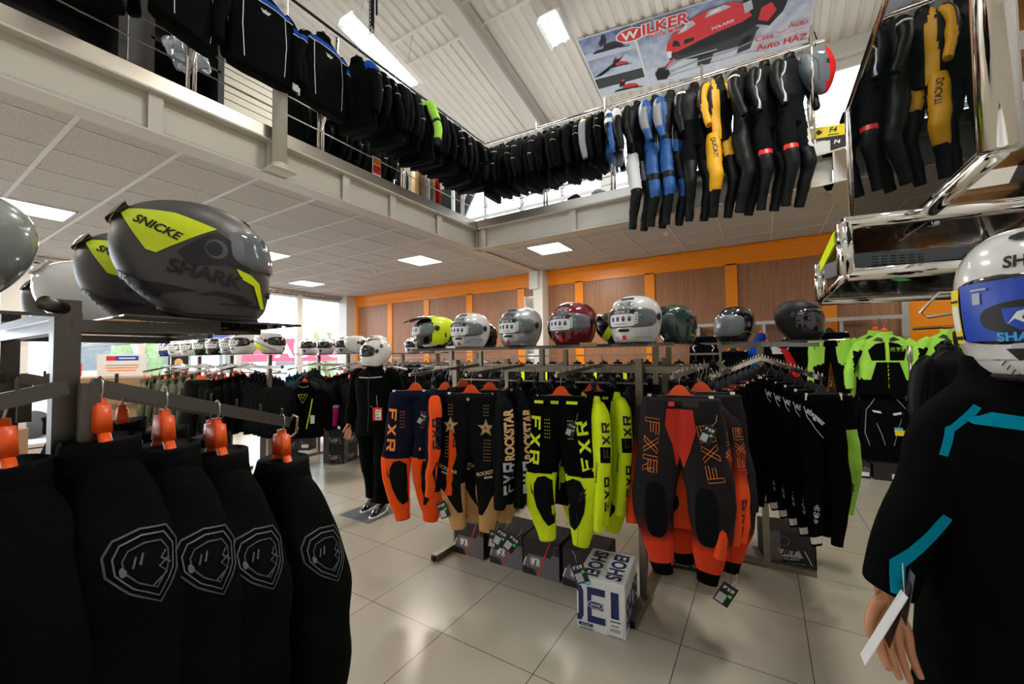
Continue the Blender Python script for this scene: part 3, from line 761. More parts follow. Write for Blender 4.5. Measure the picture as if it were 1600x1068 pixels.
# upper floor: back wall with windows, side wall
def RZ(y): return 6.15 + .2 * (7.6 - y)
w = bmesh.new(); box(w, XW, 3.4, YW + .02, YW + .12, 5.80, 6.30); box(w, XW, 3.4, YW + .02, YW + .12, 3.33, 3.80)
box(w, XW, -8.2, YW + .02, YW + .12, 3.8, 5.8); box(w, 2.4, 3.4, YW + .02, YW + .12, 3.8, 5.8)
struct('wall_back_upper', w, 'cream_paint')
fr = bmesh.new()
for k, xx in enumerate([-8.2 + .96 * i for i in range(12)]): box(fr, xx - (.14 if k in (6, 9) else .035), xx + (.14 if k in (6, 9) else .035), YW + .03, YW + .10, 3.8, 5.8)
box(fr, -8.2, 2.4, YW + .04, YW + .09, 4.78, 4.84); struct('window_3', fr, 'white_paint')
gl = B(-8.2, 2.4, YW + .065, YW + .07, 3.8, 5.8); struct('window_4', gl, 'window_glass')
tr = B(-9, 3.3, YW - .02, YW + .02, 5.72, 5.86); box(tr, -9, 3.3, YW - .10, YW - .02, 5.86, 5.92); struct('trim_8', tr, 'cream_paint')
w = bmesh.new(); box(w, XW - .05, XW, -3.5, YW, 3.9, 8.6); struct('wall_left_upper', w, 'cream_paint')
# roof: trapezoidal steel sheet falling towards the back, rafters and purlins
rf = bmesh.new(); X = XW - .1; pr = []
while X < 3.6:
    pr += [(X, 0), (X + .055, 0), (X + .075, .035), (X + .115, .035), (X + .135, 0)]; X += .165
ra = [rf.verts.new((x, -3.6, RZ(-3.6) + z)) for x, z in pr]; rb = [rf.verts.new((x, 7.7, RZ(7.7) + z)) for x, z in pr]
for k in range(len(pr) - 1): rf.faces.new((ra[k], ra[k + 1], rb[k + 1], rb[k]))
struct('ceiling_roof', rf, 'roof_paint')
rb_ = bmesh.new()
for xx in (-8.9, -3.62, 1.9):
    a, b = Vector((xx, -3.5, RZ(-3.5) - .16)), Vector((xx, 7.5, RZ(7.5) - .16)); sqtube(rb_, a, b, .02, .30)
    sqtube(rb_, a - Vector((0, 0, .15)), b - Vector((0, 0, .15)), .24, .02)
    sqtube(rb_, a + Vector((0, 0, .14)), b + Vector((0, 0, .14)), .24, .02)
struct('trim_9', rb_, 'cream_paint')
pl = bmesh.new()
for yy in (-1.5, -1.2, 1.9, 2.2, 4.55, 4.95): box(pl, XW, 3.4, yy - .012, yy + .012, RZ(yy) - .03, RZ(yy) + .0)
struct('trim_10', pl, 'roof_paint')
# ------------------------------------------------------------------ lamps
def panel_light(name, lab, x, y, z, sx, sy, power, rz=0):
    t = thing(name, lab, 'ceiling light', (x, y, z), rz, 'square ceiling light panels')
    b = bmesh.new(); box(b, -sx / 2, sx / 2, -sy / 2, -sy / 2 + .018, -.008, .0); box(b, -sx / 2, sx / 2, sy / 2 - .018, sy / 2, -.008, 0); box(b, -sx / 2, -sx / 2 + .018, -sy / 2, sy / 2, -.008, 0); box(b, sx / 2 - .018, sx / 2, -sy / 2, sy / 2, -.008, 0)
    obj('frame', b, 'grid_white', t, False)
    obj('diffuser', B(-sx / 2 + .018, sx / 2 - .018, -sy / 2 + .018, sy / 2 - .018, -.006, -.001), 'lamp_glow', t, False)
    area_light('lamp_light', (x, y, z - .015), sx - .04, sy - .04, power, (1.0, .90, .76))
PP = 34
panel_light('light_panel', 'glowing square light panel in the ceiling right of the corner beam', -2.88, 5.88, CZ - .001, .58, .58, PP)
panel_light('light_panel', 'glowing square light panel in the ceiling above the adventure helmet', -5.17, 5.30, CZ - .001, .58, .58, PP)
panel_light('light_panel', 'small glowing light panel in the ceiling nearest the corner of the orange wall', -8.87, 5.45, CZ - .001, .58, .58, PP)
panel_light('light_panel', 'glowing light panel in the ceiling just right of the big grey helmet visor', -6.97, 3.55, CZ - .001, .58, .58, PP)
panel_light('light_panel', 'ceiling light panel at the far left edge above the grey helmet', -7.0, 1.05, CZ - .001, .58, .58, PP)
for (x, y, lb) in ((-5.2, -1.6, 'ceiling light panel outside the frame, nearest behind the camera'), (-8.8, 2.2, 'ceiling light panel hidden by the near helmets, close to the windows')):
    panel_light('light_panel', lb, x, y, CZ - .001, .58, .58, PP)
def tube_light(lab, c, L, power, grp='hanging tube lights'):
    c = Vector(c); s = -.2; d = Vector((0, 1, s)).normalized()
    t = thing('tube_light', lab, 'ceiling light', c, 0, grp); t.rotation_euler = (math.atan(s), 0, 0)
    b = bmesh.new(); P = [(-.19, .0), (-.20, .06), (-.13, .12), (.13, .12), (.20, .06), (.19, .0), (.17, .005), (.12, .095), (-.12, .095), (-.17, .005)]
    a_, b_ = [b.verts.new((x, -L / 2, z)) for x, z in P], [b.verts.new((x, L / 2, z)) for x, z in P]
    for k in range(len(P)): b.faces.new((a_[k], a_[(k + 1) % 10], b_[(k + 1) % 10], b_[k]))
    b.faces.new(a_[::-1]); b.faces.new(b_); obj('housing', b, 'white_paint', t, False)
    for s_ in (-1, 1):
        b = bmesh.new(); tube(b, [(s_ * .07, -L / 2 + .03, .05), (s_ * .07, L / 2 - .03, .05)], .02, 10); obj('tube', b, 'tube_glow', t)
    b = bmesh.new()
    for k in range(16): box(b, -.15, .15, -L / 2 + .06 + (L - .12) * k / 15, -L / 2 + .064 + (L - .12) * k / 15, .01, .05)
    obj('louvre', b, 'white_paint', t, False)
    o = area_light('tube_lamp_light', c + Vector((0, 0, -.03)), .3, L - .05, power, (1.0, .95, .86)); o.rotation_euler = (math.atan(-.2), 0, 0)
    b = bmesh.new()
    hgt = RZ(c.y) - c.z
    for yy in (-L * .35, L * .35): b = bmesh.new(); tube(b, [(0, yy, .12), (0, yy, hgt)], .004, 6); obj('suspension_wire', b, 'zinc', t)
tube_light('long two-tube light hanging under the roof behind the yellow hoist', (-4.62, 3.98, 5.98), 1.28, 80)
tube_light('short bright roof light at the top edge left of the banner', (-2.47, 5.30, 6.32), .5, 60)
tube_light('tube light seen low through the left mezzanine railing', (-7.1, 3.1, 5.6), 1.2, 12)
tube_light('roof tube light outside the frame over the shop floor', (-.4, 1.1, 6.6), 1.28, 25)
tube_light('roof tube light outside the frame near the stairs', (1.0, 3.4, 6.3), 1.28, 110)
for x, y, lab in ((-6.5, 5.42, 'small white smoke detector on the left ceiling'), (-1.12, 6.05, 'small white smoke detector on the ceiling above the brown wall')):
    t = thing('smoke_detector', lab, 'smoke detector', (x, y, CZ))
    b = bmesh.new(); sweep(b, [(0, 0, -.0), (0, 0, -.02), (0, 0, -.022), (0, 0, -.045), (0, 0, -.05)], [.052, .050, .036, .030, .02], 20); obj('housing', b, 'white_paint', t, auto=40)
    b = bmesh.new(); sweep(b, [(0, 0, -.0), (0, 0, -.004)], [.06, .058], 20); obj('base', b, 'white_paint', t)
# ------------------------------------------------------------------ mezzanine railing
def railing(lab, posts, axis, fixed, z0=3.755, top=4.72, lean=.27, wires=(3.97, 4.16, 4.35, 4.54)):
    t = thing('railing', lab, 'railing', (fixed if axis == 'y' else 0, 0 if axis == 'y' else fixed, 0))
    P = lambda s, z, off=0: Vector((off, s, z)) if axis == 'y' else Vector((s, off, z))
    sg = 1 if axis == 'y' else -1
    for s in posts:
        for d in (-.022, .022):
            b = bmesh.new(); tube(b, [P(s + d, z0), P(s + d, top)], .014, 10); obj('post', b, 'chrome', t)
        b = bmesh.new(); tube(b, [P(s, 3.97), P(s + (.0 if axis == 'y' else 0), 4.40, sg * lean * .9), P(s, 4.86, sg * lean * 1.0)], .015, 10); obj('brace', b, 'chrome', t)
    lo, hi = min(posts) - 2.2, max(posts) + .32
    if axis == 'x': lo, hi = XB + .05, .55
    for z in wires:
        b = bmesh.new(); tube(b, [P(lo, z), P(hi, z)], .006, 8); obj('wire_rod', b, 'steel', t)
    b = bmesh.new(); tube(b, [P(lo, top), P(hi, top)], .022, 12); obj('handrail', b, 'chrome', t)
    return t
railing('steel rod railing along the left mezzanine edge', (-.9, .25, 1.39, 2.52, 3.67, 4.88), 'y', XB - .02)
railing('steel rod railing along the back mezzanine edge', (-2.62, -1.62, -.5, .50), 'x', YB + .03)
RX, RY, RZZ = -3.58, 5.08, 4.89
b = bmesh.new(); tube(b, [(RX, -1.2, RZZ + .0), (RX, RY, RZZ)], .014, 10); o = tag(obj('clothes_rail', b, 'black_metal'), 'long dark clothes rail over the left mezzanine edge', 'clothes rail')
b = bmesh.new(); tube(b, [(RX + .03, RY, RZZ), (.62, RY, RZZ - .13)], .016, 10); o = tag(obj('clothes_rail', b, 'chrome'), 'steel clothes rail along the back mezzanine edge under the banner', 'clothes rail')
ORD = ['first', 'second', 'third', 'fourth', 'fifth', 'sixth', 'seventh', 'eighth', 'ninth', 'tenth', 'eleventh', 'twelfth', 'thirteenth', 'fourteenth', 'fifteenth', 'sixteenth', 'seventeenth', 'eighteenth', 'nineteenth', 'twentieth', 'twenty-first', 'twenty-second', 'twenty-third', 'twenty-fourth', 'twenty-fifth', 'twenty-sixth']
R90 = pi / 2
rnd = random.Random(4)
# ================================================================== MEZZANINE CLOTHES
def bird(): # small angular emblem
    return poly2d([(-.04, .015), (-.012, .008), (0, .02), (.012, .008), (.04, .015), (.022, -.018), (-.022, -.018)])
def blue_yoke_arts():
    return [('blue_yoke', 'front', [('blue_cloth', poly2d([(-.20, -.115), (-.12, -.075), (.12, -.075), (.20, -.115), (.20, -.145), (.10, -.125), (-.10, -.125), (-.20, -.145)]))]),
            ('piping', 'front', [('print_white', line2d([(-.22, -.150), (-.10, -.132), (.10, -.132), (.22, -.150)], .006)), ('print_white', line2d([(-.155, -.14), (-.165, -.40), (-.15, -.66)], .005)),
                                 ('print_white', line2d([(.155, -.14), (.165, -.40), (.15, -.66)], .005)), ('print_white', line2d([(-.10, -.03), (-.2, -.07), (-.26, -.12)], .004)), ('print_white', line2d([(.10, -.03), (.2, -.07), (.26, -.12)], .004))]),
            ('emblem', 'front', [('print_cloud', xf(bird(), 0, -.20))]),
            ('sleeve_patch', 'front', [('blue_cloth', poly2d([(.225, -.17), (.30, -.17), (.305, -.215), (.23, -.215)])), ('print_white', line2d([(.225, -.222), (.306, -.222)], .005)),
                                       ('blue_cloth', poly2d([(-.225, -.17), (-.30, -.17), (-.305, -.215), (-.23, -.215)])), ('print_white', line2d([(-.225, -.222), (-.306, -.222)], .005))])]
J = Pool(make_jacket('riding_jacket', '', 'black_cloth', arts=blue_yoke_arts(), W=.25, L=.72, seed=1, hang='black_plastic'))
G1 = 'jackets hung along the left mezzanine rail'
J.put('black jacket with blue yoke and white piping, second in front of the round column', (RX, 2.36, RZZ - .01), R90 + .12, G1)
J.put('largest black jacket with blue yoke at the top edge, hanging before the round column', (RX, 1.78, RZZ), R90 - .05, G1, (1.05, 1, 1.02))
J2 = Pool(make_jacket('riding_jacket', '', 'black_cloth', W=.25, L=.72, seed=5, hang='black_plastic', arts=[('piping', 'front', [('print_white', line2d([(.15, -.15), (.16, -.4), (.14, -.68)], .005)), ('print_white', line2d([(-.15, -.15), (-.16, -.4), (-.14, -.68)], .005))])]))
J2.put('black jacket with thin white piping at the top edge, left of the blue yoke', (RX, 1.24, RZZ - .02), R90 + .4, G1)
J2.put('black piped jacket at the top left edge over the dark mezzanine shelves', (RX, .78, RZZ), R90 + .9, G1)
# packed row, seen from the sleeve side
def side_arts(kind):
    A = []
    if kind == 'cuff': A = [('sleeve_stripes', a, [('print_white', line2d([(-.05, -.20), (0, -.19), (.05, -.20)], .006)), ('print_white', line2d([(-.06, -.40), (0, -.385), (.06, -.40)], .006))]) for a in ('left', 'right')]
    if kind == 'mark': A = [('sleeve_mark', a, [('print_white', rect(-.018, -.176, .018, -.168)), ('print_white', line2d([(-.05, -.30), (.0, -.28), (.05, -.30)], .004))]) for a in ('left', 'right')]
    return A
side_pools = [Pool(make_jacket('riding_jacket', '', 'black_cloth', D=.055, seed=11, hang='black_plastic', L=.70)),
              Pool(make_jacket('riding_jacket', '', 'charcoal_cloth', D=.050, seed=12, hang='black_plastic', L=.74, spread=.03)),
              Pool(make_jacket('riding_jacket', '', 'black_cloth', D=.055, seed=13, hang='black_plastic', L=.66, arts=side_arts('mark'))),
              Pool(make_jacket('riding_jacket', '', 'charcoal_cloth', D=.055, seed=14, hang='black_plastic', L=.72, arts=side_arts('cuff')))]
jb = Pool(make_jacket('riding_jacket', '', 'black_cloth', ['blue_cloth'], D=.06, seed=15, hang='black_plastic', L=.74, szone=lambda c: 1 if -.32 < c.z < -.22 else 0))
jl = Pool(make_jacket('riding_jacket', '', 'dark_grey_cloth', ['lime_cloth', 'black_cloth'], D=.06, seed=16, hang='black_plastic', L=.80, szone=lambda c: 1 if c.y < .03 and c.z > -.72 and not -.5 < c.z < -.47 else 0, zone=lambda c: 1 if c.z > -.27 else 2))
n = 0
for k in range(22):
    y = 2.74 + .103 * k
    if k == 0: jb.put('black jacket with a blue upper sleeve, next to the hanging straps', (RX, y, RZZ), .12, G1); continue
    if k == 8: jl.put('jacket with a lime green shoulder and sleeve among the black ones on the left rail', (RX + .07, y - .02, RZZ), .25, G1); continue
    n += 1
    side_pools[(k * 7 + k // 3) % 4].put('dark textile jacket, %s black one along the left rail counted from the blue sleeve' % ORD[n - 1], (RX + rnd.uniform(-.02, .02), y, RZZ), rnd.uniform(-.15, .25) + (pi if k % 5 == 3 else 0), G1)
G2 = 'jackets hung along the back mezzanine rail'
jw = Pool(make_jacket('riding_jacket', '', 'charcoal_cloth', ['grey_cloth', 'orange_cloth', 'bright_yellow'], D=.06, seed=21, L=.72, szone=lambda c: 2 if -.30 < c.z < -.27 else 3 if -.27 < c.z < -.25 else 1))
jbw = Pool(make_jacket('riding_jacket', '', 'blue_leather', ['white_leather', 'black_leather'], D=.065, seed=22, L=.62, szone=lambda c: 1 if c.z > -.28 or -.42 < c.z < -.36 else (2 if c.y > .0 else 0)))
jww = Pool(make_jacket('riding_jacket', '', 'black_leather', ['white_leather'], D=.065, seed=23, L=.62, szone=lambda c: 1 if c.z > -.36 else 0))
n = 0
for k in range(20):
    x = RX + .14 + .102 * k; z = RZZ - .015 * (x - RX)
    L_ = (x, RY, z)
    if k == 15: jw.put('jacket with pale grey sleeves and an orange and yellow arm band on the back rail', L_, R90 + .1, G2); continue
    if k == 18: jbw.put('short blue and white leather jacket on the back rail', L_, R90 + .25, G2); continue
    if k == 19: jww.put('black leather jacket with white upper sleeves beside the first full suit', L_, R90 + .25, G2); continue
    n += 1
    side_pools[(k * 5 + 1 + k // 4) % 4].put('dark riding jacket, %s black one on the back rail counted from the corner' % ORD[n - 1], (x, RY + rnd.uniform(-.02, .02), z), R90 + rnd.uniform(-.1, .3), G2)
# leather suits
G3 = 'leather suits hanging below the banner'
S_w = make_suit('racing_suit', 'black racing suit with a tall white leg panel and silver knee, leftmost full suit', 'black_leather', ['white_leather', 'navy_cloth', 'grey_leather'], seed=31,
                szone=lambda c: 1 if c.y > -.0 and c.z > -.55 else 0, lzone=lambda c: (1 if c.z > -1.26 and c.x < -.07 else 0) if c.x < 0 else (3 if c.z > -1.12 and c.y < -.03 else (2 if c.z > -1.15 else 0)))
S_w.location = (-1.26, RY, RZZ - .035); S_w.rotation_euler = (0, 0, .95)
S_b = Pool(make_suit('racing_suit', '', 'black_leather', ['blue_leather', 'grey_leather'], seed=32, zone=lambda c: 1 if c.x < -.13 or c.z < -.72 else 0,
                szone=lambda c: 2 if -.60 < c.z < -.30 and c.y < .0 else 1, lzone=lambda c: 1 if (c.z > -1.12 and c.y < -.01 and abs(c.x) > .07) or (-1.40 < c.z < -1.2 and c.y < -.05) else 0,
                arts=[('zip_lines', 'front', [('print_white', line2d([(-.03, -.42), (-.05, -.7)], .006))])]))
S_b.put('first blue and black racing suit with grey forearms', (-1.04, RY, RZZ - .04), .95, G3, (.88, .95, 1)); S_b.put('second blue and black racing suit with grey forearms, beside the plain black one', (-.86, RY, RZZ - .043), .80, G3, (.88, .95, 1))
S_k = make_suit('racing_suit', 'plain black suit with white chevron lines on chest and white shoulder band', 'black_leather', ['charcoal_cloth', 'white_leather'], seed=33, szone=lambda c: 2 if -.245 < c.z < -.215 else 0,
                zone=lambda c: 1 if c.z < -.55 else 0, lzone=lambda c: 1 if c.z > -1.05 else 0,
                arts=[('chest_lines', 'front', [('print_silver', line2d([(.02, -.10), (.06, -.25), (.02, -.42)], .014)), ('print_silver', line2d([(.10, -.10), (.16, -.30)], .012))])])
S_k.location = (-.60, RY, RZZ - .045); S_k.rotation_euler = (0, 0, .55)
S_y = make_suit('racing_suit', 'black and yellow leather racing suit in the middle of the suits', 'black_leather', ['yellow_leather'], seed=34,
                zone=lambda c: 1 if (c.x < -.02 and c.z < -.30 and c.x > -.13) or (.06 < c.x < .10 and c.z > -.4) or (-.12 < c.x < -.07) else 0, szone=lambda c: 1 if abs(c.y + .02 - (c.z + .3) * .1) > .028 else 0,
                lzone=lambda c: 1 if (c.z > -1.44 and (c.x < -.05 if c.x < 0 else -1.05 < c.z and c.y < -.06)) or (c.x > 0 and -1.0 < c.z < -.85) else 0,
                arts=[('leg_lettering', 'front', [('print_black', xf(text2d('DUCATI', .045, .02), -.135, -.84, -88))])])
S_y.location = (-.35, RY, RZZ - .05); S_y.rotation_euler = (0, 0, .65)
S_s = make_suit('racing_suit', 'slim all-black suit with a thin white arm ring, beside the yellow one', 'black_leather', ['white_leather'], seed=35, szone=lambda c: 1 if -.285 < c.z < -.265 else 0,
                arts=[('sleeve_mark', 'left', [('print_white', xf(ell2d(0, 0, .03, .018), .02, -.42)), ('print_red', xf(ell2d(0, 0, .020, .011), .02, -.42))])])
S_s.location = (-.11, RY, RZZ - .055); S_s.rotation_euler = (0, 0, 1.1)
S_p = Pool(make_suit('racing_suit', '', 'black_leather', ['charcoal_cloth', 'white_leather', 'print_red'], seed=36, zone=lambda c: 1 if c.z < -.58 else 0, lzone=lambda c: (3 if -1.17 < c.z < -1.12 and c.y < -.05 and c.x < 0 else 2 if c.z > -1.14 and c.x > .08 + (c.z + 1.1) * .14 else (1 if c.z > -1.14 else 0)),
                arts=[('arm_stripe', 'front', [('print_cloud', line2d([(-.12, -.10), (-.15, -.22), (-.225, -.32), (-.25, -.60)], .018)), ('print_cloud', line2d([(.12, -.10), (.15, -.22), (.225, -.32), (.25, -.60)], .018))])]))
S_p.put('black suit with grey arm stripe and red knee tab, left of the two alike', (.10, RY, RZZ - .06), .75, G3, (.85, .95, 1))
S_p.put('black suit with grey arm stripe and white thigh panel, rightmost suit before the backpack', (.32, RY, RZZ - .062), .75, G3, (.85, .95, 1))
for o_ in (S_w, S_k, S_y, S_s): o_['group'] = G3; o_.scale = (.88, .95, 1)
# grey and red tank bag / backpack at the rail end
t = thing('backpack', 'grey and red hard backpack hanging from the end of the back rail', 'backpack', (.52, RY, RZZ - .10), .5); t.scale = (.95, .8, .85)
b = bmesh.new(); P = resamp([(0, 0, -.10, .03, .02), (.03, 0, -.16, .13, .075), (.03, 0, -.30, .17, .11), (.05, 0, -.46, .15, .11), (.08, 0, -.60, .09, .07), (.10, 0, -.66, .03, .03)], 20)
sweep(b, [p[:3] for p in P], [(p[3], p[4]) for p in P], 28, (0, 1, 0), ex=2.8, zone=lambda c: 1 if c.x > .09 else 0, wr=.01); bv = bvh_of(b)
obj('shell', b, ['grey_plastic', 'red_cloth'], t)
art('backpack_emblem', t, [('print_white', xf(bird(), .03, -.22)), ('print_black', line2d([(-.10, -.2), (-.02, -.34), (0, -.55)], .005)), ('print_black', rect(.07, -.36, .10, -.31))], onto(bv, 'front'))
b = bmesh.new()
for s in (-.02, .02): tube(b, [(s, 0, .10), (s * 2, -.01, .0), (s * .5, 0, -.12)], .006, 6)
tube(b, [(-.10, 0, -.2), (-.13, 0, -.28), (-.11, 0, -.34)], .01, 6); obj('strap', b, 'black_cloth', t)
# hoist straps and yellow tool at the top
t = thing('hoist_strap', 'black webbing straps and chain hanging in front of the left rail', 'strap', (-3.30, 2.72, 6.6))
b = bmesh.new(); sqtube(b, (0, 0, .2), (0, 0, -1.62), .035, .006); sqtube(b, (.03, .02, .2), (.035, .02, -1.50), .02, .006); obj('webbing', b, 'black_cloth', t, False)
b = bmesh.new()
for k in range(12):
    z = -1.22 - .042 * k
    for q in (0, 1):
        pts = [Vector(((.03 if q else -.015) + .012 * cos(a) * (k % 2), -.02 + .012 * cos(a) * ((k + 1) % 2), z + .026 * sin(a))) for a in [2 * pi * j / 8 for j in range(9)]]; tube(b, pts, .0045, 5, cap=False)
obj('chain', b, 'black_metal', t)
t = thing('hoist_grip', 'yellow crane control grip hanging at the top edge beside the tube light', 'hoist control', (-3.20, 2.35, 5.62))
b = bmesh.new(); sweep(b, [(0, 0, 0), (0, 0, .02), (0, 0, .16), (0, 0, .17)], [.022, .024, .024, .03], 14); obj('grip', b, 'yellow_tool', t)
b = bmesh.new(); box(b, -.035, .035, -.025, .025, .17, .40); obj('control_body', b, 'yellow_tool', t, False)
b = bmesh.new(); box(b, .035, .045, -.012, .012, .20, .36); obj('button_strip', b, 'print_red', t, False)
b = bmesh.new(); tube(b, [(0, 0, .4), (0, 0, 1.35)], .008, 8); obj('cable', b, 'black_plastic', t)
# ------------------------------------------------------------------ banner on the roof
bl = Vector((-2.36, 7.02, RZ(7.02) - .02)); ud = Vector((3.06, .43, -.086)).normalized(); vd = Vector((.03, -1.21, .242)).normalized()
t = thing('banner', 'large snowmobile shop banner fixed under the sloping roof', 'banner', bl)
FB = lambda u, v, k=0: ud * u + vd * v + ud.cross(vd).normalized() * (.004 + k * .0012)
BW, BH = 3.1, 1.25
b = poly2d([(0, 0), (BW, 0), (BW, BH), (0, BH)]); applied(b, lambda u, v, k: ud * u + vd * v, 0); obj('banner_sheet', b, 'print_white', t, False)
r_ = lambda a, b_, c, d: rect(a, b_, c, d)
it = [('banner_sky', r_(.02, .84, .80, BH - .02)), ('banner_sky', r_(.02, .45, .80, .82)), ('print_dim', r_(.02, .20, .80, .43)),
      ('banner_snow', poly2d([(.02, .84), (.02, .95), (.80, 1.02), (.80, .84)])), ('banner_snow', poly2d([(.02, .45), (.80, .45), (.80, .60), (.62, .78), (.30, .5), (.02, .47)])), ('banner_snow', poly2d([(.02, .03), (.8, .03), (.8, .24), (.02, .22)]))]
it += [('banner_sky', r_(.84, .02, BW - .02, BH - .02)), ('banner_snow', poly2d([(.84, .02), (BW - .02, .02), (BW - .02, .38), (2.4, .30), (1.5, .42), (.84, .36)]))]
def sled(x, y, s, c1='print_red', c2='print_black'):
    q = lambda P: xf(poly2d(P), x, y, 0, s, s)
    return [(c2, q([(-1, .02), (.7, .02), (.95, .12), (.7, .2), (-.7, .22), (-1, .12)])), (c1, q([(-.35, .2), (.75, .14), (.85, .3), (.35, .52), (-.2, .48)])), (c2, q([(-.5, .4), (-.1, .5), (.05, .85), (-.2, .95), (-.45, .7)])),
            (c2, q([(.5, 0), (1.1, -.06), (1.18, 0), (.6, .06)])), (c1, q([(-.25, .9), (.0, .9), (.02, 1.1), (-.2, 1.1)]))]
it += sled(.42, .92, .26, 'print_black') + sled(.48, .58, .17) + sled(.48, .07, .22)
M_ = lambda P: poly2d(P)
it += [('banner_snow', M_([(.9, .10), (1.3, .16), (2.3, .24), (2.6, .16), (2.2, .05), (1.1, .04)])),
       ('print_dim', M_([(1.22, .46), (1.62, .36), (2.28, .40), (2.46, .62), (2.30, .78), (1.9, .62), (1.5, .60), (1.28, .58)])), ('print_dim', M_([(1.60, .22), (1.78, .20), (1.86, .40), (1.64, .42)])), ('print_dim', M_([(2.16, .26), (2.34, .30), (2.42, .56), (2.22, .50)])),
       ('print_black', M_([(.98, .12), (1.12, .10), (1.20, .20), (1.16, .34), (1.04, .36), (.97, .26)])), ('print_silver', line2d([(1.14, .30), (1.40, .42), (1.9, .44)], .020)), ('print_silver', line2d([(1.18, .22), (1.6, .30), (2.1, .34), (2.36, .42)], .016)), ('print_red', line2d([(1.14, .34), (1.30, .48)], .03)),
       ('print_red', M_([(1.20, .60), (1.24, .76), (1.36, .92), (1.56, 1.05), (1.84, 1.13), (2.14, 1.14), (2.34, 1.04), (2.40, .86), (2.20, .78), (1.94, .74), (1.62, .66), (1.36, .58)])),
       ('print_black', M_([(1.22, .58), (1.40, .58), (1.66, .66), (1.96, .74), (2.24, .79), (2.40, .87), (2.46, .70), (2.20, .58), (1.7, .52), (1.4, .50)])), ('print_black', M_([(1.30, .70), (1.42, .66), (1.40, .76), (1.34, .80)])), ('print_black', M_([(1.46, .68), (1.60, .70), (1.62, .76), (1.48, .76)])),
       ('print_silver', M_([(1.40, .88), (1.52, .90), (1.66, .97), (1.62, 1.05), (1.50, 1.00)])), ('print_silver', M_([(1.78, 1.02), (1.98, 1.05), (2.12, 1.08), (2.04, 1.14), (1.84, 1.12)])), ('print_white', M_([(1.44, .91), (1.52, .93), (1.56, .99), (1.49, .97)])), ('print_white', M_([(1.84, 1.05), (1.96, 1.07), (2.0, 1.11), (1.88, 1.10)])),
       ('print_white', xf(text2d('POLARIS', .045, .02, .1, 1.2), 2.0, .84, 10)), ('print_white', M_([(1.20, .52), (1.26, .50), (1.28, .62), (1.21, .64)])),
       ('print_black', M_([(2.32, .98), (2.42, .70), (2.58, .62), (2.74, .80), (2.82, 1.05), (2.80, 1.22), (2.40, 1.22), (2.24, 1.16)])), ('print_red', M_([(2.44, .76), (2.56, .70), (2.66, .84), (2.60, .98), (2.48, .94)])), ('print_silver', M_([(2.28, .92), (2.38, .96), (2.36, 1.10), (2.26, 1.08)])), ('print_silver', M_([(2.46, 1.10), (2.58, 1.14), (2.56, 1.20), (2.46, 1.20)]))]
it += [('print_white', xf(ell2d(0, 0, .22, .12, 30), .78, 1.10)), ('print_red', xf(ell2d(0, 0, .20, .10, 30), .78, 1.10)), ('print_white', xf(text2d('W', .13, .03, .15, 1.2), .78, 1.10)),
       ('print_white', xf(text2d('ILKER', .16, .09, .15, 1.1), 1.26, 1.12)), ('print_red', xf(text2d('ILKER', .16, .03, .15, 1.1), 1.26, 1.12)), ('print_white', xf(text2d('Bike & Motor', .06, .07), 1.28, .985)), ('print_red', xf(text2d('Bike & Motor', .06, .02), 1.28, .985)),
       ('print_red', xf(text2d('Casa', .085, .015), 2.52, .45)), ('print_red', xf(text2d('BEST', .04, .01), 2.74, .47)), ('print_red', xf(text2d('Auto', .08, .015), 2.93, .54)), ('print_red', xf(text2d('Auto HÁZ', .10, .02), 2.74, .29)),
       ('print_red', line2d([(2.42, .38), (2.62, .385), (2.78, .42), (3.04, .44)], .007))]
art('banner_print', t, it, FB, 0)
art('banner_lettering', t, [('print_black', xf(text2d('ARCTIC CAT', .07, .01, .2, 1.3), 1.65, -.07))], FB, 0)
# goods seen on the mezzanine through the railing
def shelf_unit(lab, x, y, z, w=.9, h=1.9, d=.5, rz=0, m='carton_black'):
    t = thing('display_shelf', lab, 'shelf', (x, y, z), rz)
    for s in (-1, 1): obj('side_panel', B(s * w / 2 - .03, s * w / 2 + .03, -d / 2, d / 2, 0, h), m, t, False)
    b = B(-w / 2, w / 2, d / 2 - .02, d / 2, 0, h); obj('back_panel', b, m, t, False)
    for k in range(4): obj('shelf_board', B(-w / 2, w / 2, -d / 2, d / 2, h * k / 4 + .05, h * k / 4 + .075), 'steel' if k % 2 else m, t, False)
    return t
shelf_unit('dark display shelf at the top left corner of the mezzanine', -5.0, .55, 3.72, 1.3, 1.9, .5, R90)
shelf_unit('dark shelf with a plastic-wrapped item behind the left railing', -5.2, 1.75, 3.72, .6, 1.9, .5, R90)
t = thing('plastic_bag', 'crumpled clear plastic wrapping on the dark mezzanine shelf', 'plastic wrap', (-4.85, 1.72, 4.72)); b = bmesh.new(); bmesh.ops.create_icosphere(b, subdivisions=4, radius=.16)
for v in b.verts: v.co += v.co.normalized() * noise.noise(v.co * 14) * .10; v.co.z *= 1.2
obj('wrapping', b, 'plastic_bag', t)
pb_ = bmesh.new()
for k in range(19): box(pb_, -.03, .0, -.85, .85, .105 * k, .105 * k + .092)
box(pb_, -.06, -.03, -.85, .85, 0, 2.02); t = thing('partition_panel', 'white ribbed partition panel on the mezzanine behind the railing', 'partition', (-6.0, 3.05, 3.72), 0); obj('ribbed_panel', pb_, 'partition_paint', t, False)
G4 = 'garments on the mezzanine racks behind the railing'
mr_ = [(-4.75, 2.75 + .11 * k, 4.95) for k in range(13)] + [(-5.2, 4.3 + .12 * k, 4.95) for k in range(5)]
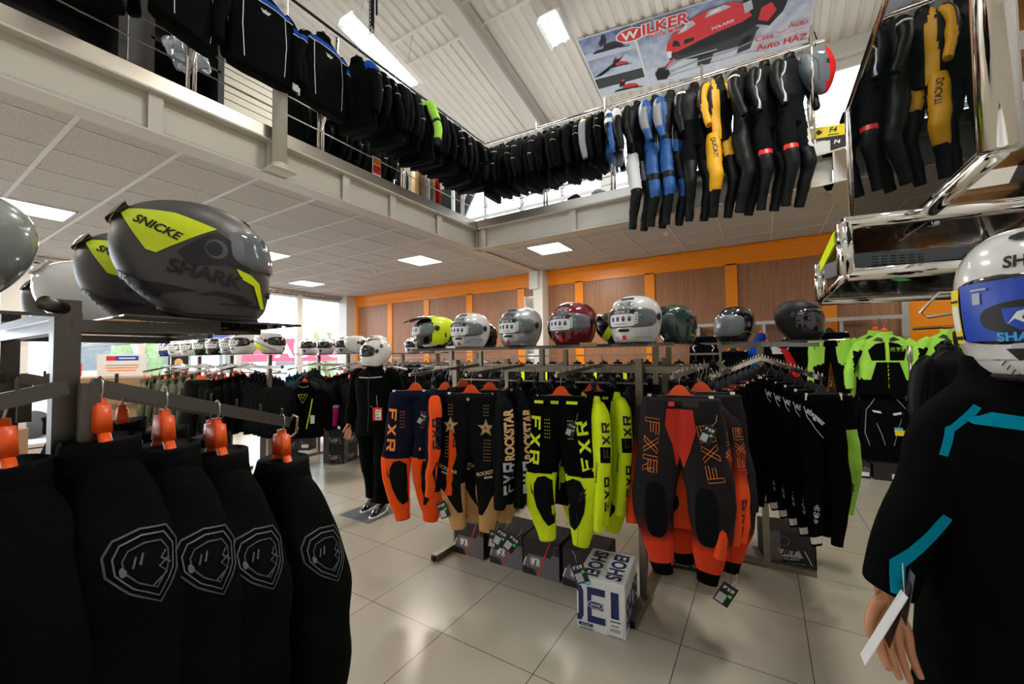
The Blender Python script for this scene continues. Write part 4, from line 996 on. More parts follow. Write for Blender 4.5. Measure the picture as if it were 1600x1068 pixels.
for k, (x, y, z) in enumerate(mr_):
    side_pools[k % 4].put('dark jacket on the mezzanine rack behind the left railing, %s from the round column' % ORD[k], (x + rnd.uniform(-.03, .03), y, z), rnd.uniform(-.2, .2), G4)
b = bmesh.new(); tube(b, [(-4.75, 2.6, 4.95), (-4.75, 4.3, 4.95)], .015, 8); tube(b, [(-4.75, 2.6, 4.95), (-4.75, 2.6, 3.72)], .018, 8); tube(b, [(-4.75, 4.3, 4.95), (-4.75, 4.3, 3.72)], .018, 8)
tube(b, [(-5.2, 4.2, 4.95), (-5.2, 5.0, 4.95)], .015, 8); tube(b, [(-5.2, 4.2, 4.95), (-5.2, 4.2, 3.72)], .018, 8); tube(b, [(-5.2, 5.0, 4.95), (-5.2, 5.0, 3.72)], .018, 8)
tag(obj('garment_rack', b, 'chrome'), 'steel garment rack on the mezzanine behind the left railing', 'garment rack')
t = thing('price_placard', 'small red and white sign on the left mezzanine railing', 'sign', (-3.84, 3.22, 3.757), R90); obj('placard', B(-.06, .06, -.004, .004, 0, .22), 'print_white', t, False); art('placard_print', t, [('print_red', rect(-.055, .02, .055, .12)), ('print_orange', rect(-.055, .13, .055, .2))], planar((0, -.004, 0), (1, 0, 0), (0, 0, 1)), 0)
rolls = [('print_gold', .17), ('carton_kraft', .2), ('white_cloth', .15), ('carton_kraft', .2), ('red_cloth', .14)]
for k, (m, h) in enumerate(rolls):
    b = bmesh.new(); sweep(b, [(0, 0, 0), (0, 0, .02), (0, 0, .72 - .06 * (k % 2))], [.05, .052, .052], 14); o = obj('rolled_mat', b, m); o.location = (-4.15, 4.16 + .115 * k, 3.722)
    tag(o, '%s upright roll beside the back corner of the left railing' % ['light brown', 'kraft brown, second', 'white', 'kraft brown, fourth', 'red'][k], 'roll', 'rolls standing behind the left railing')
# stool-like wire stand, small goods along the back edge
def wire_stand(lab, x, y, z):
    t = thing('wire_stand', lab, 'display stand', (x, y, z)); b = bmesh.new()
    tube(b, [(0, 0, 0), (0, 0, .22)], .008, 6); tube(b, [(-.12, 0, .7), (-.14, 0, .45), (0, 0, .25), (.14, 0, .45), (.12, 0, .7)], .007, 6); obj('wire', b, 'black_metal', t)
    b = bmesh.new(); sweep(b, [(0, 0, 0), (0, 0, .012)], [.1, .09], 16); obj('foot', b, 'black_metal', t)
wire_stand('curved wire bust stand against the bright upper window', -3.28, 5.62, 3.72)
GB = 'yellow goods boxes at the right end of the back mezzanine'
def ybox(lab, x, y, z, m='carton_yellow', w=.34, h=.12):
    b2 = carton('parts_box', lab, w, .22, h, m, [('front', [('print_black', xf(ell2d(0, 0, .035, .03, 4), -.08, 0)), ('print_black', xf(text2d('F4', .05, .03, .2), .05, .01)), ('print_black', rect(.0, -.045, .1, -.035))] if m == 'carton_yellow' else
                   [('print_white', xf(text2d('F4', .04, .02, .2), .08, 0)), ('print_cloud', rect(-.12, -.03, -.02, .03)), ('print_green', rect(-.15, -.01, -.135, .02))])], GB, 'box', (x, y, z), .25)
ybox('black parts box below the yellow one behind the right end of the railing', .62, 5.48, 3.755, 'carton_black'); ybox('yellow parts box stacked on the black one by the right end of the railing', .62, 5.48, 3.878)
ybox('yellow parts box with a pale label right of the stacked pair', .98, 5.62, 3.755, 'carton_yellow', .34, .26)
HG = 'small goods on the back mezzanine edge'
for k, (x, m) in enumerate([(-2.3, 'charcoal_cloth'), (-1.95, 'grey_cloth'), (-1.2, 'black_cloth'), (1.0, 'black_cloth'), (1.2, 'black_cloth')]):
    b = bmesh.new(); sweep(b, [(0, 0, 0), (0, 0, .1), (0, 0, .2), (0, 0, .25)], [(.11, .09), (.13, .1), (.10, .07), (.03, .02)], 14, wr=.03, wf=12, seed=k); o = obj('bag', b, m); o.location = (x if x < .9 else .92 + (x - 1.0) * .6, 5.55 if x < .9 else 5.62, 3.72 if x < .9 else 4.015)
    tag(o, '%s small bag on the back mezzanine against the upper windows' % ['leftmost dark', 'grey', 'black, below the suits,', 'black, on the yellow box,', 'rightmost black'][k], 'bag', HG)
# ================================================================== NEAR HELMET RACK (left foreground)
t = thing('garment_rack', 'large near steel rack at the left with sloping arms and a helmet shelf', 'display rack', (-1.14, .215, 0))
def loc_(p): return (p[0] + 1.14, p[1] - .215, p[2])
for p in ((-1.14, .215), (-1.82, .235)):
    b = bmesh.new(); sqtube(b, loc_((p[0], p[1], 0)), loc_((p[0], p[1], 1.718)), .036, .036); obj('post', b, 'shaded_steel', t, False)
    b = bmesh.new(); tube(b, [loc_((p[0], p[1], 1.700)), loc_((p[0] + .050, p[1] - .035, 1.706))], .013, 16); obj('pipe_stub', b, 'shaded_steel', t)
    b = bmesh.new(); sqtube(b, loc_((p[0] + .02, p[1] + .02, 1.46)), loc_((p[0] + .075, p[1] + .02, 1.46)), .016); sqtube(b, loc_((p[0] + .068, p[1] + .02, 1.435)), loc_((p[0] + .068, p[1] + .02, 1.56)), .026); obj('bracket', b, 'shaded_steel', t, False)
b = bmesh.new(); z = 1.672
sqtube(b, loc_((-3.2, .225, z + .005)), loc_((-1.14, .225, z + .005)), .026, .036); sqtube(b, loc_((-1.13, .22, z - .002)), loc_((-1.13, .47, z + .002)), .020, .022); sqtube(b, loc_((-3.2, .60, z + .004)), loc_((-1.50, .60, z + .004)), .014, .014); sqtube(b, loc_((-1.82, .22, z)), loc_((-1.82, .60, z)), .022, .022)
obj('shelf_frame', b, 'shaded_steel', t, False)
b = bmesh.new(); tube(b, [loc_((-1.13, .46, 1.668)), loc_((-1.12, .56, 1.672))], .008, 10); obj('pipe_tip', b, 'shaded_steel', t)
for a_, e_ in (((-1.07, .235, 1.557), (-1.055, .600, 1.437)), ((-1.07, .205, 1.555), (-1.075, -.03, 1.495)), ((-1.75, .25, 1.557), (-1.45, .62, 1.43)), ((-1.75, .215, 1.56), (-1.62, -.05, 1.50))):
    rack_arm(t, loc_(a_), loc_(e_), .024, .026, 'shaded_steel', 7)
b = bmesh.new(); tube(b, [loc_((-1.055, .598, 1.43)), loc_((-1.04, .605, 1.455)), loc_((-1.03, .61, 1.45)), loc_((-1.035, .61, 1.41)), loc_((-1.05, .60, 1.395))], .003, 6); obj('end_ring', b, 'zinc', t)
b = bbox(-3.2 + 1.14, -1.03 + 1.14, .27 - .215, .62 - .215, 1.685, 1.690, .001, 1); obj('acrylic_shelf', b, 'acrylic', t, False)
# helmets on it
YG = [('print_yellow', poly2d([(-.115, .205), (-.105, .218), (-.02, .206), (.075, .185), (-.005, .135), (-.045, .108), (-.065, .112)])),]
def shark_side(s):
    # u runs towards the chin for the 'right' side (seen from -X); mirrored for the other
    m = lambda P: poly2d([(s * x, y) for x, y in P])
    tx = lambda st, size, x, y, r, b_=.02, sh=.1, w=1.2: xf(text2d(st, size, b_, sh, w), s * x, y, s * r if s > 0 else -r)
    return [('print_black', m([(-.145, .10), (-.12, .085), (-.08, .07), (.03, .052), (-.04, .045), (-.09, .022), (-.12, .03), (-.15, .06)])),
            ('print_yellow', m([(-.128, .205), (-.112, .212), (-.02, .205), (.060, .182), (-.002, .148), (-.052, .122), (-.072, .128), (-.10, .165)])),
            ('print_yellow', m([(.098, .108), (.122, .104), (.148, .082), (.158, .030), (.150, .028), (.136, .075), (.112, .085)])),
            ('print_black', m([(.02, .044), (.06, .056), (.11, .050), (.135, .040), (.12, .030), (.09, .042), (.05, .046)])),
            ('print_black', m([(-.015, .127), (.045, .169), (.063, .175), (.102, .156), (.125, .128), (.128, .098), (.079, .112), (.011, .101)])), ('print_grey', xf(ell2d(0, 0, .022, .020, 20), s * .060, .140)), ('print_black', xf(ell2d(0, 0, .016, .015, 20), s * .056, .140)), ('print_black', tx('SHARK', .026, .040, .088, -10, .035)),
            ('print_black', tx('SNICKE', .016, -.050, .172, -22, .03, .3)),
            ('print_white', tx('SHARK', .010, -.138, .090, -28, .02))]
Hs = Pool(make_helmet('full_face_helmet', '', 'matt_grey', visor='visor_clear', arts=[('side_graphics', 'right', shark_side(1)), ('side_graphics', 'left', shark_side(-1)), ('crown_graphic', 'top', [('print_yellow', ell2d(0, -.05, .03, .035, 20))])],
          sticker=False, spoiler='gloss_black', vz=.150, va=.045, side=1.0, pivot=False))
GH = 'helmets on the near left rack'
HB = 1.692
Hs.put('matt grey helmet with fluorescent yellow side panels, the big one at the shelf end', (-1.125, .415, HB), 2.66, GH, (.95, .88, 1.05))
Hs.put('matt grey and yellow helmet half hidden behind the big one', (-1.50, .44, HB), 2.75, GH)
Hs.put('grey and yellow helmet far back on the near rack shelf, behind the white one', (-2.55, .50, HB), 2.8, GH)
Hw = make_helmet('full_face_helmet', 'pale white helmet third from the end on the near rack shelf', 'gloss_white', sticker=False, spoiler='gloss_white', visor='visor_dark'); Hw.location = (-1.98, .46, HB); Hw.rotation_euler = (0, 0, 2.8); Hw['group'] = GH
Hg = make_helmet('full_face_helmet', 'glossy grey helmet cut off by the left edge of the picture', 'gloss_grey', sticker=False, visor='visor_dark', spoiler=None); Hg.location = (-1.33, .045, HB - .002); Hg.rotation_euler = (0, 0, -.5); Hg['group'] = GH
b = bmesh.new(); box(b, -.33, .33, -.14, .14, -.006, 0); o = tag(obj('acrylic_shelf', b, 'acrylic', None, False), 'small clear shelf carrying the glossy grey helmet at the left edge', 'shelf'); o.location = (-1.42, .06, HB - .004)
# jackets on the near arm, sleeve towards us, with an embroidered shield
def shield():
    P = [(-.052, .028), (-.038, .048), (.0, .055), (.040, .048), (.052, .020), (.040, -.020), (.008, -.058), (-.030, -.030), (-.052, .0)]
    P2 = [(x * .82, y * .82) for x, y in P]; P3 = [(x * .62, y * .6) for x, y in P]
    cl = lambda Q: Q + [Q[0]]
    return [('print_dim', line2d(cl(P), .003)), ('print_grey', line2d(cl(P2), .0022)), ('print_dim', line2d(cl(P3), .002)), ('print_dim', line2d([(.03, .0), (.012, -.006), (.022, -.018), (0, -.03)], .003)),
            ('print_dim', line2d([(.028, .012), (.018, .004), (.03, -.008)], .003)), ('print_dim', line2d([(-.005, .02), (-.012, .005)], .003)), ('print_dim', line2d([(-.015, .018), (-.022, .003)], .003)), ('print_grey', ell2d(-.034, .002, .004, .007, 10))]
JN = Pool(make_jacket('winter_jacket', '', 'black_cloth', seed=41, W=.195, L=.80, D=.080, spread=.0, hookh=.052, ch=.000, raglan=True, res=1.5,
          arts=[('sleeve_emblem', 'left', [(m, xf(b_, 0, -.190, 0, .92, .92)) for m, b_ in shield()]), ('sleeve_emblem', 'right', [(m, xf(b_, 0, -.190, 0, .92, .92)) for m, b_ in shield()]),
                ('neck_label', 'left', [('print_cloud', xf(rect(-.007, -.009, .007, .009), -.040, -.028, 15))])]))
GN = 'black winter jackets on the near rack arm'
for (y, r, lab) in ((.248, .06, 'black jacket with embroidered sleeve shield, closest to the near rack post'), (.345, .02, 'black jacket with embroidered sleeve shield, second from the near post'),
                       (.440, -.02, 'black jacket with embroidered sleeve shield, third from the near post'), (.585, -.05, 'black jacket with embroidered sleeve shield at the arm tip over the floor tiles')):
    JN.put(lab, (-1.068 + (y - .27) * .03, y, 1.557 - .329 * (y - .235) + .006), r, GN)
JX = Pool(make_jacket('winter_jacket', '', 'black_cloth', seed=45, W=.195, L=.80, D=.080, spread=.0, hookh=.052, ch=.0, raglan=True))
JX.put('black jacket at the left edge below the near sloping arm, inner one', (-1.085, .135, 1.535), .15, GN); JX.put('black jacket at the lower left corner, closest to the camera', (-1.09, .03, 1.505), .25, GN)
JK = Pool(make_jacket('winter_jacket', '', 'black_cloth', ['petrol_cloth'], seed=42, W=.20, L=.74, D=.07, spread=.0, hookh=.055, szone=lambda c: 1 if c.y < .0 and c.z > -.5 else 0))
for k, (x, y) in enumerate(((-1.68, .33), (-1.60, .42), (-1.53, .50), (-1.47, .59))):
    JK.put('black and petrol blue jacket on the rear arm, %s from its post' % ORD[k], (x, y, 1.535 - .03 * k), -.2, 'petrol and black jackets on the rear arm')
    # ================================================================== CENTRAL RACK
CR = (-1.48, 2.75, 0)
t = thing('garment_rack', 'central double-sided steel rack with helmet shelf and motocross clothing', 'display rack', CR)
def lc(x, y, z): return (x - CR[0], y - CR[1], z)
for x in (-2.25, -.70):
    b = bmesh.new(); sqtube(b, lc(x, 2.73, .0), lc(x, 2.73, 1.575), .045, .045); obj('post', b, 'steel', t, False)
    b = bmesh.new(); sqtube(b, lc(x, 2.44, .025), lc(x, 3.95, .025), .055, .05, up=(0, 0, 1)); obj('foot', b, 'steel', t, False)
    b = bmesh.new(); sqtube(b, lc(x, 3.55, .0), lc(x, 3.55, 1.575), .045, .045); obj('post', b, 'steel', t, False)
    b = B(*[v for v in (x - .015 - CR[0], x + .015 - CR[0], 2.425 - CR[1], 2.439 - CR[1], .008, .042)]); obj('foot_cap', b, 'matt_black', t, False)
for x in (-2.40, -1.48, -.62):
    for y in (2.85, 3.3):
        b = bmesh.new(); sqtube(b, lc(x, y, 1.40), lc(x, y, 1.655), .035, .035); obj('shelf_post', b, 'steel', t, False)
b = bmesh.new(); sqtube(b, lc(-2.55, 2.80, 1.50), lc(-.40, 2.80, 1.50), .04, .045); sqtube(b, lc(-2.55, 3.48, 1.50), lc(-.40, 3.48, 1.50), .04, .045); sqtube(b, lc(-2.3, 2.74, 1.41), lc(-.65, 2.74, 1.41), .012, .012)
sqtube(b, lc(-2.25, 3.55, .3), lc(-.7, 3.55, .3), .03); obj('cross_rail', b, 'steel', t, False)
for i, (ex, ey) in enumerate(((-2.20, 2.14), (-1.76, 2.24), (-1.12, 2.34), (-.43, 2.36))):
    sx = (-2.06, -1.62, -.98, -.30)[i]
    rack_arm(t, lc(sx, 2.80, 1.53), lc(ex, ey, 1.475), .022, .022, pins=8)
    rack_arm(t, lc(sx, 3.48, 1.53), lc(sx + .05, 3.95, 1.44), .022, .022, pins=8)
b = bbox(-2.42 - CR[0], -.42 - CR[0], 2.38 - CR[1], 3.30 - CR[1], 1.660, 1.666, .002, 1); obj('acrylic_shelf', b, 'acrylic', t, False)
b = bmesh.new(); box(b, -2.42 - CR[0], -.42 - CR[0], 2.38 - CR[1], 2.384 - CR[1], 1.648, 1.668); obj('shelf_lip', b, 'acrylic', t, False)
b = bmesh.new(); box(b, -.97 - CR[0], -.86 - CR[0], 2.376 - CR[1], 2.381 - CR[1], 1.655, 1.680); obj('shelf_label', b, 'carton_kraft', t, False)
HZ = 1.668
GC = 'helmets on the central rack shelf'
kw = dict(brand='SHOEI', redtag=True, vz=.126, va=.051)
def chin_zone(c): return 0
white_arts = lambda: [('side_lines', 'frontwrap', [('print_silver', poly2d([(.05, .075), (.16, .095), (.2, .05), (.10, .028), (.05, .03)])), ('print_black', line2d([(.045, .078), (.10, .085), (.20, .10)], .0025)), ('print_black', line2d([(.05, .03), (.12, .06), (.2, .055)], .0025))])]
h = make_helmet('flip_up_helmet', 'white and grey flip-up helmet second from the left on the central shelf', 'gloss_white', arts=white_arts(), **kw); h.location = (-1.97, 2.58, HZ); h.rotation_euler = (0, 0, .12); h.scale = (1.10,) * 3
h2 = make_helmet('flip_up_helmet', 'plain silver flip-up helmet in the middle of the central shelf', 'gloss_silver', brandm='print_black', **kw); h2.location = (-1.52, 2.60, HZ); h2.rotation_euler = (0, 0, .02); h2.scale = (1.14,) * 3
h3 = make_helmet('flip_up_helmet', 'dark red metallic flip-up helmet on the central shelf', 'gloss_maroon', brandm='print_silver', **kw); h3.location = (-1.10, 2.60, HZ); h3.rotation_euler = (0, 0, -.06); h3.scale = (1.16,) * 3
h4 = make_helmet('flip_up_helmet', 'large glossy white flip-up helmet at the right of the central shelf', 'gloss_white', **kw); h4.location = (-.675, 2.58, HZ); h4.rotation_euler = (0, 0, -.10); h4.scale = (1.18,) * 3
h5 = make_helmet('adventure_helmet', 'black and fluorescent yellow adventure helmet with a peak, left end of the shelf', 'print_yellow', chincol=lambda c: 1 if (c.z > .19 and abs(c.x) < .06) or c.z < .03 or c.y < -.075 or (c.y > .02 and c.z < .12) else 0, trim='gloss_black', peak='gloss_black', arts=[
    ('side_graphics', a, [('print_yellow', poly2d([(s * x, y) for x, y in [(-.10, .225), (-.04, .21), (-.02, .16), (-.03, .09), (.05, .06), (.10, .045), (.06, .03), (-.05, .05), (-.075, .12), (-.06, .18), (-.11, .20)]])), ('print_white', poly2d([(s * x, y) for x, y in [(.05, .04), (.14, .03), (.12, .015), (.04, .025)]]))]) for a, s in (('right', 1), ('left', -1))]
    + [('chin_graphic', 'frontwrap', [('print_yellow', rect(-.012, .01, .012, .03)), ('print_silver', poly2d([(-.03, .04), (.03, .04), (.05, .06), (-.05, .06)]))])], vz=.145, va=.050, side=1.1)
h5.location = (-2.33, 2.56, HZ); h5.rotation_euler = (0, 0, -.35); h5.scale = (1.08,) * 3
for o_ in (h, h2, h3, h4, h5): o_['group'] = GC
HD = Pool(make_helmet('full_face_helmet', '', 'gloss_black', visor='visor_dark', sticker=False, spoiler='gloss_black', arts=[('side_graphics', a, [('print_yellow', poly2d([(s * x, y) for x, y in [(-.12, .06), (-.06, .15), (-.02, .12), (-.07, .04)]])), ('print_yellow', line2d([(s * -.02, .21), (s * .04, .20)], .004))]) for a, s in (('right', 1), ('left', -1))]))
HG_ = Pool(make_helmet('full_face_helmet', '', 'gloss_green', visor='visor_dark', sticker=False, spoiler='gloss_black', arts=[('side_lines', a, [('print_yellow', line2d([(s * x, y) for x, y in [(-.10, .21), (-.07, .22), (-.05, .20)]], .003)), ('print_yellow', line2d([(s * x, y) for x, y in [(.05, .06), (.12, .05), (.14, .02)]], .003))]) for a, s in (('right', 1), ('left', -1))]))
HD.put('dark helmet with yellow flash behind the adventure helmet on the central shelf', (-2.20, 3.0, HZ), 2.6, GC); HD.put('dark helmet behind and between the white-grey and silver helmets', (-1.80, 3.05, HZ), 2.9, GC)
HD.put('black helmet with yellow flash behind and between the silver and dark red helmets', (-1.36, 3.05, HZ), 2.7, GC); HD.put('black helmet with a broad yellow flash between the dark red and white helmets', (-.93, 3.02, HZ), 1.9, GC)
HG_.put('dark green glossy helmet at the right end behind the large white one', (-.52, 3.0, HZ), 2.35, GC, (.95, .86, 1.08))
# ------------------------------------------------------------------ motocross clothing on the four front arms
def mesh_dots(cx, cy, m, dx=.014, dy=.022, nx=3, ny=6, r=.0028): return [(m, ell2d(cx + dx * (i - (nx - 1) / 2), cy - dy * j, r, r * 1.6, 6)) for i in range(nx) for j in range(ny)]
def star(cx, cy, r, rr=.42, rot=0):
    return poly2d([(cx + (r if k % 2 == 0 else r * rr) * sin(pi * k / 5 + rot), cy + (r if k % 2 == 0 else r * rr) * cos(pi * k / 5 + rot)) for k in range(10)])
def fxr_v(m, x, y, rot, h=.062, w=.05): return (m, xf(block2d('FXR', h, w * 1.3, .3), x, y, rot))
def kneezone(c): return 1 if c.z < -.46 else 0
def knee_pads(m, m2):
    out = []
    for sg in (-1, 1):
        P = [(.045, -.50), (.09, -.475), (.135, -.485), (.160, -.53), (.165, -.60), (.150, -.68), (.115, -.76), (.085, -.80), (.05, -.78)]
        out.append((m, poly2d([(sg * x, y) for x, y in P])))
        out.append((m2, poly2d([(sg * x, y) for x, y in [(.05, -.462), (.20, -.462), (.205, -.405), (.15, -.43), (.10, -.435)]])))
    return out
def mx_arts(m, base, tilt=8):
    return [('knee_pad', 'front', knee_pads('charcoal_cloth', base)),
            ('lettering', 'front', [fxr_v(m, -.155, -.26, -90 - tilt * .3, .066, .064), fxr_v(m, .160, -.28, 90 + tilt, .066, .064)]),
            ('mesh_dots', 'front', mesh_dots(-.075, -.13, m) + mesh_dots(.075, -.13, m)),
            ('knee_mark', 'front', [('print_black', poly2d([(.13, -.56), (.175, -.52), (.165, -.54), (.135, -.575)])), ('print_black', poly2d([(.12, -.60), (.175, -.55), (.165, -.57), (.125, -.615)])), ('print_black', poly2d([(-.185, -.52), (-.165, -.60), (-.18, -.59)]))])]
GP = 'motocross trousers on the central rack'
P1 = Pool(make_pants('motocross_trousers', '', 'navy_cloth', ['orange_cloth', 'black_cloth'], kneezone, mx_arts('print_orange', 'navy_cloth'), seed=51, cat='motocross trousers', res=1.3, L=.92, hip=.118, k=1.05))
P3 = Pool(make_pants('motocross_trousers', '', 'black_cloth', ['yellow_cloth', 'charcoal_cloth'], kneezone, mx_arts('print_yellow', 'black_cloth') + [('belt_marks', 'front', [('print_yellow', rect(-.16, -.03, -.10, -.012)), ('print_yellow', rect(-.05, -.03, .0, -.012)), ('print_yellow', rect(.05, -.03, .12, -.012)), ('print_black', xf(block2d('FXR', .012, .010), -.025, -.021))])], seed=53, cat='motocross trousers', res=1.3, L=.90, hip=.122, k=1.08))
P2z = lambda c: 1 if c.z < -.60 else 0
knee2 = lambda: [('charcoal_cloth', poly2d([(sg * x, y) for x, y in [(.02, -.58), (.22, -.58), (.215, -.62), (.17, -.66), (.13, -.74), (.09, -.80), (.03, -.80)]])) for sg in (-1, 1)]
P2 = Pool(make_pants('motocross_trousers', '', 'charcoal_cloth', ['gold_cloth'], P2z, [('knee_pad', 'front', knee2()),
    ('stars', 'front', [('print_black', star(-.13, -.20, .066)), ('print_gold', star(-.13, -.20, .060)), ('print_black', star(-.13, -.20, .050)), ('print_gold', star(-.13, -.20, .044)), ('print_black', xf(text2d('R', .022, .03), -.13, -.20))] +
                       [('print_black', star(.13, -.21, .066)), ('print_gold', star(.13, -.21, .060)), ('print_black', star(.13, -.21, .050)), ('print_gold', star(.13, -.21, .044)), ('print_black', xf(text2d('R', .022, .03), .13, -.21))]),
    ('mesh_dots', 'front', mesh_dots(-.13, -.06, 'print_gold', ny=4) + mesh_dots(-.14, -.28, 'print_gold', nx=4, ny=7) + mesh_dots(.13, -.06, 'print_gold', ny=4) + mesh_dots(.14, -.29, 'print_gold', nx=4, ny=7)),
    ('belt_star', 'front', [('print_gold', star(0, -.02, .016))]),
    ('knee_lettering', 'front', [('print_gold', xf(text2d('ROCKSTAR', .022, .03, .1), -.155, -.49, -18)), ('print_cloud', xf(rect(-.030, -.006, .030, .006), -.16, -.52, -14)), ('print_gold', xf(text2d('ROCKSTAR', .022, .03, .1), .145, -.50, 14)), ('print_cloud', xf(rect(-.030, -.006, .030, .006), .15, -.53, 12))])],
    seed=52, cat='motocross trousers', res=1.3, L=.92, hip=.118, k=1.05))
P4 = Pool(make_pants('motocross_trousers', '', 'ember_pants', ['ember_core', 'black_cloth'], lambda c: (2 if c.z < -.90 else 0), [('red_core', 'front', [('ember_core', poly2d([(-.06, -.05), (.07, -.05), (.085, -.16), (.05, -.28), (.02, -.36), (.0, -.30), (-.02, -.36), (-.035, -.24), (-.07, -.14)]))]),
    ('lettering', 'front', [('print_orange', xf(outline2d('FXR', .075, .085, .003, .2), -.145, -.25, -94)), ('print_orange', xf(outline2d('FXR', .075, .085, .003, .2), .150, -.27, 100))]),
    ('buckle', 'front', [('print_black', rect(.02, -.035, .10, -.008)), ('print_red', xf(rect(-.05, -.035, -.02, -.012)))]),
    ('knee_panels', 'front', [('charcoal_cloth', xf(ell2d(0, 0, .055, .15, 26, 3), -.125, -.60)), ('charcoal_cloth', xf(ell2d(0, 0, .055, .15, 26, 3), .125, -.60))])],
    seed=54, cat='motocross trousers', res=1.3, L=.96, hookh=.07, hip=.125, k=1.1))
ZH = 1.50
P1.put('navy and orange motocross trousers with block letters, front pair at the left arm', (-2.19, 2.19, ZH), .42, GP)
P1.put('navy and orange motocross trousers directly behind the front navy pair', (-2.02, 2.33, ZH), .75, GP)
P1.put('navy and orange motocross trousers third deep on the left arm', (-1.99, 2.50, ZH + .01), .85, GP)
P2.put('black motocross trousers with gold stars and gold lower legs, front pair', (-1.745, 2.28, ZH - .01), .28, GP)
P2.put('black and gold motocross trousers behind the front star pair', (-1.70, 2.44, ZH), .45, GP)
P3.put('black and fluorescent yellow motocross trousers, front pair above the white box', (-1.105, 2.38, ZH - .01), .16, GP)
P3.put('black and yellow motocross trousers second deep on the third arm', (-.98, 2.62, ZH), .5, GP)
P4.put('black and ember red motocross trousers with outlined letters, front pair at the right', (-.40, 2.40, ZH - .0), .05, GP)
P4.put('ember red motocross trousers half hidden behind the front ember pair', (-.31, 2.56, ZH + .01), .10, GP)
for pl_, (x, y, r) in ((P1, (.085, -.085, 28)), ):
    pass
swing_tag(P1.p, .10, -.085, -.30, 28); swing_tag(P3.p, .10, -.09, -.30, 22); swing_tag(P4.p, .16, -.09, -.27, 24, .06, .095)
tg = [(-1.93, 2.16, .60, -25, 'grey price tag hanging below the navy and orange trousers'), (-1.47, 2.16, .50, 10, 'pale price tag leftmost of the cluster below the black jerseys'), (-1.41, 2.16, .52, 25, 'green-marked price tag second in the cluster below the black jerseys'),
      (-1.33, 2.18, .49, 35, 'silver price tag at the right of the cluster below the black jerseys'), (-.92, 2.14, .45, -22, 'grey and black price tag hanging under the yellow trousers'), (-.17, 2.34, .44, 30, 'black square price tag low over the floor below the ember sleeves')]
for x, y, z, r, lb in tg:
    tt = thing('hang_tag', lb, 'price tag', (x, y, z), .25, 'price tags hanging from the motocross clothes'); tg_ = swing_tag(tt, 0, 0, 0, r, .075, .11)
    b = bmesh.new(); tube(b, [(0, 0, 0), (.01, .03, .14), (.0, .06, .26)], .001, 4); obj('cord', b, 'print_black', tt)
def jersey(name, base, accent, szone, zone=None, arts=(), seed=0, W=.20, spread=.0, L=.70):
    return make_jacket(name, '', base, cat='jersey', accent=accent, szone=szone, zone=zone, arts=arts, seed=seed, W=W, L=L, D=.05, collar=False, spread=spread, sleeveL=1.12, hookh=.06, hang='black_plastic')
GJ = 'motocross jerseys on the central rack'
def vtext(m, s, x, y, rot=-90, sz=.03): return (m, xf(text2d(s, sz, .03), x, y, rot))
J3 = Pool(jersey('motocross_jersey', 'yellow_cloth', ['black_cloth'], lambda c: 1 if (-.46 < c.z < -.36 and abs(c.x) > .25) else 0, lambda c: 1 if abs(c.x) < .08 else 0,
      [('sleeve_lettering', 'front', [vtext('print_black', 'RIDICU', -.225, -.42, -90, .022), vtext('print_black', 'RIDICU', .225, -.42, 90, .022)]), ('sleeve_lettering', 'left', [('print_black', xf(block2d('FXR', .045, .05), 0, -.25, 90)), ('print_black', xf(block2d('FXR', .045, .05), 0, -.52, 90))]), ('sleeve_lettering', 'right', [('print_black', xf(block2d('FXR', .045, .05), 0, -.28, -90))])], seed=61, W=.205))
J3.put('fluorescent yellow motocross jersey right behind the front yellow trousers', (-1.10, 2.52, ZH + .02), .10, GJ, (1.05, 1, 1.1)); J3.put('fluorescent yellow jersey showing its lettered sleeve beside the yellow trousers', (-.93, 2.50, ZH + .01), -.95, GJ, (1, 1, 1.12)); J3.put('rearmost fluorescent yellow jersey next to the ember red sleeve', (-.84, 2.62, ZH + .02), -.95, GJ, (1, 1, 1.05))
J1 = Pool(jersey('motocross_jersey', 'orange_cloth', ['navy_cloth'], lambda c: 1 if -.5 < c.z < -.3 and c.y > 0 else 0, lambda c: 1,
      [('sleeve_lettering', a, [('print_black', xf(block2d('FXR', .05, .055), 0, -.30, 90)), ('navy_cloth', poly2d([(-.03, -.55), (.0, -.48), (.03, -.56), (.0, -.66)]))]) for a in ('left', 'right')], seed=62))
J1.put('orange and navy jersey showing an orange sleeve beside the navy trousers', (-2.08, 2.26, ZH), -.75, GJ, (1, 1, 1.02)); J1.put('second orange and navy jersey deeper on the left arm', (-2.0, 2.36, ZH), -.72, GJ)
J2_ = Pool(jersey('motocross_jersey', 'charcoal_cloth', ['black_cloth'], None, None,
      [('sleeve_lettering', 'left', [('print_gold', xf(text2d('ROCKSTAR', .040, .05), 0, -.27, 90, 1, 1)), ('print_cloud', xf(block2d('FXR', .062, .055), .0, -.53, 90))]), ('sleeve_lettering', 'right', [('print_gold', xf(text2d('ROCKSTAR', .034, .035), 0, -.27, 90)), ('print_cloud', xf(block2d('FXR', .05, .05), .0, -.52, 90))])], seed=63))
for k, (x, y) in enumerate(((-1.54, 2.36), (-1.45, 2.45), (-1.37, 2.54), (-1.29, 2.64))): J2_.put('black jersey with gold and grey sleeve lettering, %s from the star trousers' % ORD[k], (x, y, ZH), -.80, GJ, (.9, 1.35, 1.05))
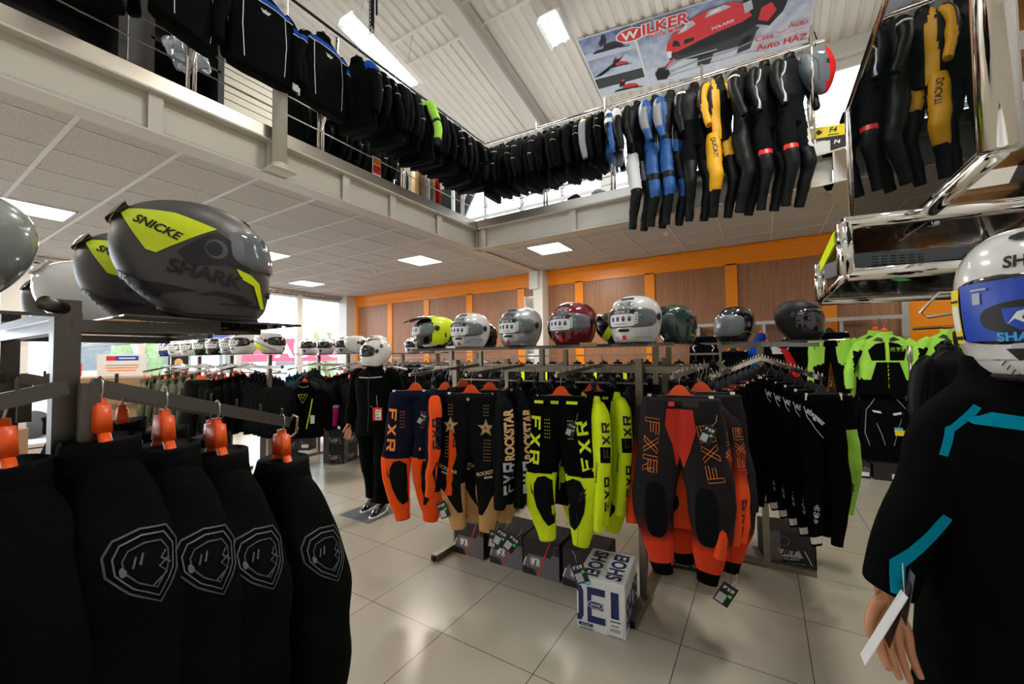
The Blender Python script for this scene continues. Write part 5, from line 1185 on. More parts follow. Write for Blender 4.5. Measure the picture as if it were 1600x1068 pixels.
J4 = Pool(jersey('motocross_jersey', 'ember_sleeve', ['ember_sleeve'], None, None, [('sleeve_lettering', 'left', [('print_orange', xf(outline2d('FXR', .05, .055, .002), 0, -.26, 90)), ('print_black', xf(block2d('FXR', .05, .05), 0, -.58, 90))]), ('sleeve_lettering', 'right', [('print_orange', xf(outline2d('FXR', .05, .055, .002), 0, -.26, -90))])], seed=64, W=.225, spread=.03))
J4.put('ember red jersey spread behind the front ember trousers', (-.41, 2.52, ZH + .03), .05, GJ, (1.05, 1, 1.12)); J4.put('ember red jersey showing its dark to red sleeve at the right of the trousers', (-.33, 2.60, ZH), -.95, GJ, (.95, 1, 1.15)); J4.put('rearmost ember red jersey close to the black trousers rack', (-.27, 2.70, ZH), -.95, GJ, (.95, 1, 1.1))
# back side of the central rack: dark garments on rear arms
for k in range(14):
    side_pools[k % 4].put('dark garment on the rear side of the central rack, %s from its left end' % ORD[k], (-2.35 + .15 * k, 3.62 + .05 * (k % 3), 1.50), rnd.uniform(-.3, .3) + R90 * (k % 2), 'garments on the rear side of the central rack')
# ------------------------------------------------------------------ boxes under and before it
GBX = 'black and grey helmet boxes under the central rack'
def jbox(lab, x, y, rz=0):
    return carton('helmet_box', lab, .29, .30, .26, 'carton_black', [('front', [('carton_grey', poly2d([(-.145, -.13), (.145, -.13), (.145, .045), (.09, .045), (.075, .02), (-.10, .02), (-.145, -.065)])), ('print_red', line2d([(-.03, -.13), (.075, .13)], .009)), ('print_white', line2d([(-.144, -.075), (-.12, -.01)], .008)),
           ('carton_black', poly2d([(-.145, -.13), (-.03, -.13), (-.05, -.085), (-.14, -.075)])), ('print_white', xf(ell2d(0, 0, .040, .030, 22, 4), -.045, -.030)), ('print_black', xf(merge_ring(.037, .027, .004), -.045, -.030)), ('print_black', xf(text2d('J', .028, .04, .1, 1.5), -.045, -.030)), ('carton_grey', line2d([(.145, .12), (.11, .10), (.105, .03)], .006))])],
           GBX, 'helmet box', (x, y, 0), rz)
for k, x in enumerate((-2.07, -1.72, -1.42, -1.10)): jbox(['leftmost black helmet box with a red line under the central rack', 'second black helmet box with a red line from the left post', 'third black helmet box with a red line from the left post', 'fourth black helmet box, partly behind the white box'][k], x, 2.81 if k else 2.80, .02)
SB = [('print_navy', xf(text2d('SHOEI', .15, .03, 0, .78), -.045, -.01)), ('carton_white', rect(.0, -.02, .001, -.019))]
def shoei_front():
    L = [('print_navy', poly2d([(-.139, .10), (-.115, .10), (-.10, .07), (-.10, -.07), (-.115, -.10), (-.139, -.10), (-.139, -.07), (-.130, -.06), (-.130, .06), (-.139, .07)])), ('print_navy', xf(block2d('E', .20, .105), -.025, -.0)), ('print_navy', rect(.06, -.10, .105, .10)),
         ('carton_white', xf(ell2d(0, 0, .044, .021, 26, 3), -.03, .005)), ('print_navy', xf(ell2d(0, 0, .040, .017, 26, 3), -.03, .005)), ('print_white', xf(text2d('SHOEI', .014, .02), -.03, .005)),
         ('print_sky', rect(-.13, .11, -.055, .14)), ('print_white', xf(text2d('5YEAR', .014, .02), -.092, .125)), ('print_navy', rect(-.13, -.125, -.045, -.108)), ('print_white', xf(text2d('FOR SAFETY', .007, .01), -.087, -.117)), ('print_grey', rect(-.125, -.142, -.045, -.136)),
         ('print_black', line2d([(.04, -.115), (.04, -.143), (.13, -.143), (.13, -.11)], .0015))]
    L += [('print_white', rect(.045, -.135, .125, -.045)), ('print_grey', rect(.055, -.064, .115, -.056)), ('print_grey', rect(.06, -.086, .105, -.080))]
    L += [('print_grey', rect(.055 + .006 * k, -.118, .058 + .006 * k, -.098)) for k in range(10)]
    return L
carton('helmet_carton', 'white helmet box with big dark blue letters on the floor before the rack', .28, .38, .30, 'carton_white', [('front', shoei_front()), ('top', [('print_navy', xf(text2d('SHOEI', .085, .035, 0, .95), .065, 0, 90)), ('print_navy', xf(text2d('SHOEI', .085, .035, 0, .95), -.065, 0, -90))]),
       ('right', [('print_navy', xf(text2d('SHOEI', .15, .04, 0, .62), .02, -.03)), ('print_black', xf(text2d('NEOTEC', .012, .01), -.13, .125))])], None, 'helmet box', (-.86, 2.49, 0), .10).name = 'helmet_carton'
# ================================================================== BLACK TROUSERS RACK (right of centre)
t = thing('garment_rack', 'steel rack with two toothed sloping arms full of black trousers', 'display rack', (-.02, 3.66, 0))
b = bmesh.new(); sqtube(b, (0, 0, 0), (0, 0, 1.69), .045); obj('post', b, 'steel', t, False)
b = bmesh.new(); sqtube(b, (0, 0, .02), (0, .45, .02), .04); sqtube(b, (-.3, 0, .02), (.3, 0, .02), .04); obj('foot', b, 'steel', t, False)
rack_arm(t, (0, -.02, 1.565), (-.30, -.56, 1.435), .022, .030, 'chrome', 18); rack_arm(t, (0, -.02, 1.565), (.33, -.55, 1.44), .022, .030, 'chrome', 18)
b = bmesh.new(); sqtube(b, (0, 0, 1.665), (-.28, -.12, 1.655), .03); sqtube(b, (0, 0, 1.665), (.34, -.20, 1.655), .03); obj('shelf_frame', b, 'steel', t, False)
b = bbox(-.38, .05, -.38, .14, 1.676, 1.681, .001, 1); obj('acrylic_shelf', b, 'acrylic', t, False); b = bbox(.06, .46, -.40, .14, 1.676, 1.681, .001, 1); obj('acrylic_shelf', b, 'acrylic', t, False)
hj = make_helmet('open_face_helmet', 'glossy black open-face helmet with clear visor and orange lines, left on the trousers rack', 'gloss_black', jet=True, visor='visor_clear', sticker=False, arts=[('side_lines', a, [('print_orange', line2d([(s * -.05, .06), (s * .02, .075), (s * .10, .055)], .003)), ('print_grey', ell2d(s * .0, .12, .02, .02, 16))]) for a, s in (('right', 1), ('left', -1))])
hj.location = (-.175, 3.53, 1.683); hj.rotation_euler = (0, 0, -.75); hj.scale = (.98, .86, 1.08)
hm = make_helmet('open_face_helmet', 'matt black open-face helmet with a dark visor, right on the trousers rack', 'matt_black', jet=True, visor='visor_dark', sticker=False, arts=[('side_lines', a, [('print_grey', merge_ring(.022, .022, .004)), ('print_grey', ell2d(0, .0, .004, .004, 8))]) for a in ()])
hm.location = (.215, 3.52, 1.683); hm.rotation_euler = (0, 0, 1.15); hm.scale = (1.0, .86, 1.14)
def flower(cx, cy, r=.018): return [('print_white', xf(merge_ring(r * .42, r * .42, r * .2), cx + r * .75 * cos(a), cy + r * 1.0 * sin(a) - (.010 if k > 2 else 0))) for k, a in enumerate([pi / 3 * j + .4 for j in range(6)])]
PB = Pool(make_pants('winter_trousers', '', 'black_cloth', ['print_white'], lambda c: 1 if -.885 < c.z < -.845 and c.x < -.02 and c.y < 0 else 0, [
    ('hip_piping', 'front', [('print_white', line2d([(-.185, -.04), (-.165, -.12), (-.10, -.19), (-.02, -.25)], .005))]), ('hip_print', 'front', [('print_white', xf(text2d('sixgear', .036, .03, .15, 1.2), -.085, -.120, -30))]),
    ('knee_emblem', 'front', flower(-.115, -.68, .024) + flower(-.12, -.725, .016))], L=.90, seed=71, hang='black_plastic', cat='winter trousers', hookh=.05, k=.95, thin=.45, hip=.105))
PB2 = Pool(make_pants('winter_trousers', '', 'black_cloth', L=.90, seed=72, hang='black_plastic', cat='winter trousers', hookh=.05, thin=.5, band='black_cloth'))
PB3 = Pool(make_pants('winter_trousers', '', 'black_cloth', L=.91, seed=73, hang='black_plastic', cat='winter trousers', hookh=.05, thin=.5, band='red_cloth'))
GT = 'black trousers on the toothed rack arms'
for k in range(7):
    u = .06 + .15 * k; p = (-.02 + .33 * u, 3.64 - .53 * u, 1.575 - .125 * u)
    PB.put('black winter trousers with white hip logo, %s from the post on the right arm' % ORD[k], p, .45, GT, (.62, 1, 1))
for k in range(9):
    u = .08 + .112 * k; p = (-.02 - .30 * u, 3.64 - .54 * u, 1.575 - .13 * u)
    (PB3 if k in (3, 5, 6) else PB2).put(('black winter trousers with a red waistband, %s from the post on the left arm' if k in (3, 5, 6) else 'plain black winter trousers, %s from the post on the left arm') % ORD[k], p, -.50, GT, (.60, 1, 1))
def jetbox(lab, x, y, z=0, rz=0, w=.31, h=.26, d=.28, both=True):
    A_ = lambda: [('carton_grey', rect(-w / 2, -h / 2, -w * .22, h / 2)), ('print_silver', poly2d([(-.09, .0), (.05, .0), (.075, -.055), (-.065, -.055)])), ('print_black', xf(text2d('JET', .032, .05, .25, 1.5), -.012, -.018)), ('print_silver', xf(text2d('HELMET', .016, .03, .1, 1.5), -.005, -.068)),
                  ('print_white', line2d([(.085, .0), (.13, -.10)], .005)), ('print_red', line2d([(-.10, .06), (-.075, .0), (-.06, -.10)], .005)), ('print_grey', xf(merge_ring(.05, .035, .008), -.06, .06)), ('print_silver', rect(-.04, -.100, .09, -.096))]
    return carton('helmet_box', lab, w, d, h, 'carton_black', [('front', A_())] + ([('right', A_())] if both else []), 'dark helmet boxes with slanted silver lettering', 'helmet box', (x, y, z), rz)
jetbox('dark helmet box with silver lettering below the black trousers', .10, 3.86, 0, .25); jetbox('dark helmet box left of the lettered one, behind the ember jerseys', -.34, 4.02, 0, .1)
jetbox('dark helmet box behind the right post foot of the central rack', -.62, 3.42, 0, .1)
t2 = make_pants('winter_trousers', 'trousers with a lime green lower leg at the end of the toothed right arm', 'black_cloth', ['lime_cloth'], lambda c: 1 if c.x > .06 and c.z < -.28 else 0, [('leg_lettering', 'front', [('print_black', xf(text2d('sixgear', .03, .03), .125, -.78, 80))])], L=1.0, seed=75, hang='black_plastic', cat='winter trousers', hookh=.05, thin=.8)
t2.scale = (.7, 1, .85); t2.location = (.42, 3.85, 1.38); t2.rotation_euler = (0, 0, .1)
# ================================================================== RACKS TOWARDS THE WINDOWS
AD = {-1: (-.30, -.95), 1: (.87, .42)}
def aisle_rack(lab, x0, x1, y, arms, sh0=None, sh1=None, armlen=.46, z=1.50):
    t = thing('garment_rack', lab, 'display rack', ((x0 + x1) / 2, y, 0)); cx = (x0 + x1) / 2
    n = max(2, int((x1 - x0) / 1.0) + 1)
    for k in range(n):
        x = x0 + .3 + (x1 - x0 - .6) * k / (n - 1) - cx
        b = bmesh.new(); sqtube(b, (x, 0, 0), (x, 0, 1.66), .045); obj('post', b, 'steel', t, False)
        b = bmesh.new(); sqtube(b, (x, -.3, .02), (x, .3, .02), .04); obj('foot', b, 'steel', t, False)
    b = bmesh.new(); sqtube(b, (x0 - cx, 0, z), (x1 - cx, 0, z), .04); sqtube(b, (x0 - cx, .05, z - .08), (x1 - cx, .05, z - .08), .02); obj('cross_rail', b, 'steel', t, False)
    for ax in arms:
        for s in (-1, 1):
            dx, dy = AD[s]; rack_arm(t, (ax - cx, -.05, z + .04), (ax - cx + dx * armlen, -.05 + dy * armlen, z - .07), .022, .026, 'chrome', 6)
    b = bbox((sh0 or x0) - cx, (sh1 or x1) - cx, -.22, .22, 1.662, 1.668, .001, 1); obj('acrylic_shelf', b, 'acrylic', t, False)
    return t
aisle_rack('long steel rack of olive and black jackets with a row of helmets, before the windows', -8.8, -5.15, 2.85, (-8.0, -7.2, -6.4, -5.85))
aisle_rack('steel rack with white helmets and magenta-cuffed jackets behind the first aisle rack', -6.7, -4.55, 4.15, (-6.35, -5.32, -4.85))
aisle_rack('steel rack behind the mannequin carrying a row of white helmets', -5.6, -3.4, 5.0, (-5.1, -4.3, -3.6))
GR = 'helmets on the long rack before the windows'
def mini(lab, shell, x, y, rz, g, arts=(), visor='visor_clear', sticker=True, sc=1.0, z=1.67, **k):
    h = make_helmet('full_face_helmet', lab, shell, arts=arts, visor=visor, sticker=sticker, **k); h.location = (x, y, z); h.rotation_euler = (0, 0, rz); h['group'] = g; h.scale = (sc,) * 3; return h
def flash(m): return [('side_flash', a, [(m, poly2d([(s * x, y) for x, y in [(-.13, .08), (-.05, .16), (.04, .10), (.13, .05), (.10, .03), (0, .06), (-.08, .06)]]))]) for a, s in (('right', 1), ('left', -1))]
mini('blue helmet at the far left end of the window-side helmet row', 'gloss_blue', -8.62, 2.83, .75, GR, flash('print_white'))
mini('white and orange helmet second in the window-side row', 'gloss_white', -8.20, 2.83, .75, GR, flash('print_orange'))
mini('white and green helmet third in the window-side row', 'gloss_white', -7.73, 2.83, .75, GR, flash('print_green'))
mini('black and green helmet fourth in the window-side row', 'gloss_black', -7.28, 2.83, .75, GR, flash('print_green'))
mini('black, white and yellow helmet fifth in the window-side row', 'gloss_black', -6.85, 2.83, .75, GR, flash('print_yellow'))
mini('silver helmet sixth in the window-side row', 'gloss_silver', -6.42, 2.83, .75, GR, flash('print_silver'))
mini('plain white helmet with dark visor, second from the right in the window-side row', 'gloss_white', -5.93, 2.78, .30, GR, visor='visor_dark', sc=1.12)
mini('white and lime helmet with black lines, right end of the window-side row', 'gloss_white', -5.42, 2.83, 2.15, GR, [('side_flash', a, [('print_yellow', poly2d([(s * x, y) for x, y in [(-.14, .05), (-.12, .14), (.0, .09), (.03, .05)]])), ('print_black', line2d([(s * x, y) for x, y in [(-.14, .16), (.0, .10), (.12, .04)]], .008)), ('print_black', line2d([(s * x, y) for x, y in [(-.06, .2), (.08, .12)]], .006))]) for a, s in (('right', 1), ('left', -1))], visor='visor_dark', sticker=False, sc=1.1)
GS = 'white helmets on the racks behind the mannequin'
mini('gold and black helmet at the left end of the second helmet row', 'gloss_black', -6.62, 4.10, 2.0, GS, flash('print_gold'), 'visor_dark', False)
WD = Pool(make_helmet('full_face_helmet', '', 'gloss_white', visor='visor_dark', sticker=False, spoiler='gloss_white', arts=[('chin_graphic', 'frontwrap', [('print_black', poly2d([(-.03, .07), (.03, .07), (0, .02)]))])]))
WD.put('white helmet with a black chin triangle, left of the twin pair', (-6.38, 3.98, 1.67), .55, GS, (1.08,) * 3); WD.put('white helmet with a black chin triangle, right of the twin pair', (-6.0, 4.02, 1.67), .5, GS, (1.02,) * 3)
WD.put('white helmet with dark visor after the twin pair', (-5.68, 4.12, 1.67), .7, GS); WD.put('plain white helmet turned away beside the mannequin helmet', (-5.35, 4.10, 1.67), 2.5, GS, (1.1,) * 3)
WD.put('white helmet touching the left side of the mannequin helmet in view', (-4.95, 4.15, 1.67), .2, GS); WD.put('white helmet just right of the mannequin helmet', (-5.05, 5.0, 1.67), .4, GS, (1.05,) * 3)
WD.put('white helmet left of the adventure helmet on the far rack', (-4.70, 5.0, 1.67), .5, GS, (1.0,) * 3); WD.put('rightmost white helmet on the far rack, behind the adventure helmet', (-4.30, 5.0, 1.67), .5, GS)
GA = 'jackets on the long rack before the windows'
def mkj(base, seed, hang='orange_plastic', **k): return Pool(make_jacket('riding_jacket', '', base, seed=seed, D=.055, hang=hang, **k))
JO = mkj('olive_cloth', 81, arts=[('sleeve_lines', a, [('print_silver', line2d([(-.03, -.2), (-.04, -.4)], .004)), ('print_black', line2d([(.02, -.2), (.03, -.5)], .006))]) for a in ('left', 'right')]); JT = mkj('taupe_cloth', 82); JB = mkj('black_cloth', 83); JC = mkj('charcoal_cloth', 84, 'black_plastic', spread=.03)
def arm_pt(ax, y, s, u, z=1.50, armlen=.46): return (ax + AD[s][0] * armlen * u, y - .05 + AD[s][1] * armlen * u, z + .055 - .11 * u)
cnt = {}
def on_arm(pool, name, ax, y, s, n, where, g, dz=-.0, u0=.2, flip=0):
    for k in range(n):
        u = u0 + (1 - u0 - .04) * k / max(1, n - 1); p = arm_pt(ax, y, s, u)
        pool.put('%s, %s out from the post on %s' % (name, ORD[k], where), (p[0], p[1], p[2] + dz), math.atan2(AD[s][0], -AD[s][1]) + flip, g)
on_arm(JO, 'olive touring jacket', -8.0, 2.85, -1, 5, 'the first arms, left arm', GA); on_arm(JO, 'olive touring jacket', -8.0, 2.85, 1, 4, 'the first arms, right arm', GA)
on_arm(JO, 'olive touring jacket', -7.2, 2.85, -1, 5, 'the second arms, left arm', GA); on_arm(JT, 'taupe touring jacket', -7.2, 2.85, 1, 4, 'the second arms, right arm', GA)
on_arm(JT, 'taupe touring jacket', -6.4, 2.85, -1, 5, 'the third arms, left arm', GA); on_arm(JB, 'black orange-hanger touring jacket', -6.4, 2.85, 1, 4, 'the third arms, right arm', GA)
on_arm(JB, 'black orange-hanger touring jacket', -5.85, 2.85, -1, 5, 'the fourth arms, left arm', GA); on_arm(JC, 'dark leather jacket', -5.85, 2.85, 1, 7, 'the fourth arms, right arm', GA)
PO = make_pants('riding_trousers', 'dark trousers on a wide orange clip hanger among the window-side jackets', 'charcoal_cloth', L=.9, seed=85, cat='riding trousers'); PO.location = (-6.05, 2.32, 1.50); PO.rotation_euler = (0, 0, .5)
GB2 = 'jackets on the second aisle rack'; AD = {-1: (-.2, -.97), 1: (.5, -.85)}
JP = mkj('petrol_cloth', 86, 'black_plastic'); JG = mkj('dark_grey_cloth', 87, 'black_plastic')
JM = mkj('black_cloth', 88, accent=['magenta_cloth', 'grey_cloth'], szone=lambda c: (2 if c.z > -.53 else 1) if c.z < -.50 else 0)
on_arm(JG, 'grey-green jacket', -6.35, 4.15, 1, 3, 'the second rack, far left', GB2); 
JD = make_jacket('riding_jacket', 'black jacket with fluorescent yellow lines facing the aisle, orange hanger', 'black_cloth', seed=89, L=.72, W=.25, spread=.05,
                 arts=[('chest_lines', 'front', [('print_yellow', line2d([(-.12, -.20), (-.09, -.40), (-.05, -.60)], .014)), ('print_yellow', line2d([(.12, -.20), (.09, -.40), (.05, -.60)], .014)), ('print_yellow', line2d([(-.06, -.14), (0, -.26), (.06, -.14), (-.06, -.14)], .007)), ('print_yellow', line2d([(-.03, -.14), (.0, -.20), (.03, -.14)], .006)), ('print_yellow', line2d([(-.06, -.03), (0, -.05), (.06, -.03)], .006)), ('print_white', rect(.10, -.53, .15, -.42))])])
JD.location = (-5.60, 3.42, 1.40); JD.rotation_euler = (0, 0, .70); JD.scale = (1.05, 1, 1.05); JD['group'] = GB2
on_arm(JM, 'black jacket with magenta cuffs', -5.32, 4.15, -1, 4, 'the second rack, middle', GB2); on_arm(JB, 'black orange-hanger jacket', -4.85, 4.15, -1, 5, 'the second rack right, left arm', GB2); on_arm(JB, 'black orange-hanger jacket', -4.85, 4.15, 1, 6, 'the second rack right, right arm', GB2)
on_arm(JP, 'petrol blue jacket', -6.35, 4.15, -1, 4, 'the second rack leftmost arm', GB2)
for ax, nm in ((-5.1, 'left'), (-4.3, 'middle'), (-3.6, 'right')):
    on_arm(JC, 'dark jacket', ax, 5.0, -1, 4, 'the far rack %s, left arm' % nm, 'dark jackets behind the mannequin'); on_arm(JC, 'dark jacket', ax, 5.0, 1, 4, 'the far rack %s, right arm' % nm, 'dark jackets behind the mannequin')
# dark rails along the back wall
b = bmesh.new(); sqtube(b, (-7.9, 6.85, 1.60), (-.55, 6.85, 1.60), .03)
for x in (-7.9, -6.0, -4.2, -2.4, -.55): sqtube(b, (x, 6.85, 0), (x, 6.85, 1.62), .035)
tag(obj('garment_rail', b, 'steel', None, False), 'long steel garment rail in front of the brown back wall', 'clothes rail')
JY = mkj('black_cloth', 90, 'black_plastic', accent=['yellow_cloth'], zone=lambda c: 1 if abs(abs(c.x) - .12) < .035 and c.z > -.5 else 0, szone=lambda c: 1 if c.z > -.28 else 0, L=.68)
GW = 'jackets on the rail at the back wall'
for k in range(30):
    x = -7.75 + .245 * k
    if k in (16, 18, 19, 21, 22, 24): JY.put('black jacket with yellow shoulders on the back wall rail, %s yellow one from the left' % ORD[(16, 18, 19, 21, 22, 24).index(k)], (x, 6.85, 1.605), rnd.uniform(-.3, .5), GW)
    else: side_pools[k % 4].put('dark jacket on the back wall rail, %s place from its left end' % (ORD[k] if k < 26 else ['twenty-seventh', 'twenty-eighth', 'twenty-ninth', 'thirtieth'][k - 26]), (x, 6.85, 1.605), rnd.uniform(-.3, .6), GW)
# boxes on the floor below
for i, (x, y, n, r) in enumerate(((-6.05, 3.32, 3, .55), (-7.05, 4.30, 2, .6), (-6.75, 4.75, 2, .6), (-5.70, 4.08, 2, .35))):
    for k in range(n):
        if i in (1, 2):
            carton('helmet_box', 'black helmet box with white label, %s of the %s stack on the far floor' % (('lower', 'upper')[k], ('left', 'right')[i - 1]), .36, .34, .27, 'carton_black', [('front', [('print_white', rect(.03, -.09, .15, -.03)), ('print_green', rect(.02, .0, .05, .02)), ('print_grey', line2d([(-.15, .03), (-.15, .08), (-.10, .08)], .005)), ('print_grey', rect(-.14, -.10, -.08, -.02))])], 'black helmet boxes below the second aisle rack', 'helmet box', (x, y, .272 * k), r)
        else: jetbox('dark box with silver lettering, %s in the %s' % (('bottom', 'middle', 'top')[k] if n == 3 else ('lower', 'upper')[k], 'stack of three by the arm tip' if i == 0 else 'pair on the aisle floor'), x, y, .262 * k, r, .36, .26, .36)
GK = 'brown cardboard cartons by the entrance windows'
for k, (x, y, z, w, d, h) in enumerate(((-8.75, 2.2, 0, 1.0, .8, .55), (-8.8, 2.2, .55, .9, .75, .42), (-8.7, 2.25, .97, 1.05, .8, .40), (-9.6, 1.0, 0, .7, .6, .6))):
    carton('shipping_carton', ['lowest', 'middle', 'topmost', 'separate'][k] + ' brown shipping carton by the entrance windows', w, d, h, 'carton_kraft', [('front', [('carton_white', rect(-w * .5, h * .5 - .02, w * .5, h * .5 - .01)), ('print_black', xf(merge_ring(.09, .02, .005), 0, -.05))])], GK, 'carton', (x, y, z), .95)
# posters and papers on the entrance glass
GPO = 'stickers and papers on the entrance windows'
for y, z, w, h, items, lab in ((1.98, 1.72, .24, .16, [('carton_kraft', rect(-.12, -.08, .12, .08))], 'beige sticker on the entrance window above the red one'),
        (1.98, 1.42, .28, .30, [('print_red', rect(-.14, -.15, .14, .15)), ('print_black', ell2d(0, 0, .07, .05, 18))], 'square red sticker with a black oval on the entrance window'),
        (2.02, 1.16, .34, .20, [('print_red', rect(-.17, -.1, .17, .1)), ('print_white', ell2d(.03, -.01, .09, .03, 20))], 'red and white sticker under the square red sticker')):
    t = thing('window_sticker', lab, 'sticker', (XW - .032, y, z), R90, GPO); obj('sheet', B(-w / 2, w / 2, -.001, .001, -h / 2, h / 2), 'print_white', t, False); art('sheet_print', t, items, planar((0, -.0015, 0), (1, 0, 0), (0, 0, 1)), 0)
t = thing('notice_board', 'white notice with a blue and red heading standing on the cartons', 'notice', (-8.5, 2.22, 1.37), .95)
obj('board', B(-.30, .30, -.004, .004, 0, .34), 'print_white', t, False); art('board_print', t, [('print_blue', rect(-.19, .24, .20, .31)), ('print_red', rect(-.19, .24, -.08, .31)), ('print_white', rect(-.04, .265, .16, .285)), ('print_orange', rect(-.20, .16, .20, .175)), ('print_orange', rect(-.20, .12, .20, .135)), ('print_orange', rect(-.17, .08, .17, .095))], planar((0, -.004, 0), (1, 0, 0), (0, 0, 1)), 0)
t = thing('poster_stand', 'dark narrow poster with gold ovals beside the entrance windows', 'poster', (-9.7, 3.35, 0), R90); obj('board', B(-.16, .16, -.01, .01, .5, 1.75), 'print_black', t, False); art('poster_print', t, [('print_gold', ell2d(0, 1.55, .07, .09, 20)), ('print_gold', ell2d(0, 1.15, .07, .09, 20))], planar((0, -.01, 0), (1, 0, 0), (0, 0, 1)), 0)
b = bmesh.new(); sqtube(b, (0, 0, 0), (0, 0, .5), .03); box(b, -.15, .15, -.12, .12, 0, .015); obj('stand', b, 'black_metal', t, False)
# parked snowmobile-like silhouettes by the window: windscreen, red machine, blue scooter
def bike(lab, x, y, rz, body, zs=1.0):
    t = thing('motorcycle', lab, 'motorcycle', (x, y, 0), rz)
    for s in (-.65, .65):
        b = bmesh.new(); pts = [Vector((s + .27 * cos(a), 0, .31 + .27 * sin(a))) for a in [2 * pi * k / 28 for k in range(29)]]; tube(b, pts, .055, 10, cap=False); w = obj('wheel', b, 'dark_rubber', t)
        b = bmesh.new()
        for k in range(5): tube(b, [(s, 0, .31), (s + .22 * cos(1.2566 * k), 0, .31 + .22 * sin(1.2566 * k))], .012, 6)
        obj('spokes', b, 'zinc', w)
    b = bmesh.new(); P = resamp([(-.75, 0, .85, .05, .04), (-.45, 0, .80, .13, .09), (-.1, 0, .82, .16, .15), (.25, 0, .88, .17, .17), (.55, 0, .95, .13, .16), (.72, 0, .88, .05, .06)], 24); sweep(b, [p[:3] for p in P], [(p[3], p[4]) for p in P], 20, (0, 0, 1)); obj('fairing', b, body, t)
    b = bmesh.new(); P = resamp([(-.4, 0, .55, .10, .1), (0, 0, .48, .15, .2), (.35, 0, .5, .12, .18)], 10); sweep(b, [p[:3] for p in P], [(p[3], p[4]) for p in P], 16, (0, 0, 1)); obj('engine', b, 'black_metal', t)
    b = bmesh.new(); tube(b, [(.65, 0, .31), (.42, 0, 1.05)], .025, 8); tube(b, [(.42, -.33, 1.08), (.42, .33, 1.08)], .014, 8); tube(b, [(-.65, 0, .31), (-.2, 0, .45)], .03, 8); obj('fork', b, 'zinc', t)
    b = bmesh.new(); sweep(b, [(.58, 0, 1.05), (.48, 0, 1.2), (.38, 0, 1.32)], [(.15, .03), (.13, .02), (.07, .01)], 14, (1, 0, 0)); obj('windscreen', b, 'visor_clear', t)
    b = bmesh.new(); sweep(b, [(-.7, 0, .93), (-.35, 0, .90), (-.05, 0, .93)], [(.09, .04), (.13, .05), (.09, .03)], 14, (0, 0, 1)); obj('seat', b, 'black_leather', t)
    b = bmesh.new(); tube(b, [(-.1, .12, .5), (-.15, .17, .02)], .012, 6); obj('side_stand', b, 'zinc', t)
    return t
bike('red and black motorcycle by the windows behind the gold and black helmet', -8.3, 5.7, .2, 'gloss_maroon'); bike('blue motorcycle with a tall pale windscreen against the bright windows', -9.0, 7.0, .15, 'gloss_blue')
# ================================================================== BACK WALL DISPLAY ON THE RIGHT
b = bmesh.new(); box(b, -.95, 1.62, YW - .20, YW - .17, 2.04, 2.09)
for x in (-.9, .02, .95, 1.6): box(b, x - .02, x + .02, YW - .17, YW - .0, 1.8, 2.08)
box(b, -.95, 1.62, YW - .20, YW - .17, 1.22, 1.26)
for x in (-.9, .95, 1.6): box(b, x - .02, x + .02, YW - .17, YW - .0, .9, 1.25)
tag(obj('wall_rail', b, 'zinc', None, False), 'aluminium wall rail on the brown laminate behind the lime jackets', 'clothes rail')
LJ = Pool(make_jacket('riding_jacket', '', 'lime_cloth', ['black_cloth'], seed=95, L=.70, W=.26, spread=.07, D=.08, res=1.3,
      zone=lambda c: 1 if c.z < -.66 else 0,
      szone=lambda c: 1 if abs(c.x) < .300 and -.78 < c.z < -.34 else 0,
      arts=[('black_panels', 'front', [('black_cloth', poly2d([(sg * x, y) for x, y in [(.018, -.10), (.10, -.12), (.165, -.19), (.14, -.31), (.018, -.31)]])) for sg in (-1, 1)] + [('black_cloth', poly2d([(sg * x, y) for x, y in [(.0, -.33), (.10, -.33), (.17, -.60), (.235, -.50), (.25, -.69), (.0, -.69)]])) for sg in (-1, 1)]), ('zip', 'front', [('print_yellow', line2d([(0, -.03), (0, -.62)], .008))]), ('chest_flash', 'front', [('lime_cloth', rect(.03, -.205, .15, -.165)), ('print_black', poly2d([(-.07, -.04), (-.03, -.06), (-.03, -.10), (-.12, -.08)])), ('print_black', poly2d([(.07, -.04), (.03, -.06), (.03, -.10), (.12, -.08)]))])]))
YR = YW - .42
LJ.put('lime green and black riding jacket on the wall rail, the front one', (1.34, YR - .07, 2.0), .05, 'lime riding jackets at the back wall', (1.12, 1, 1.12)); LJ.put('lime green jacket right behind the front lime jacket', (1.28, YR + .08, 2.03), .10, 'lime riding jackets at the back wall', (1.12, 1, 1.12))
LJ.put('lime green jacket seen in part behind the thin steel pole', (1.92, YR - .1, 2.0), .1, 'lime riding jackets at the back wall', (1.0, 1, 1.05))
b = bmesh.new()
for x in (.78, 1.31): tube(b, [(x, YW - .18, 2.07), (x, YR - .1, 2.02)], .006, 6)
tag(obj('prong_hook', b, 'chrome'), 'pair of slanted prongs reaching out from the aluminium wall rail', 'hook')
LP = make_pants('riding_trousers', 'lime green and black riding trousers hanging on the wall rail', 'black_cloth', ['lime_cloth'], lambda c: 1 if (abs(c.x) > .05 + max(0, (c.z + .14)) * .9 and -.44 - abs(c.x) * .5 + .10 < c.z < -.06 and (abs(c.x) > .06)) or (abs(c.x) > .175 and c.z < -.4) else 0,
                [('thigh_mark', 'front', [('print_black', xf(text2d('sixgear', .02, .02), .15, -.37, 12)), ('print_black', line2d([(-.16, -.10), (-.15, -.2)], .008)), ('print_white', rect(-.14, -.14, -.09, -.05)), ('print_red', rect(-.13, -.13, -.10, -.10))])], L=1.05, seed=96, cat='riding trousers', hang='black_plastic', k=1.0, hip=.11, res=1.3)
LP.location = (.78, YR, 2.03); LP.rotation_euler = (0, 0, .05); LP.scale = (1.15, 1, 1.08)
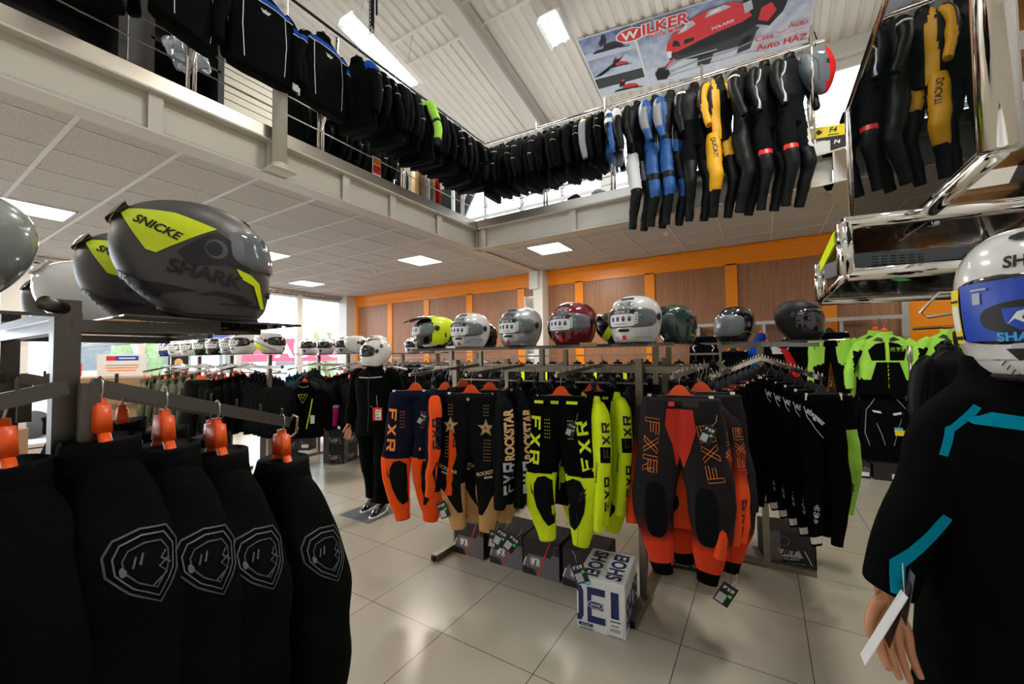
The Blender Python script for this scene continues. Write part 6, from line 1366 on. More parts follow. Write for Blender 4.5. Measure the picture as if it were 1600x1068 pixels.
KJ = Pool(make_jacket('riding_jacket', '', 'black_cloth', seed=97, L=.78, W=.27, spread=.06, D=.09, hang='black_plastic', arts=[('piping', 'front', [('print_cloud', line2d([(-.10, -.05), (-.19, -.18), (-.21, -.45), (-.17, -.60)], .005)), ('print_cloud', line2d([(.10, -.05), (.19, -.18), (.21, -.30)], .005)), ('print_cloud', line2d([(-.10, -.33), (-.06, -.45), (-.03, -.58)], .005)), ('print_cloud', line2d([(.15, -.20), (.09, -.40), (.05, -.58)], .005)),
      ('print_white', poly2d([(-.14, -.18), (-.06, -.19), (-.05, -.215), (-.12, -.205)])), ('print_white', poly2d([(.05, -.21), (.13, -.19), (.13, -.215), (.06, -.235)]))])]))
KJ.put('black piped jacket on the lower wall rail, below the lime jackets', (1.32, YR - .04, 1.21), .0, 'black piped jackets on the lower wall rail', (1.05, 1, 1.1)); KJ.put('black piped jacket right behind the steel pole, lower rail', (1.80, YR - .05, 1.21), .1, 'black piped jackets on the lower wall rail'); KJ.put('black piped jacket tucked behind the front piped jacket', (1.20, YR + .1, 1.22), .0, 'black piped jackets on the lower wall rail')
b = bmesh.new(); sweep(b, [(0, 0, 0), (0, 0, .004)], [.03, .03], 4); b.free()
tt = thing('hang_tag', 'yellow and blue swing tag low on the black piped jacket', 'price tag', (1.42, YR - .20, .62)); obj('tag_card', B(-.045, .045, -.001, .001, -.07, 0), 'bright_yellow', tt, False); obj('tag_back', B(-.05, .03, .002, .004, -.03, .03), 'print_sky', tt, False)
BT = Pool(make_pants('riding_trousers', '', 'black_cloth', L=1.0, seed=98, hang='black_plastic', cat='riding trousers', arts=[('reflective_marks', 'front', [('print_white', poly2d([(-.16, -.16), (-.12, -.11), (-.115, -.13), (-.145, -.165), (-.12, -.21), (-.125, -.23)])), ('print_white', poly2d([(.16, -.16), (.12, -.11), (.115, -.13), (.145, -.165), (.12, -.21), (.125, -.23)]))])]))
BT.put('black riding trousers with white chevrons on the wall rail, left pair', (-.80, YR, 2.02), .0, 'dark trousers on the wall rail'); BT.put('black riding trousers with white chevrons on the wall rail, middle pair', (-.38, YR - .15, 1.78), .0, 'dark trousers on the wall rail'); BT.put('black riding trousers on the wall rail behind the matt helmet', (.42, YR + .05, 1.95), .1, 'dark trousers on the wall rail')
RJ = make_jacket('racing_jacket', 'blue, white and red racing jacket behind the toothed rack arms', 'white_leather', ['blue_cloth', 'red_cloth', 'black_cloth'], seed=99, W=.25, zone=lambda c: 3 if c.z < -.30 or abs(c.x) < .05 else 0, szone=lambda c: 1 if c.x < 0 else 2, spread=.08)
RJ.location = (.05, YR, 1.88)
RJ2 = make_jacket('riding_jacket', 'blue jacket on an orange hanger behind the matt black helmet', 'blue_cloth', ['black_cloth'], seed=100, W=.22, zone=lambda c: 1 if c.z < -.3 else 0); RJ2.location = (-.02, YR + .16, 2.03); RJ2.rotation_euler = (0, 0, 1.2)
GX = 'black shoe boxes below the black piped jackets'
for k, x in enumerate((.98, 1.22)): carton('shoe_box', ('left', 'right')[k] + ' black box with a white label on the floor below the lime trousers', .24 if k == 0 else .34, .30, .20, 'carton_black', [('front', [('print_white', rect(.0, -.07, .11, -.01)), ('print_green', rect(.05, .005, .08, .022)), ('print_grey', poly2d([(.03, -.02), (.12, -.02), (.12, .03), (.06, .06)]))])], GX, 'box', (x + (.08 if k else 0), 6.93, 0), .05)
# steel pole, grey column and orange panel beyond, garments at the right
b = bmesh.new(); tube(b, [(1.38, 6.15, 0), (1.38, 6.15, 1.52)], .016, 10); tube(b, [(1.38, 6.15, 1.49), (1.38, 6.15, 1.66)], .024, 10); tag(obj('steel_pole', b, 'zinc'), 'thin steel pole standing right of the lime jacket', 'pole')
b = B(1.60, 1.67, YW - .12, YW - .02, 0, CZ); struct('trim_11', b, 'zinc'); b = B(1.67, 2.10, YW - .10, YW - .03, 0, 3.2); struct('wall_panel', b, 'orange_paint'); b = B(2.10, 2.45, YW - .14, YW - .02, 0, CZ); struct('trim_12', b, 'zinc')
b = bmesh.new(); tube(b, [(1.95, 6.9, 0), (1.95, 6.9, 1.82), (2.02, 6.9, 1.9), (2.6, 6.9, 1.92)], .02, 10); tube(b, [(2.6, 6.9, 1.92), (2.6, 6.9, 0)], .02, 10); tag(obj('garment_rack', b, 'black_metal'), 'black tubular rack before the orange panel on the right', 'garment rack')
GQ = 'dark garments at the right behind the mannequin'
JR = Pool(make_jacket('leather_jacket', '', 'black_leather', seed=101, D=.09, L=.74, spread=.05, hang='black_plastic'))
JR.put('black leather jacket nearest the steel pole', (1.38, 5.05, 1.80), .55, GQ, (1.1, 1, 1.15)); JR.put('second black leather jacket at the right behind the mannequin', (1.62, 4.75, 1.82), .5, GQ, (1.1, 1, 1.15))
JNv = Pool(make_pants('work_trousers', '', 'navy_cloth', L=1.1, seed=102, hang='black_plastic', cat='riding trousers', arts=[('leg_mark', 'front', [('print_gold', xf(rect(-.04, -.008, .04, .008), -.14, -.28, 80)), ('print_yellow', xf(merge_ring(.012, .018, .003), .10, -.08))])]))
JNv.put('dark navy trousers hanging at the right beside the mannequin helmet', (1.05, 3.05, 1.86), .6, GQ, (1.15, 1, 1.1)); JNv.put('second dark navy trousers hanging at the right behind the mannequin', (1.30, 2.95, 1.86), .6, GQ, (1.15, 1, 1.1))
b = bmesh.new(); tube(b, [(.95, 3.2, 1.86), (1.9, 2.6, 1.86)], .014, 8); tube(b, [(1.9, 2.6, 1.86), (1.9, 2.6, 0)], .018, 8); tube(b, [(1.2, 5.2, 1.81), (1.9, 4.45, 1.81)], .014, 8); tube(b, [(1.9, 4.45, 1.81), (1.9, 4.45, 0)], .018, 8); tube(b, [(1.9, 4.45, .1), (1.9, 2.6, .1)], .014, 8)
tag(obj('garment_rail', b, 'chrome'), 'chrome rails carrying the dark garments at the right edge', 'clothes rail')
t = thing('sample_card', 'small green and orange edged card box under the steel pole', 'box', (1.05, 4.35, 0)); obj('card', bbox(0, .17, 0, .12, 0, 1.02), 'carton_black', t, False); obj('card_top', B(-.002, .172, -.002, .122, 1.02, 1.028), 'print_yellow', t, False)
# ================================================================== MANNEQUINS
def hand_bm(w, d, side, s=1.0):
    """edges for a skinned hand: wrist w, direction d (unit), returns chains [(points, radii)]"""
    d = Vector(d).normalized(); up = Vector((0, -1, 0)); lat = d.cross(up).normalized(); nrm = lat.cross(d).normalized(); w = Vector(w)
    ch = []
    palm = w + d * .045 * s
    for i, (o, l) in enumerate(((-.030, .062), (-.010, .072), (.010, .068), (.028, .054))):
        k = w + d * (.085 * s) + lat * (o * s); a = k + d * (l * .45 * s) + nrm * (.004 * s); c = a + d * (l * .34 * s) + nrm * (.012 * s); e = c + d * (l * .25 * s) + nrm * (.014 * s)
        ch.append(([palm + lat * (o * .7 * s), k, a, c, e], [.015 * s, .0105 * s, .009 * s, .008 * s, .0065 * s]))
    q = -1 * side
    a = w + d * (.03 * s) + lat * (q * .03 * s); ch.append(([w + d * .015 * s, a, a + d * (.035 * s) + lat * (q * .018 * s) + nrm * .008, a + d * (.062 * s) + lat * (q * .022 * s) + nrm * .016], [.018 * s, .013 * s, .0105 * s, .0075 * s]))
    return palm, ch
def skin_body(name, parent, chains, m, sub=1, root=0):
    """chains share joints by position; one continuous skinned surface"""
    V, R, E, idx = [], [], [], {}
    def vid(p, r):
        k = tuple(round(c, 4) for c in p)
        if k not in idx: idx[k] = len(V); V.append(Vector(p)); R.append(r)
        return idx[k]
    for pts, rad in chains:
        ids = [vid(p, r) for p, r in zip(pts, rad)]
        for a, b_ in zip(ids, ids[1:]):
            if a != b_: E.append((a, b_))
    me = bpy.data.meshes.new(name); me.from_pydata([tuple(v) for v in V], E, []); o = bpy.data.objects.new(name, me); COL.objects.link(o)
    md = o.modifiers.new('skin', 'SKIN'); md.use_smooth_shade = True
    for i, r in enumerate(R): me.skin_vertices[0].data[i].radius = (r, r)
    me.skin_vertices[0].data[root].use_root = True
    o.modifiers.new('smooth', 'SUBSURF').levels = sub; o.modifiers['smooth'].render_levels = sub
    me.materials.append(MATS[m])
    if parent is not None: o.parent = parent; KIDS.setdefault(parent, []).append(o)
    return o
def make_mannequin(label, arms, torso='black_cloth', legs='black_cloth', cyan=False, shoes=True, wr=.02, lean=0, hip_y=0, stance=((-.10, .0), (.10, -.03)), hand_s=1.0, bw=1.0, slim=1.0):
    """arms = [(side, shoulder, elbow, wrist, hand direction)] in local coordinates, front faces -Y"""
    t = thing('mannequin', label, 'mannequin')
    ch = [([Vector((0, hip_y, .95)), Vector((0, hip_y, 1.10)), Vector((0, 0, 1.28)), Vector((0, 0, 1.40)), Vector((0, 0, 1.50)), Vector((0, -.01, 1.57)), Vector((0, -.015, 1.66))], [.13, .115, .13, .10, .055, .058, .075])]
    for s, (fx, fy) in zip((-1, 1), stance):
        ch.append(([Vector((0, hip_y, .95)), Vector((s * .09, hip_y, .86)), Vector((s * .10, fy * .6 - .02, .50)), Vector((fx, fy + .01, .10)), Vector((fx, fy - .10, .04))], [.13, .085, .055, .04, .03]))
    for s, sh, el, w_, hd in arms:
        palm, hc = hand_bm(w_, hd, s, hand_s)
        ch.append(([Vector((0, 0, 1.40)), Vector(sh), Vector(el), Vector(w_), Vector(palm)], [.10, .055, .040, .026, .022])); 
        for pts, rad in hc:
            if (pts[0] - palm).length > .001: ch.append(([Vector(palm)] + pts, [.022] + rad))
            else: ch.append((pts, rad))
    skin_body('body', t, ch, 'skin_plastic')
    b = bmesh.new(); K = resamp([(.80, .205 * bw, .135, hip_y), (.88, .205 * bw, .140, hip_y), (1.05, .190 * bw, .130, hip_y * .5), (1.22, .205 * bw, .140, 0), (1.34, .215 * bw, .130, 0), (1.42, .195 * bw, .105, 0), (1.47, .13 * bw, .085, 0), (1.50, .085, .075, 0), (1.545, .080, .074, -.004)], 34)
    sweep(b, [(0, k[3], k[0]) for k in K], [(k[1], k[2]) for k in K], 40, (0, 1, 0), wr=wr, wf=6, seed=7, ex=2.4); bvt = bvh_of(b); obj('jacket', b, torso, t)
    sl = bmesh.new()
    for s, sh, el, w_, hd in arms:
        sh, el, w_ = Vector(sh), Vector(el), Vector(w_); st0 = sh + Vector((-s * .06, 0, .015))
        P = resamp([tuple(st0) + (.058, .065), tuple(sh) + (.066, .070), tuple(sh.lerp(el, .5)) + (.068, .072), tuple(el) + (.062, .066), tuple(el.lerp(w_, .5)) + (.058, .06), tuple(w_ + (el - w_) * .10) + (.048, .05), tuple(w_ + (el - w_) * .02) + (.042, .044)], 26)
        sweep(sl, [p[:3] for p in P], [(p[3] * slim, p[4] * slim) for p in P], 22, (0, 1, 0), wr=.014, wf=9, seed=s + 4)
    bvs = bvh_of(b2) if False else bvh_of(sl); slo = obj('jacket_sleeves', sl, torso, t)
    b = bmesh.new()
    for s, (fx, fy) in zip((-1, 1), stance):
        P = resamp([(s * .085, hip_y, .93, .115, .125), (s * .095, hip_y, .80, .108, .115), (s * .10, fy * .4 - .01, .62, .088, .095), (s * .10, fy * .6 - .02, .48, .080, .088), (fx, fy * .9, .30, .078, .085), (fx, fy + .01, .13, .075, .085), (fx, fy + .005, .09, .07, .082)], 30)
        sweep(b, [p[:3] for p in P], [(p[3], p[4]) for p in P], 24, (0, 1, 0), wr=.014, wf=8, seed=s + 9)
    obj('trousers', b, legs, t)
    if shoes:
        for s, (fx, fy) in zip((-1, 1), stance):
            b = bmesh.new(); P = resamp([(fx, fy + .075, .055, .030, .040), (fx, fy + .02, .065, .040, .055), (fx, fy - .07, .050, .046, .042), (fx, fy - .15, .036, .044, .028), (fx, fy - .19, .030, .022, .018)], 14); sweep(b, [p[:3] for p in P], [(p[3], p[4]) for p in P], 16, (0, 0, 1)); so = obj('shoe', b, 'gloss_black', t)
            b = bmesh.new(); P = [(fx + .050 * cos(a) * (1 if abs(cos(a)) < .99 else 1), fy - .055 + .15 * sin(a), .012) for a in [2 * pi * k / 20 for k in range(21)]]; tube(b, [Vector(p) for p in P], .012, 6, cap=False); obj('sole', b, 'print_white', so)
            b = bmesh.new()
            for k in range(5): tube(b, [(fx - .022, fy - .04 - .022 * k, .108 - .010 * k), (fx + .022, fy - .045 - .022 * k, .108 - .010 * k)], .004, 5)
            obj('laces', b, 'print_white', so)
    return t, bvt, bvs
MP = (-3.52, 2.93, 0)
m1, bt_, bs_ = make_mannequin('standing mannequin in black riding clothes between the aisles, facing the camera side', [(-1, (-.21, 0, 1.42), (-.27, .02, 1.14), (-.29, -.03, .90), (-.02, -.05, -1)), (1, (.21, 0, 1.42), (.29, .03, 1.16), (.27, -.06, .93), (-.05, -.1, -1))], stance=((-.09, .10), (.09, -.03)))
m1.location = MP; m1.rotation_euler = (0, 0, .35)
art('reflective_piping', m1, [('print_cloud', line2d([(-.12, 1.40), (.0, 1.395), (.13, 1.405)], .010)), ('print_cloud', rect(.02, 1.10, .04, 1.106)), ('print_black', line2d([(0, 1.44), (0, .85)], .008))], onto(bt_, 'front'))
tg_ = thing('hang_tag', 'red and white price tag on the waist of the standing mannequin', 'price tag', (-3.33, 2.80, 1.10), .4); obj('tag_card', B(-.05, .05, -.001, .001, -.13, .0), 'print_red', tg_, False); art('tag_print', tg_, [('print_white', rect(-.02, -.12, .04, -.02)), ('print_red', rect(-.012, -.045, .03, -.035)), ('print_green', ell2d(0, -.07, .015, .012, 12)), ('print_grey', rect(-.01, -.11, .03, -.095))], planar((0, -.001, 0), (1, 0, 0), (0, 0, 1)), 0)
b = bmesh.new(); tube(b, [(0, 0, 0), (-.02, .02, .12)], .001, 4); obj('cord', b, 'print_white', tg_)
mh = make_helmet('full_face_helmet', 'white helmet with a dark visor and black star mark on the standing mannequin', 'gloss_white', visor='visor_dark', port='matt_black', sticker=False, arts=[('star_mark', 'left', [('print_black', xf(star(0, 0, .034, .35, .5), .02, .195))]), ('star_mark', 'right', [('print_black', xf(star(0, 0, .034, .35, .5), -.02, .195))]),
      ('visor_marks', 'frontwrap', [])][:2], vz=.135, va=.055); mh.location = (MP[0], MP[1], 1.505); mh.rotation_euler = (-.1, 0, -.5); mh.scale = (.98, .95, 1.14)
art('brand_mark', mh, [('print_grey', xf(text2d('ICC', .014, .01), 0, 0))], hmap(0, .205, .0022), .01); art('visor_label', mh, [('print_green', ell2d(-.0, .012, .012, .006, 12, 4)), ('print_white', rect(-.05, -.03, -.02, -.0))], hmap(0, .140, .0112), .01)
b = bbox(-3.74, -3.30, 2.66, 3.08, 0, .006, .001, 1); tag(obj('floor_mat', b, 'grey_plastic', None, False), 'grey base plate on the floor under the standing mannequin', 'base plate')
# right foreground mannequin
MQ = Vector((.46, 1.28, 0)); rq = .42
def lq(x, y, z):
    v = Vector((x - MQ.x, y - MQ.y, z)); c, s = cos(-rq), sin(-rq); return (v.x * c - v.y * s, v.x * s + v.y * c, z)
m2, bt2, bs2 = make_mannequin('near mannequin in a black jacket with turquoise stripes at the right edge', [(-1, lq(.335, 1.215, 1.415), lq(.262, 1.19, 1.21), lq(.215, 1.18, 1.06), (-.05, -.1, -1)), (1, lq(.635, 1.36, 1.415), lq(.72, 1.42, 1.16), lq(.74, 1.38, .93), (0, -.1, -1))], shoes=True, bw=.95, slim=.82, hand_s=1.0)
m2.location = MQ; m2.rotation_euler = (0, 0, rq); m2.scale = (1, 1, 1.027)
f_ = onto(bt2, 'front', .004)
art('shoulder_stripe', m2, [('cyan_cloth', poly2d([(-.165, 1.425), (-.13, 1.440), (-.08, 1.432), (-.01, 1.400), (-.06, 1.402), (-.11, 1.412), (-.160, 1.418)]))], f_)
w_ = Vector(lq(.215, 1.18, 1.06)); e_ = Vector(lq(.262, 1.19, 1.21)); s_ = Vector(lq(.335, 1.215, 1.415))
fs = onto(bs2, 'front', .004)
P_ = [((w_.x - .012), w_.z + .015), (w_.x - .008, (w_.z + e_.z) / 2), (e_.x - .010, e_.z - .01), (e_.x + .015, e_.z + .03)]
art('forearm_stripe', m2, [('cyan_cloth', line2d(P_, .020))], fs)
art('upper_sleeve_stripe', m2, [('cyan_cloth', line2d([(s_.x - .058, s_.z - .06), (s_.x - .045, s_.z - .01), (s_.x - .0, s_.z + .035)], .010))], fs)
H2 = make_helmet('full_face_helmet', 'white helmet with blue visor sticker on the near mannequin at the right edge', 'gloss_white', visor='visor_dark', sticker=False, vz=.108, va=.056, side=1.25, pivot=False)
H2.location = (.49, 1.29, 1.545); H2.rotation_euler = (0, 0, -.36); H2.scale = (.95, .95, 1.22)
art('brand_mark', H2, [('print_black', xf(text2d('SHARK', .018, .03, .0, 1.3), -.0, .0)), ('print_black', rect(-.012, .017, .014, .037)), ('print_white', poly2d([(-.004, .020), (.006, .022), (.008, .034), (.0, .028)]))], hmap(0, .184, .0022), .01)
art('forehead_vent', H2, [('print_black', xf(ell2d(0, 0, .045, .008, 20, 4), 0, .036))], hmap(0, .190, .0028), .01)
st_ = art('visor_sticker', H2, [('print_blue', poly2d([(-.13, -.046), (.13, -.046), (.13, .046), (-.13, .046)]))], hmap(0, .108, .0125), .012)
art('sticker_print', st_, [('print_black', xf(ell2d(0, 0, .10, .026, 26, 2.5), .01, -.012)), ('print_blue', poly2d([(-.052, .002), (.0, .002), (-.003, -.022), (-.026, -.032), (-.048, -.020)])), ('print_white', poly2d([(-.045, -.022), (-.030, -.004), (-.012, .0), (-.024, -.012), (-.018, -.022), (-.034, -.014)])), ('print_cloud', rect(-.10, .012, -.085, .03)),
    ('print_red', xf(ell2d(0, 0, .018, .016, 20), .055, -.012)), ('print_white', xf(ell2d(0, 0, .011, .009, 16), .055, -.012)), ('print_red', xf(ell2d(0, 0, .005, .004, 12), .055, -.012)), ('print_sky', xf(text2d('SHARK', .012, .03, 0, 1.5), -.02, -.040)), ('print_cloud', rect(-.100, .033, -.072, .036)), ('print_cloud', rect(.005, .033, .035, .036))], hmap(0, .108, .0130), .012)
art('side_label', H2, [('bright_yellow', rect(-.012, -.05, .012, .04)), ('print_white', rect(-.009, -.03, .010, .012)), ('print_black', rect(-.012, .018, .012, .022)), ('print_black', rect(-.012, -.044, .012, -.038))], hmap(-.98, .110, .0130), .01)
art('chin_vents', H2, [('print_black', poly2d([(-.06, .048), (.06, .048), (.040, .030), (-.040, .030)])), ('print_black', xf(text2d('/ / / / /', .014, .02), .05, .014, 30)), ('print_black', xf(text2d('/ / / /', .012, .02), -.06, .016, -40))], hmap(0, 0, .003), .01)
hx, hy, hz = .225, 1.11, 1.12
tt = thing('hang_tag', 'bundle of white and black swing tags hanging at the hand of the near mannequin', 'price tag', (hx, hy, hz), .3)
for k, (m, r, dx) in enumerate((('print_white', 28, -.0), ('print_black', 18, .01), ('print_grey', 10, .02))):
    Mx = Matrix.Translation((dx, .006 * k, .02 * k)) @ Matrix.Rotation(radians(r), 4, 'Y') @ Matrix.Rotation(radians(70), 4, 'Z'); b = bmesh.new(); box(b, -.025, .025, -.0008, .0008, -.16 + .03 * k, 0, mtx=Mx); obj('tag_card', b, m, tt, False)
b = bmesh.new(); tube(b, [(.0, 0, 0), (.015, .03, .06)], .001, 4); obj('cord', b, 'print_white', tt)
# ================================================================== STAIR AND CHROME AT THE RIGHT
t = thing('stair_balustrade', 'tall dark glass balustrade panel framed by chrome tubes at the upper right', 'balustrade', (.5, 2.3, 2.1))
b = B(-.008, .008, -.86, .92, .02, 1.0); obj('glass_panel', b, 'dark_panel_glass', t, False)
b = bmesh.new(); tube(b, [(0, .94, .10), (0, .94, 1.0), (0, .93, 1.02)], .024, 16); tube(b, [(0, .94, 1.01), (0, -.9, 1.01)], .020, 16); obj('edge_tube', b, 'chrome', t)
b = bmesh.new(); tube(b, [(0, .9, .0), (0, -.30, -.02), (0, -.84, -.015)], .024, 16); tube(b, [(.02, -.32, -.06), (.02, -.32, .02)], .016, 12); obj('bottom_tube', b, 'chrome', t)
b = bmesh.new(); tube(b, [(0, -.86, -.02), (0, -.86, 1.6)], .038, 24); obj('post', b, 'chrome', t)
t = thing('tube_cabinet', 'low chrome tube frame box holding dark audio equipment under the stair landing', 'equipment frame', (.25, 1.84, 1.86))
def q3(x, y, z): return Vector((x - .25, y - 1.84, z - 1.86))
nTL, nBL, nTR, nBR = q3(.258, 1.845, 2.055), q3(.258, 1.845, 1.872), q3(.86, 2.07, 2.09), q3(.86, 2.07, 1.90)
fTL, fBL, fTR, fBR = q3(.240, 2.42, 2.018), q3(.240, 2.42, 1.845), q3(.90, 2.70, 2.04), q3(.90, 2.70, 1.86)
b = bmesh.new()
for a_, c_ in ((nTL, nTR), (nBL, nBR), (nTL, nBL), (nTR, nBR)): tube(b, [a_, c_], .025, 16)
obj('front_frame', b, 'chrome', t)
b = bmesh.new()
for a_, c_ in ((fTL, fTR), (fBL, fBR), (fTL, fBL), (fTR, fBR)): tube(b, [a_, c_], .022, 14)
obj('rear_frame', b, 'chrome', t)
b = bmesh.new()
for a_, c_ in ((nTL, fTL), (nBL, fBL), (nTR, fTR)): tube(b, [a_, c_], .012, 10)
obj('side_tube', b, 'chrome', t)
b = bmesh.new(); v = [b.verts.new(p) for p in (nTL, fTL, fBL, nBL)]; b.faces.new(v); bmesh.ops.solidify(b, geom=b.faces[:], thickness=.006); obj('side_glass', b, 'acrylic', t, False)
b = bmesh.new(); v = [b.verts.new(p + Vector((0, 0, -.004))) for p in (nBL, fBL, fBR, nBR)]; b.faces.new(v); bmesh.ops.solidify(b, geom=b.faces[:], thickness=.008); obj('bottom_plate', b, 'gloss_black', t, False)
b = bmesh.new(); v = [b.verts.new(p + Vector((0, 0, .02))) for p in (nTL, fTL, fTR, nTR)]; b.faces.new(v); bmesh.ops.solidify(b, geom=b.faces[:], thickness=.02); obj('top_plate', b, 'gloss_black', t, False)
for k, (u0, u1) in enumerate(((.25, .33), (.62, .70))):
    p = nBL.lerp(nBR, u0) + Vector((0, .03, -.022)); p2 = nBL.lerp(nBR, u0 + .03) + Vector((.02, .10, -.022)); b = bmesh.new(); sqtube(b, p, p2, .03, .003); obj('tape_strip', b, 'print_green', t, False)
b = bmesh.new(); sqtube(b, nTL.lerp(fTL, .15) + Vector((-.015, 0, -.02)), nTL.lerp(fTL, .75) + Vector((-.015, 0, -.045)), .004, .05); obj('side_tape', b, 'yellow_cloth', t, False)
t = thing('amplifier', 'grey audio unit with rows of vent slots inside the chrome tube box', 'amplifier', (.47, 1.99, 1.90), .355)
obj('case', bbox(-.19, .25, .0, .20, .0, .062), 'grey_plastic', t, False)
b = bmesh.new()
for i in range(6):
    for j in range(4): box(b, -.13 + .028 * i, -.112 + .028 * i, -.002, .0, .014 + .010 * j, .018 + .010 * j)
obj('vent_slots', b, 'print_black', t, False); b = bmesh.new(); sweep(b, [(.16, .0, .03), (.16, -.012, .03)], [.012, .011], 14, (0, 0, 1)); obj('knob', b, 'black_plastic', t)
t = thing('loudspeaker', 'black loudspeaker lying in the chrome tube box behind the audio unit', 'speaker', (.50, 2.36, 1.872), .355)
obj('cabinet', bbox(-.2, .25, 0, .14, 0, .155), 'gloss_black', t, False); b = bmesh.new()
for xx in (-.09, .10): sweep(b, [(xx, -.004, .078), (xx, -.010, .078), (xx, .0, .078), (xx, .01, .078)], [.066, .060, .045, .015], 26, (0, 0, 1))
obj('speaker_cone', b, 'black_plastic', t)
b = bmesh.new(); box(b, .005, .012, -.004, .0, .0, .155); obj('divider', b, 'steel', t, False)
t = thing('tube_clamp', 'black and chrome round clamp fitting just left of the near helmet', 'clamp', (.62, 1.72, 1.765)); b = bmesh.new(); sweep(b, [(0, 0, 0), (.0, -.04, 0), (0, -.05, 0)], [.045, .045, .03], 22, (0, 0, 1)); obj('clamp_body', b, 'gloss_black', t); b = bmesh.new(); tube(b, [(0, 0, .03), (0, 0, .11)], .02, 12); obj('clamp_neck', b, 'chrome', t)
b = bmesh.new(); tube(b, [(.60, 1.69, 1.765), (.43, 1.62, 1.765), (.385, 1.60, 1.71), (.40, 1.60, 1.695), (.52, 1.55, 1.715)], .004, 6); tag(obj('wire_hook', b, 'zinc'), 'bent wire hook below the chrome tube box', 'hook')
t = thing('staircase', 'wooden tread staircase with chrome railing rising behind the dark glass panel', 'staircase', (2.0, 3.55, 2.1), .0)
for k in range(9): b = bbox(-1.0, 1.0, -.14, .14, -.02, .02, .004, 1); o = obj('tread', b, 'tan_wood', t, False); o.location = (0, 1.0 - .24 * k, .05 + .15 * k)
for s in (-.7, 1): b = bmesh.new(); sqtube(b, (s * .9, 1.2, -.12), (s * .9, -1.1, 1.32), .04, .14); obj('stringer', b, 'black_metal', t, False)
obj('support_post', B(.6, .7, 1.15, 1.25, -2.1, -.05), 'black_metal', t, False)
b = bmesh.new()
for k in range(5): tube(b, [(-.95, .9 - .45 * k, .1 + .28 * k), (-.95, .9 - .45 * k, 1.05 + .28 * k)], .018, 10)
for z in (.45, .7, 1.15): tube(b, [(-.95, 1.0, z), (-.95, -1.0, z + 1.25)], .012 if z < 1 else .022, 10)
obj('stair_railing', b, 'chrome', t)
railing('chrome railing of the upper floor seen at the top right corner', (1.6, 2.3, 3.0), 'x', 6.8, 3.755, 4.72, .0)
w = bmesh.new(); box(w, 1.30, 3.4, 6.7, YW, 3.34, 3.72); struct('ceiling_side_deck', w, 'cream_paint')
# ================================================================== OUTSIDE
g = bmesh.new(); box(g, -60, XW - .1, -40, 60, -.3, -.15); box(g, XW - .1, 60, 7.8, 60, -.3, -.15); struct('ground', g, 'asphalt')
for k in range(5):
    t = thing('hedge_tree', 'tall green cypress outside the windows, %s from the left' % ORD[k], 'cypress', (-24, 6.3 + 1.0 * k + (6.0 if k > 2 else 0), -.15), 0, 'cypresses outside the windows')
    b = bmesh.new(); sweep(b, [(0, 0, .15 + 3.3 * j / 11) for j in range(12)], [(.34 * sin(pi * (.25 + .72 * j / 11)) + .05,) * 2 for j in range(12)], 18, (0, 1, 0), wr=.22, wf=3, seed=k); obj('foliage', b, 'fluffy_green', t); b = bmesh.new(); tube(b, [(0, 0, 0), (0, 0, .3)], .07, 8); obj('trunk', b, 'carton_kraft', t)
t = thing('street_sign', 'red AUTO sign outside behind the helmets by the window', 'sign', (-17.5, 10.6, 2.05), R90 - .5)
obj('sign_board', B(-2.6, 2.6, -.05, .05, -.55, .45), 'sign_pink', t, False); art('sign_lettering', t, [('print_white', xf(text2d('AUTO', .62, .03, 0, 1.1), .3, -.05))], planar((0, -.05, 0), (1, 0, 0), (0, 0, 1)), 0); b = bmesh.new()
for x in (-2, 2): sqtube(b, (x, 0, -2.2), (x, 0, -.5), .1)
obj('sign_post', b, 'zinc', t, False)
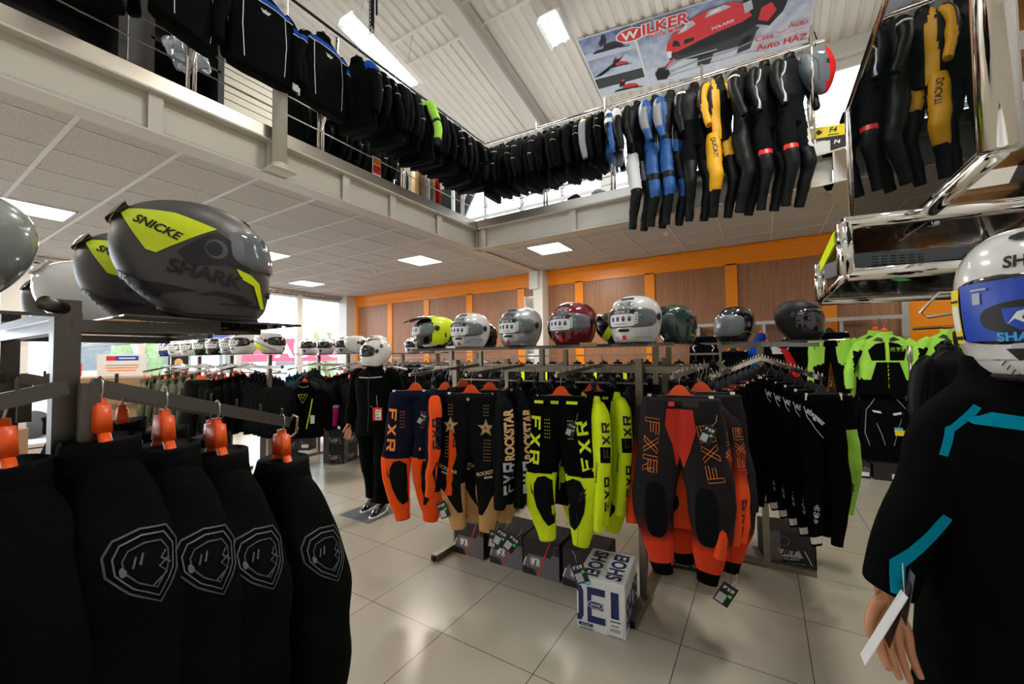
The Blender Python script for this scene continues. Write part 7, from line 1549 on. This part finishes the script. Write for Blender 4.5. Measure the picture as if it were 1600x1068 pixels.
t = thing('red_banner_sign', 'small red and purple roadside banner outside above the helmet row', 'sign', (-19, 8.1, 2.55), R90 - .4); obj('sign_board', B(-1.2, 1.2, -.03, .03, -.22, .22), 'sign_pink', t, False); art('sign_lettering', t, [('print_white', rect(.35, -.08, .65, .1)), ('print_white', rect(.75, -.08, 1.05, .1)), ('print_navy', rect(-1.2, -.2, .2, .2))], planar((0, -.03, 0), (1, 0, 0), (0, 0, 1)), 0); b = bmesh.new(); sqtube(b, (0, 0, -2.7), (0, 0, -.2), .08); obj('sign_post', b, 'zinc', t, False)
t = thing('building', 'pale low building across the street outside the windows', 'building', (-38, 14, -.15)); obj('wall', B(-3, 3, -14, 14, 0, 4.2), 'pale_render', t, False); obj('roof', B(-3.3, 3.3, -14.3, 14.3, 4.2, 4.5), 'zinc', t, False)
for k in range(6): b = B(3.0, 3.04, -12 + 4.2 * k, -9.6 + 4.2 * k, 1.2, 2.8); obj('window', b, 'print_grey', t, False)
t = thing('car', 'white car parked outside the entrance windows', 'car', (-15.5, 1.2, -.15), 1.3)
b = bmesh.new(); P = resamp([(-2.1, 0, .55, .70, .25), (-1.9, 0, .62, .84, .36), (-1.0, 0, .66, .88, .42), (0, 0, .66, .88, .42), (1.0, 0, .64, .88, .40), (1.9, 0, .56, .82, .32), (2.15, 0, .5, .66, .22)], 24); sweep(b, [p[:3] for p in P], [(p[3], p[4]) for p in P], 28, (0, 0, 1), ex=4); obj('body', b, 'gloss_white', t)
b = bmesh.new(); P = resamp([(-1.7, 0, .9, .66, .06), (-1.1, 0, 1.1, .70, .26), (-.2, 0, 1.18, .70, .32), (.5, 0, 1.12, .70, .28), (1.2, 0, .9, .66, .06)], 18); sweep(b, [p[:3] for p in P], [(p[3], p[4]) for p in P], 24, (0, 0, 1), ex=4); obj('cabin', b, 'visor_dark', t)
for x in (-1.3, 1.3):
    for y in (-.82, .82): b = bmesh.new(); sweep(b, [(x, y - .1, .32), (x, y + .1, .32)], [.32, .32], 22, (0, 0, 1)); obj('wheel', b, 'dark_rubber', t)
bpy.context.view_layer.update()
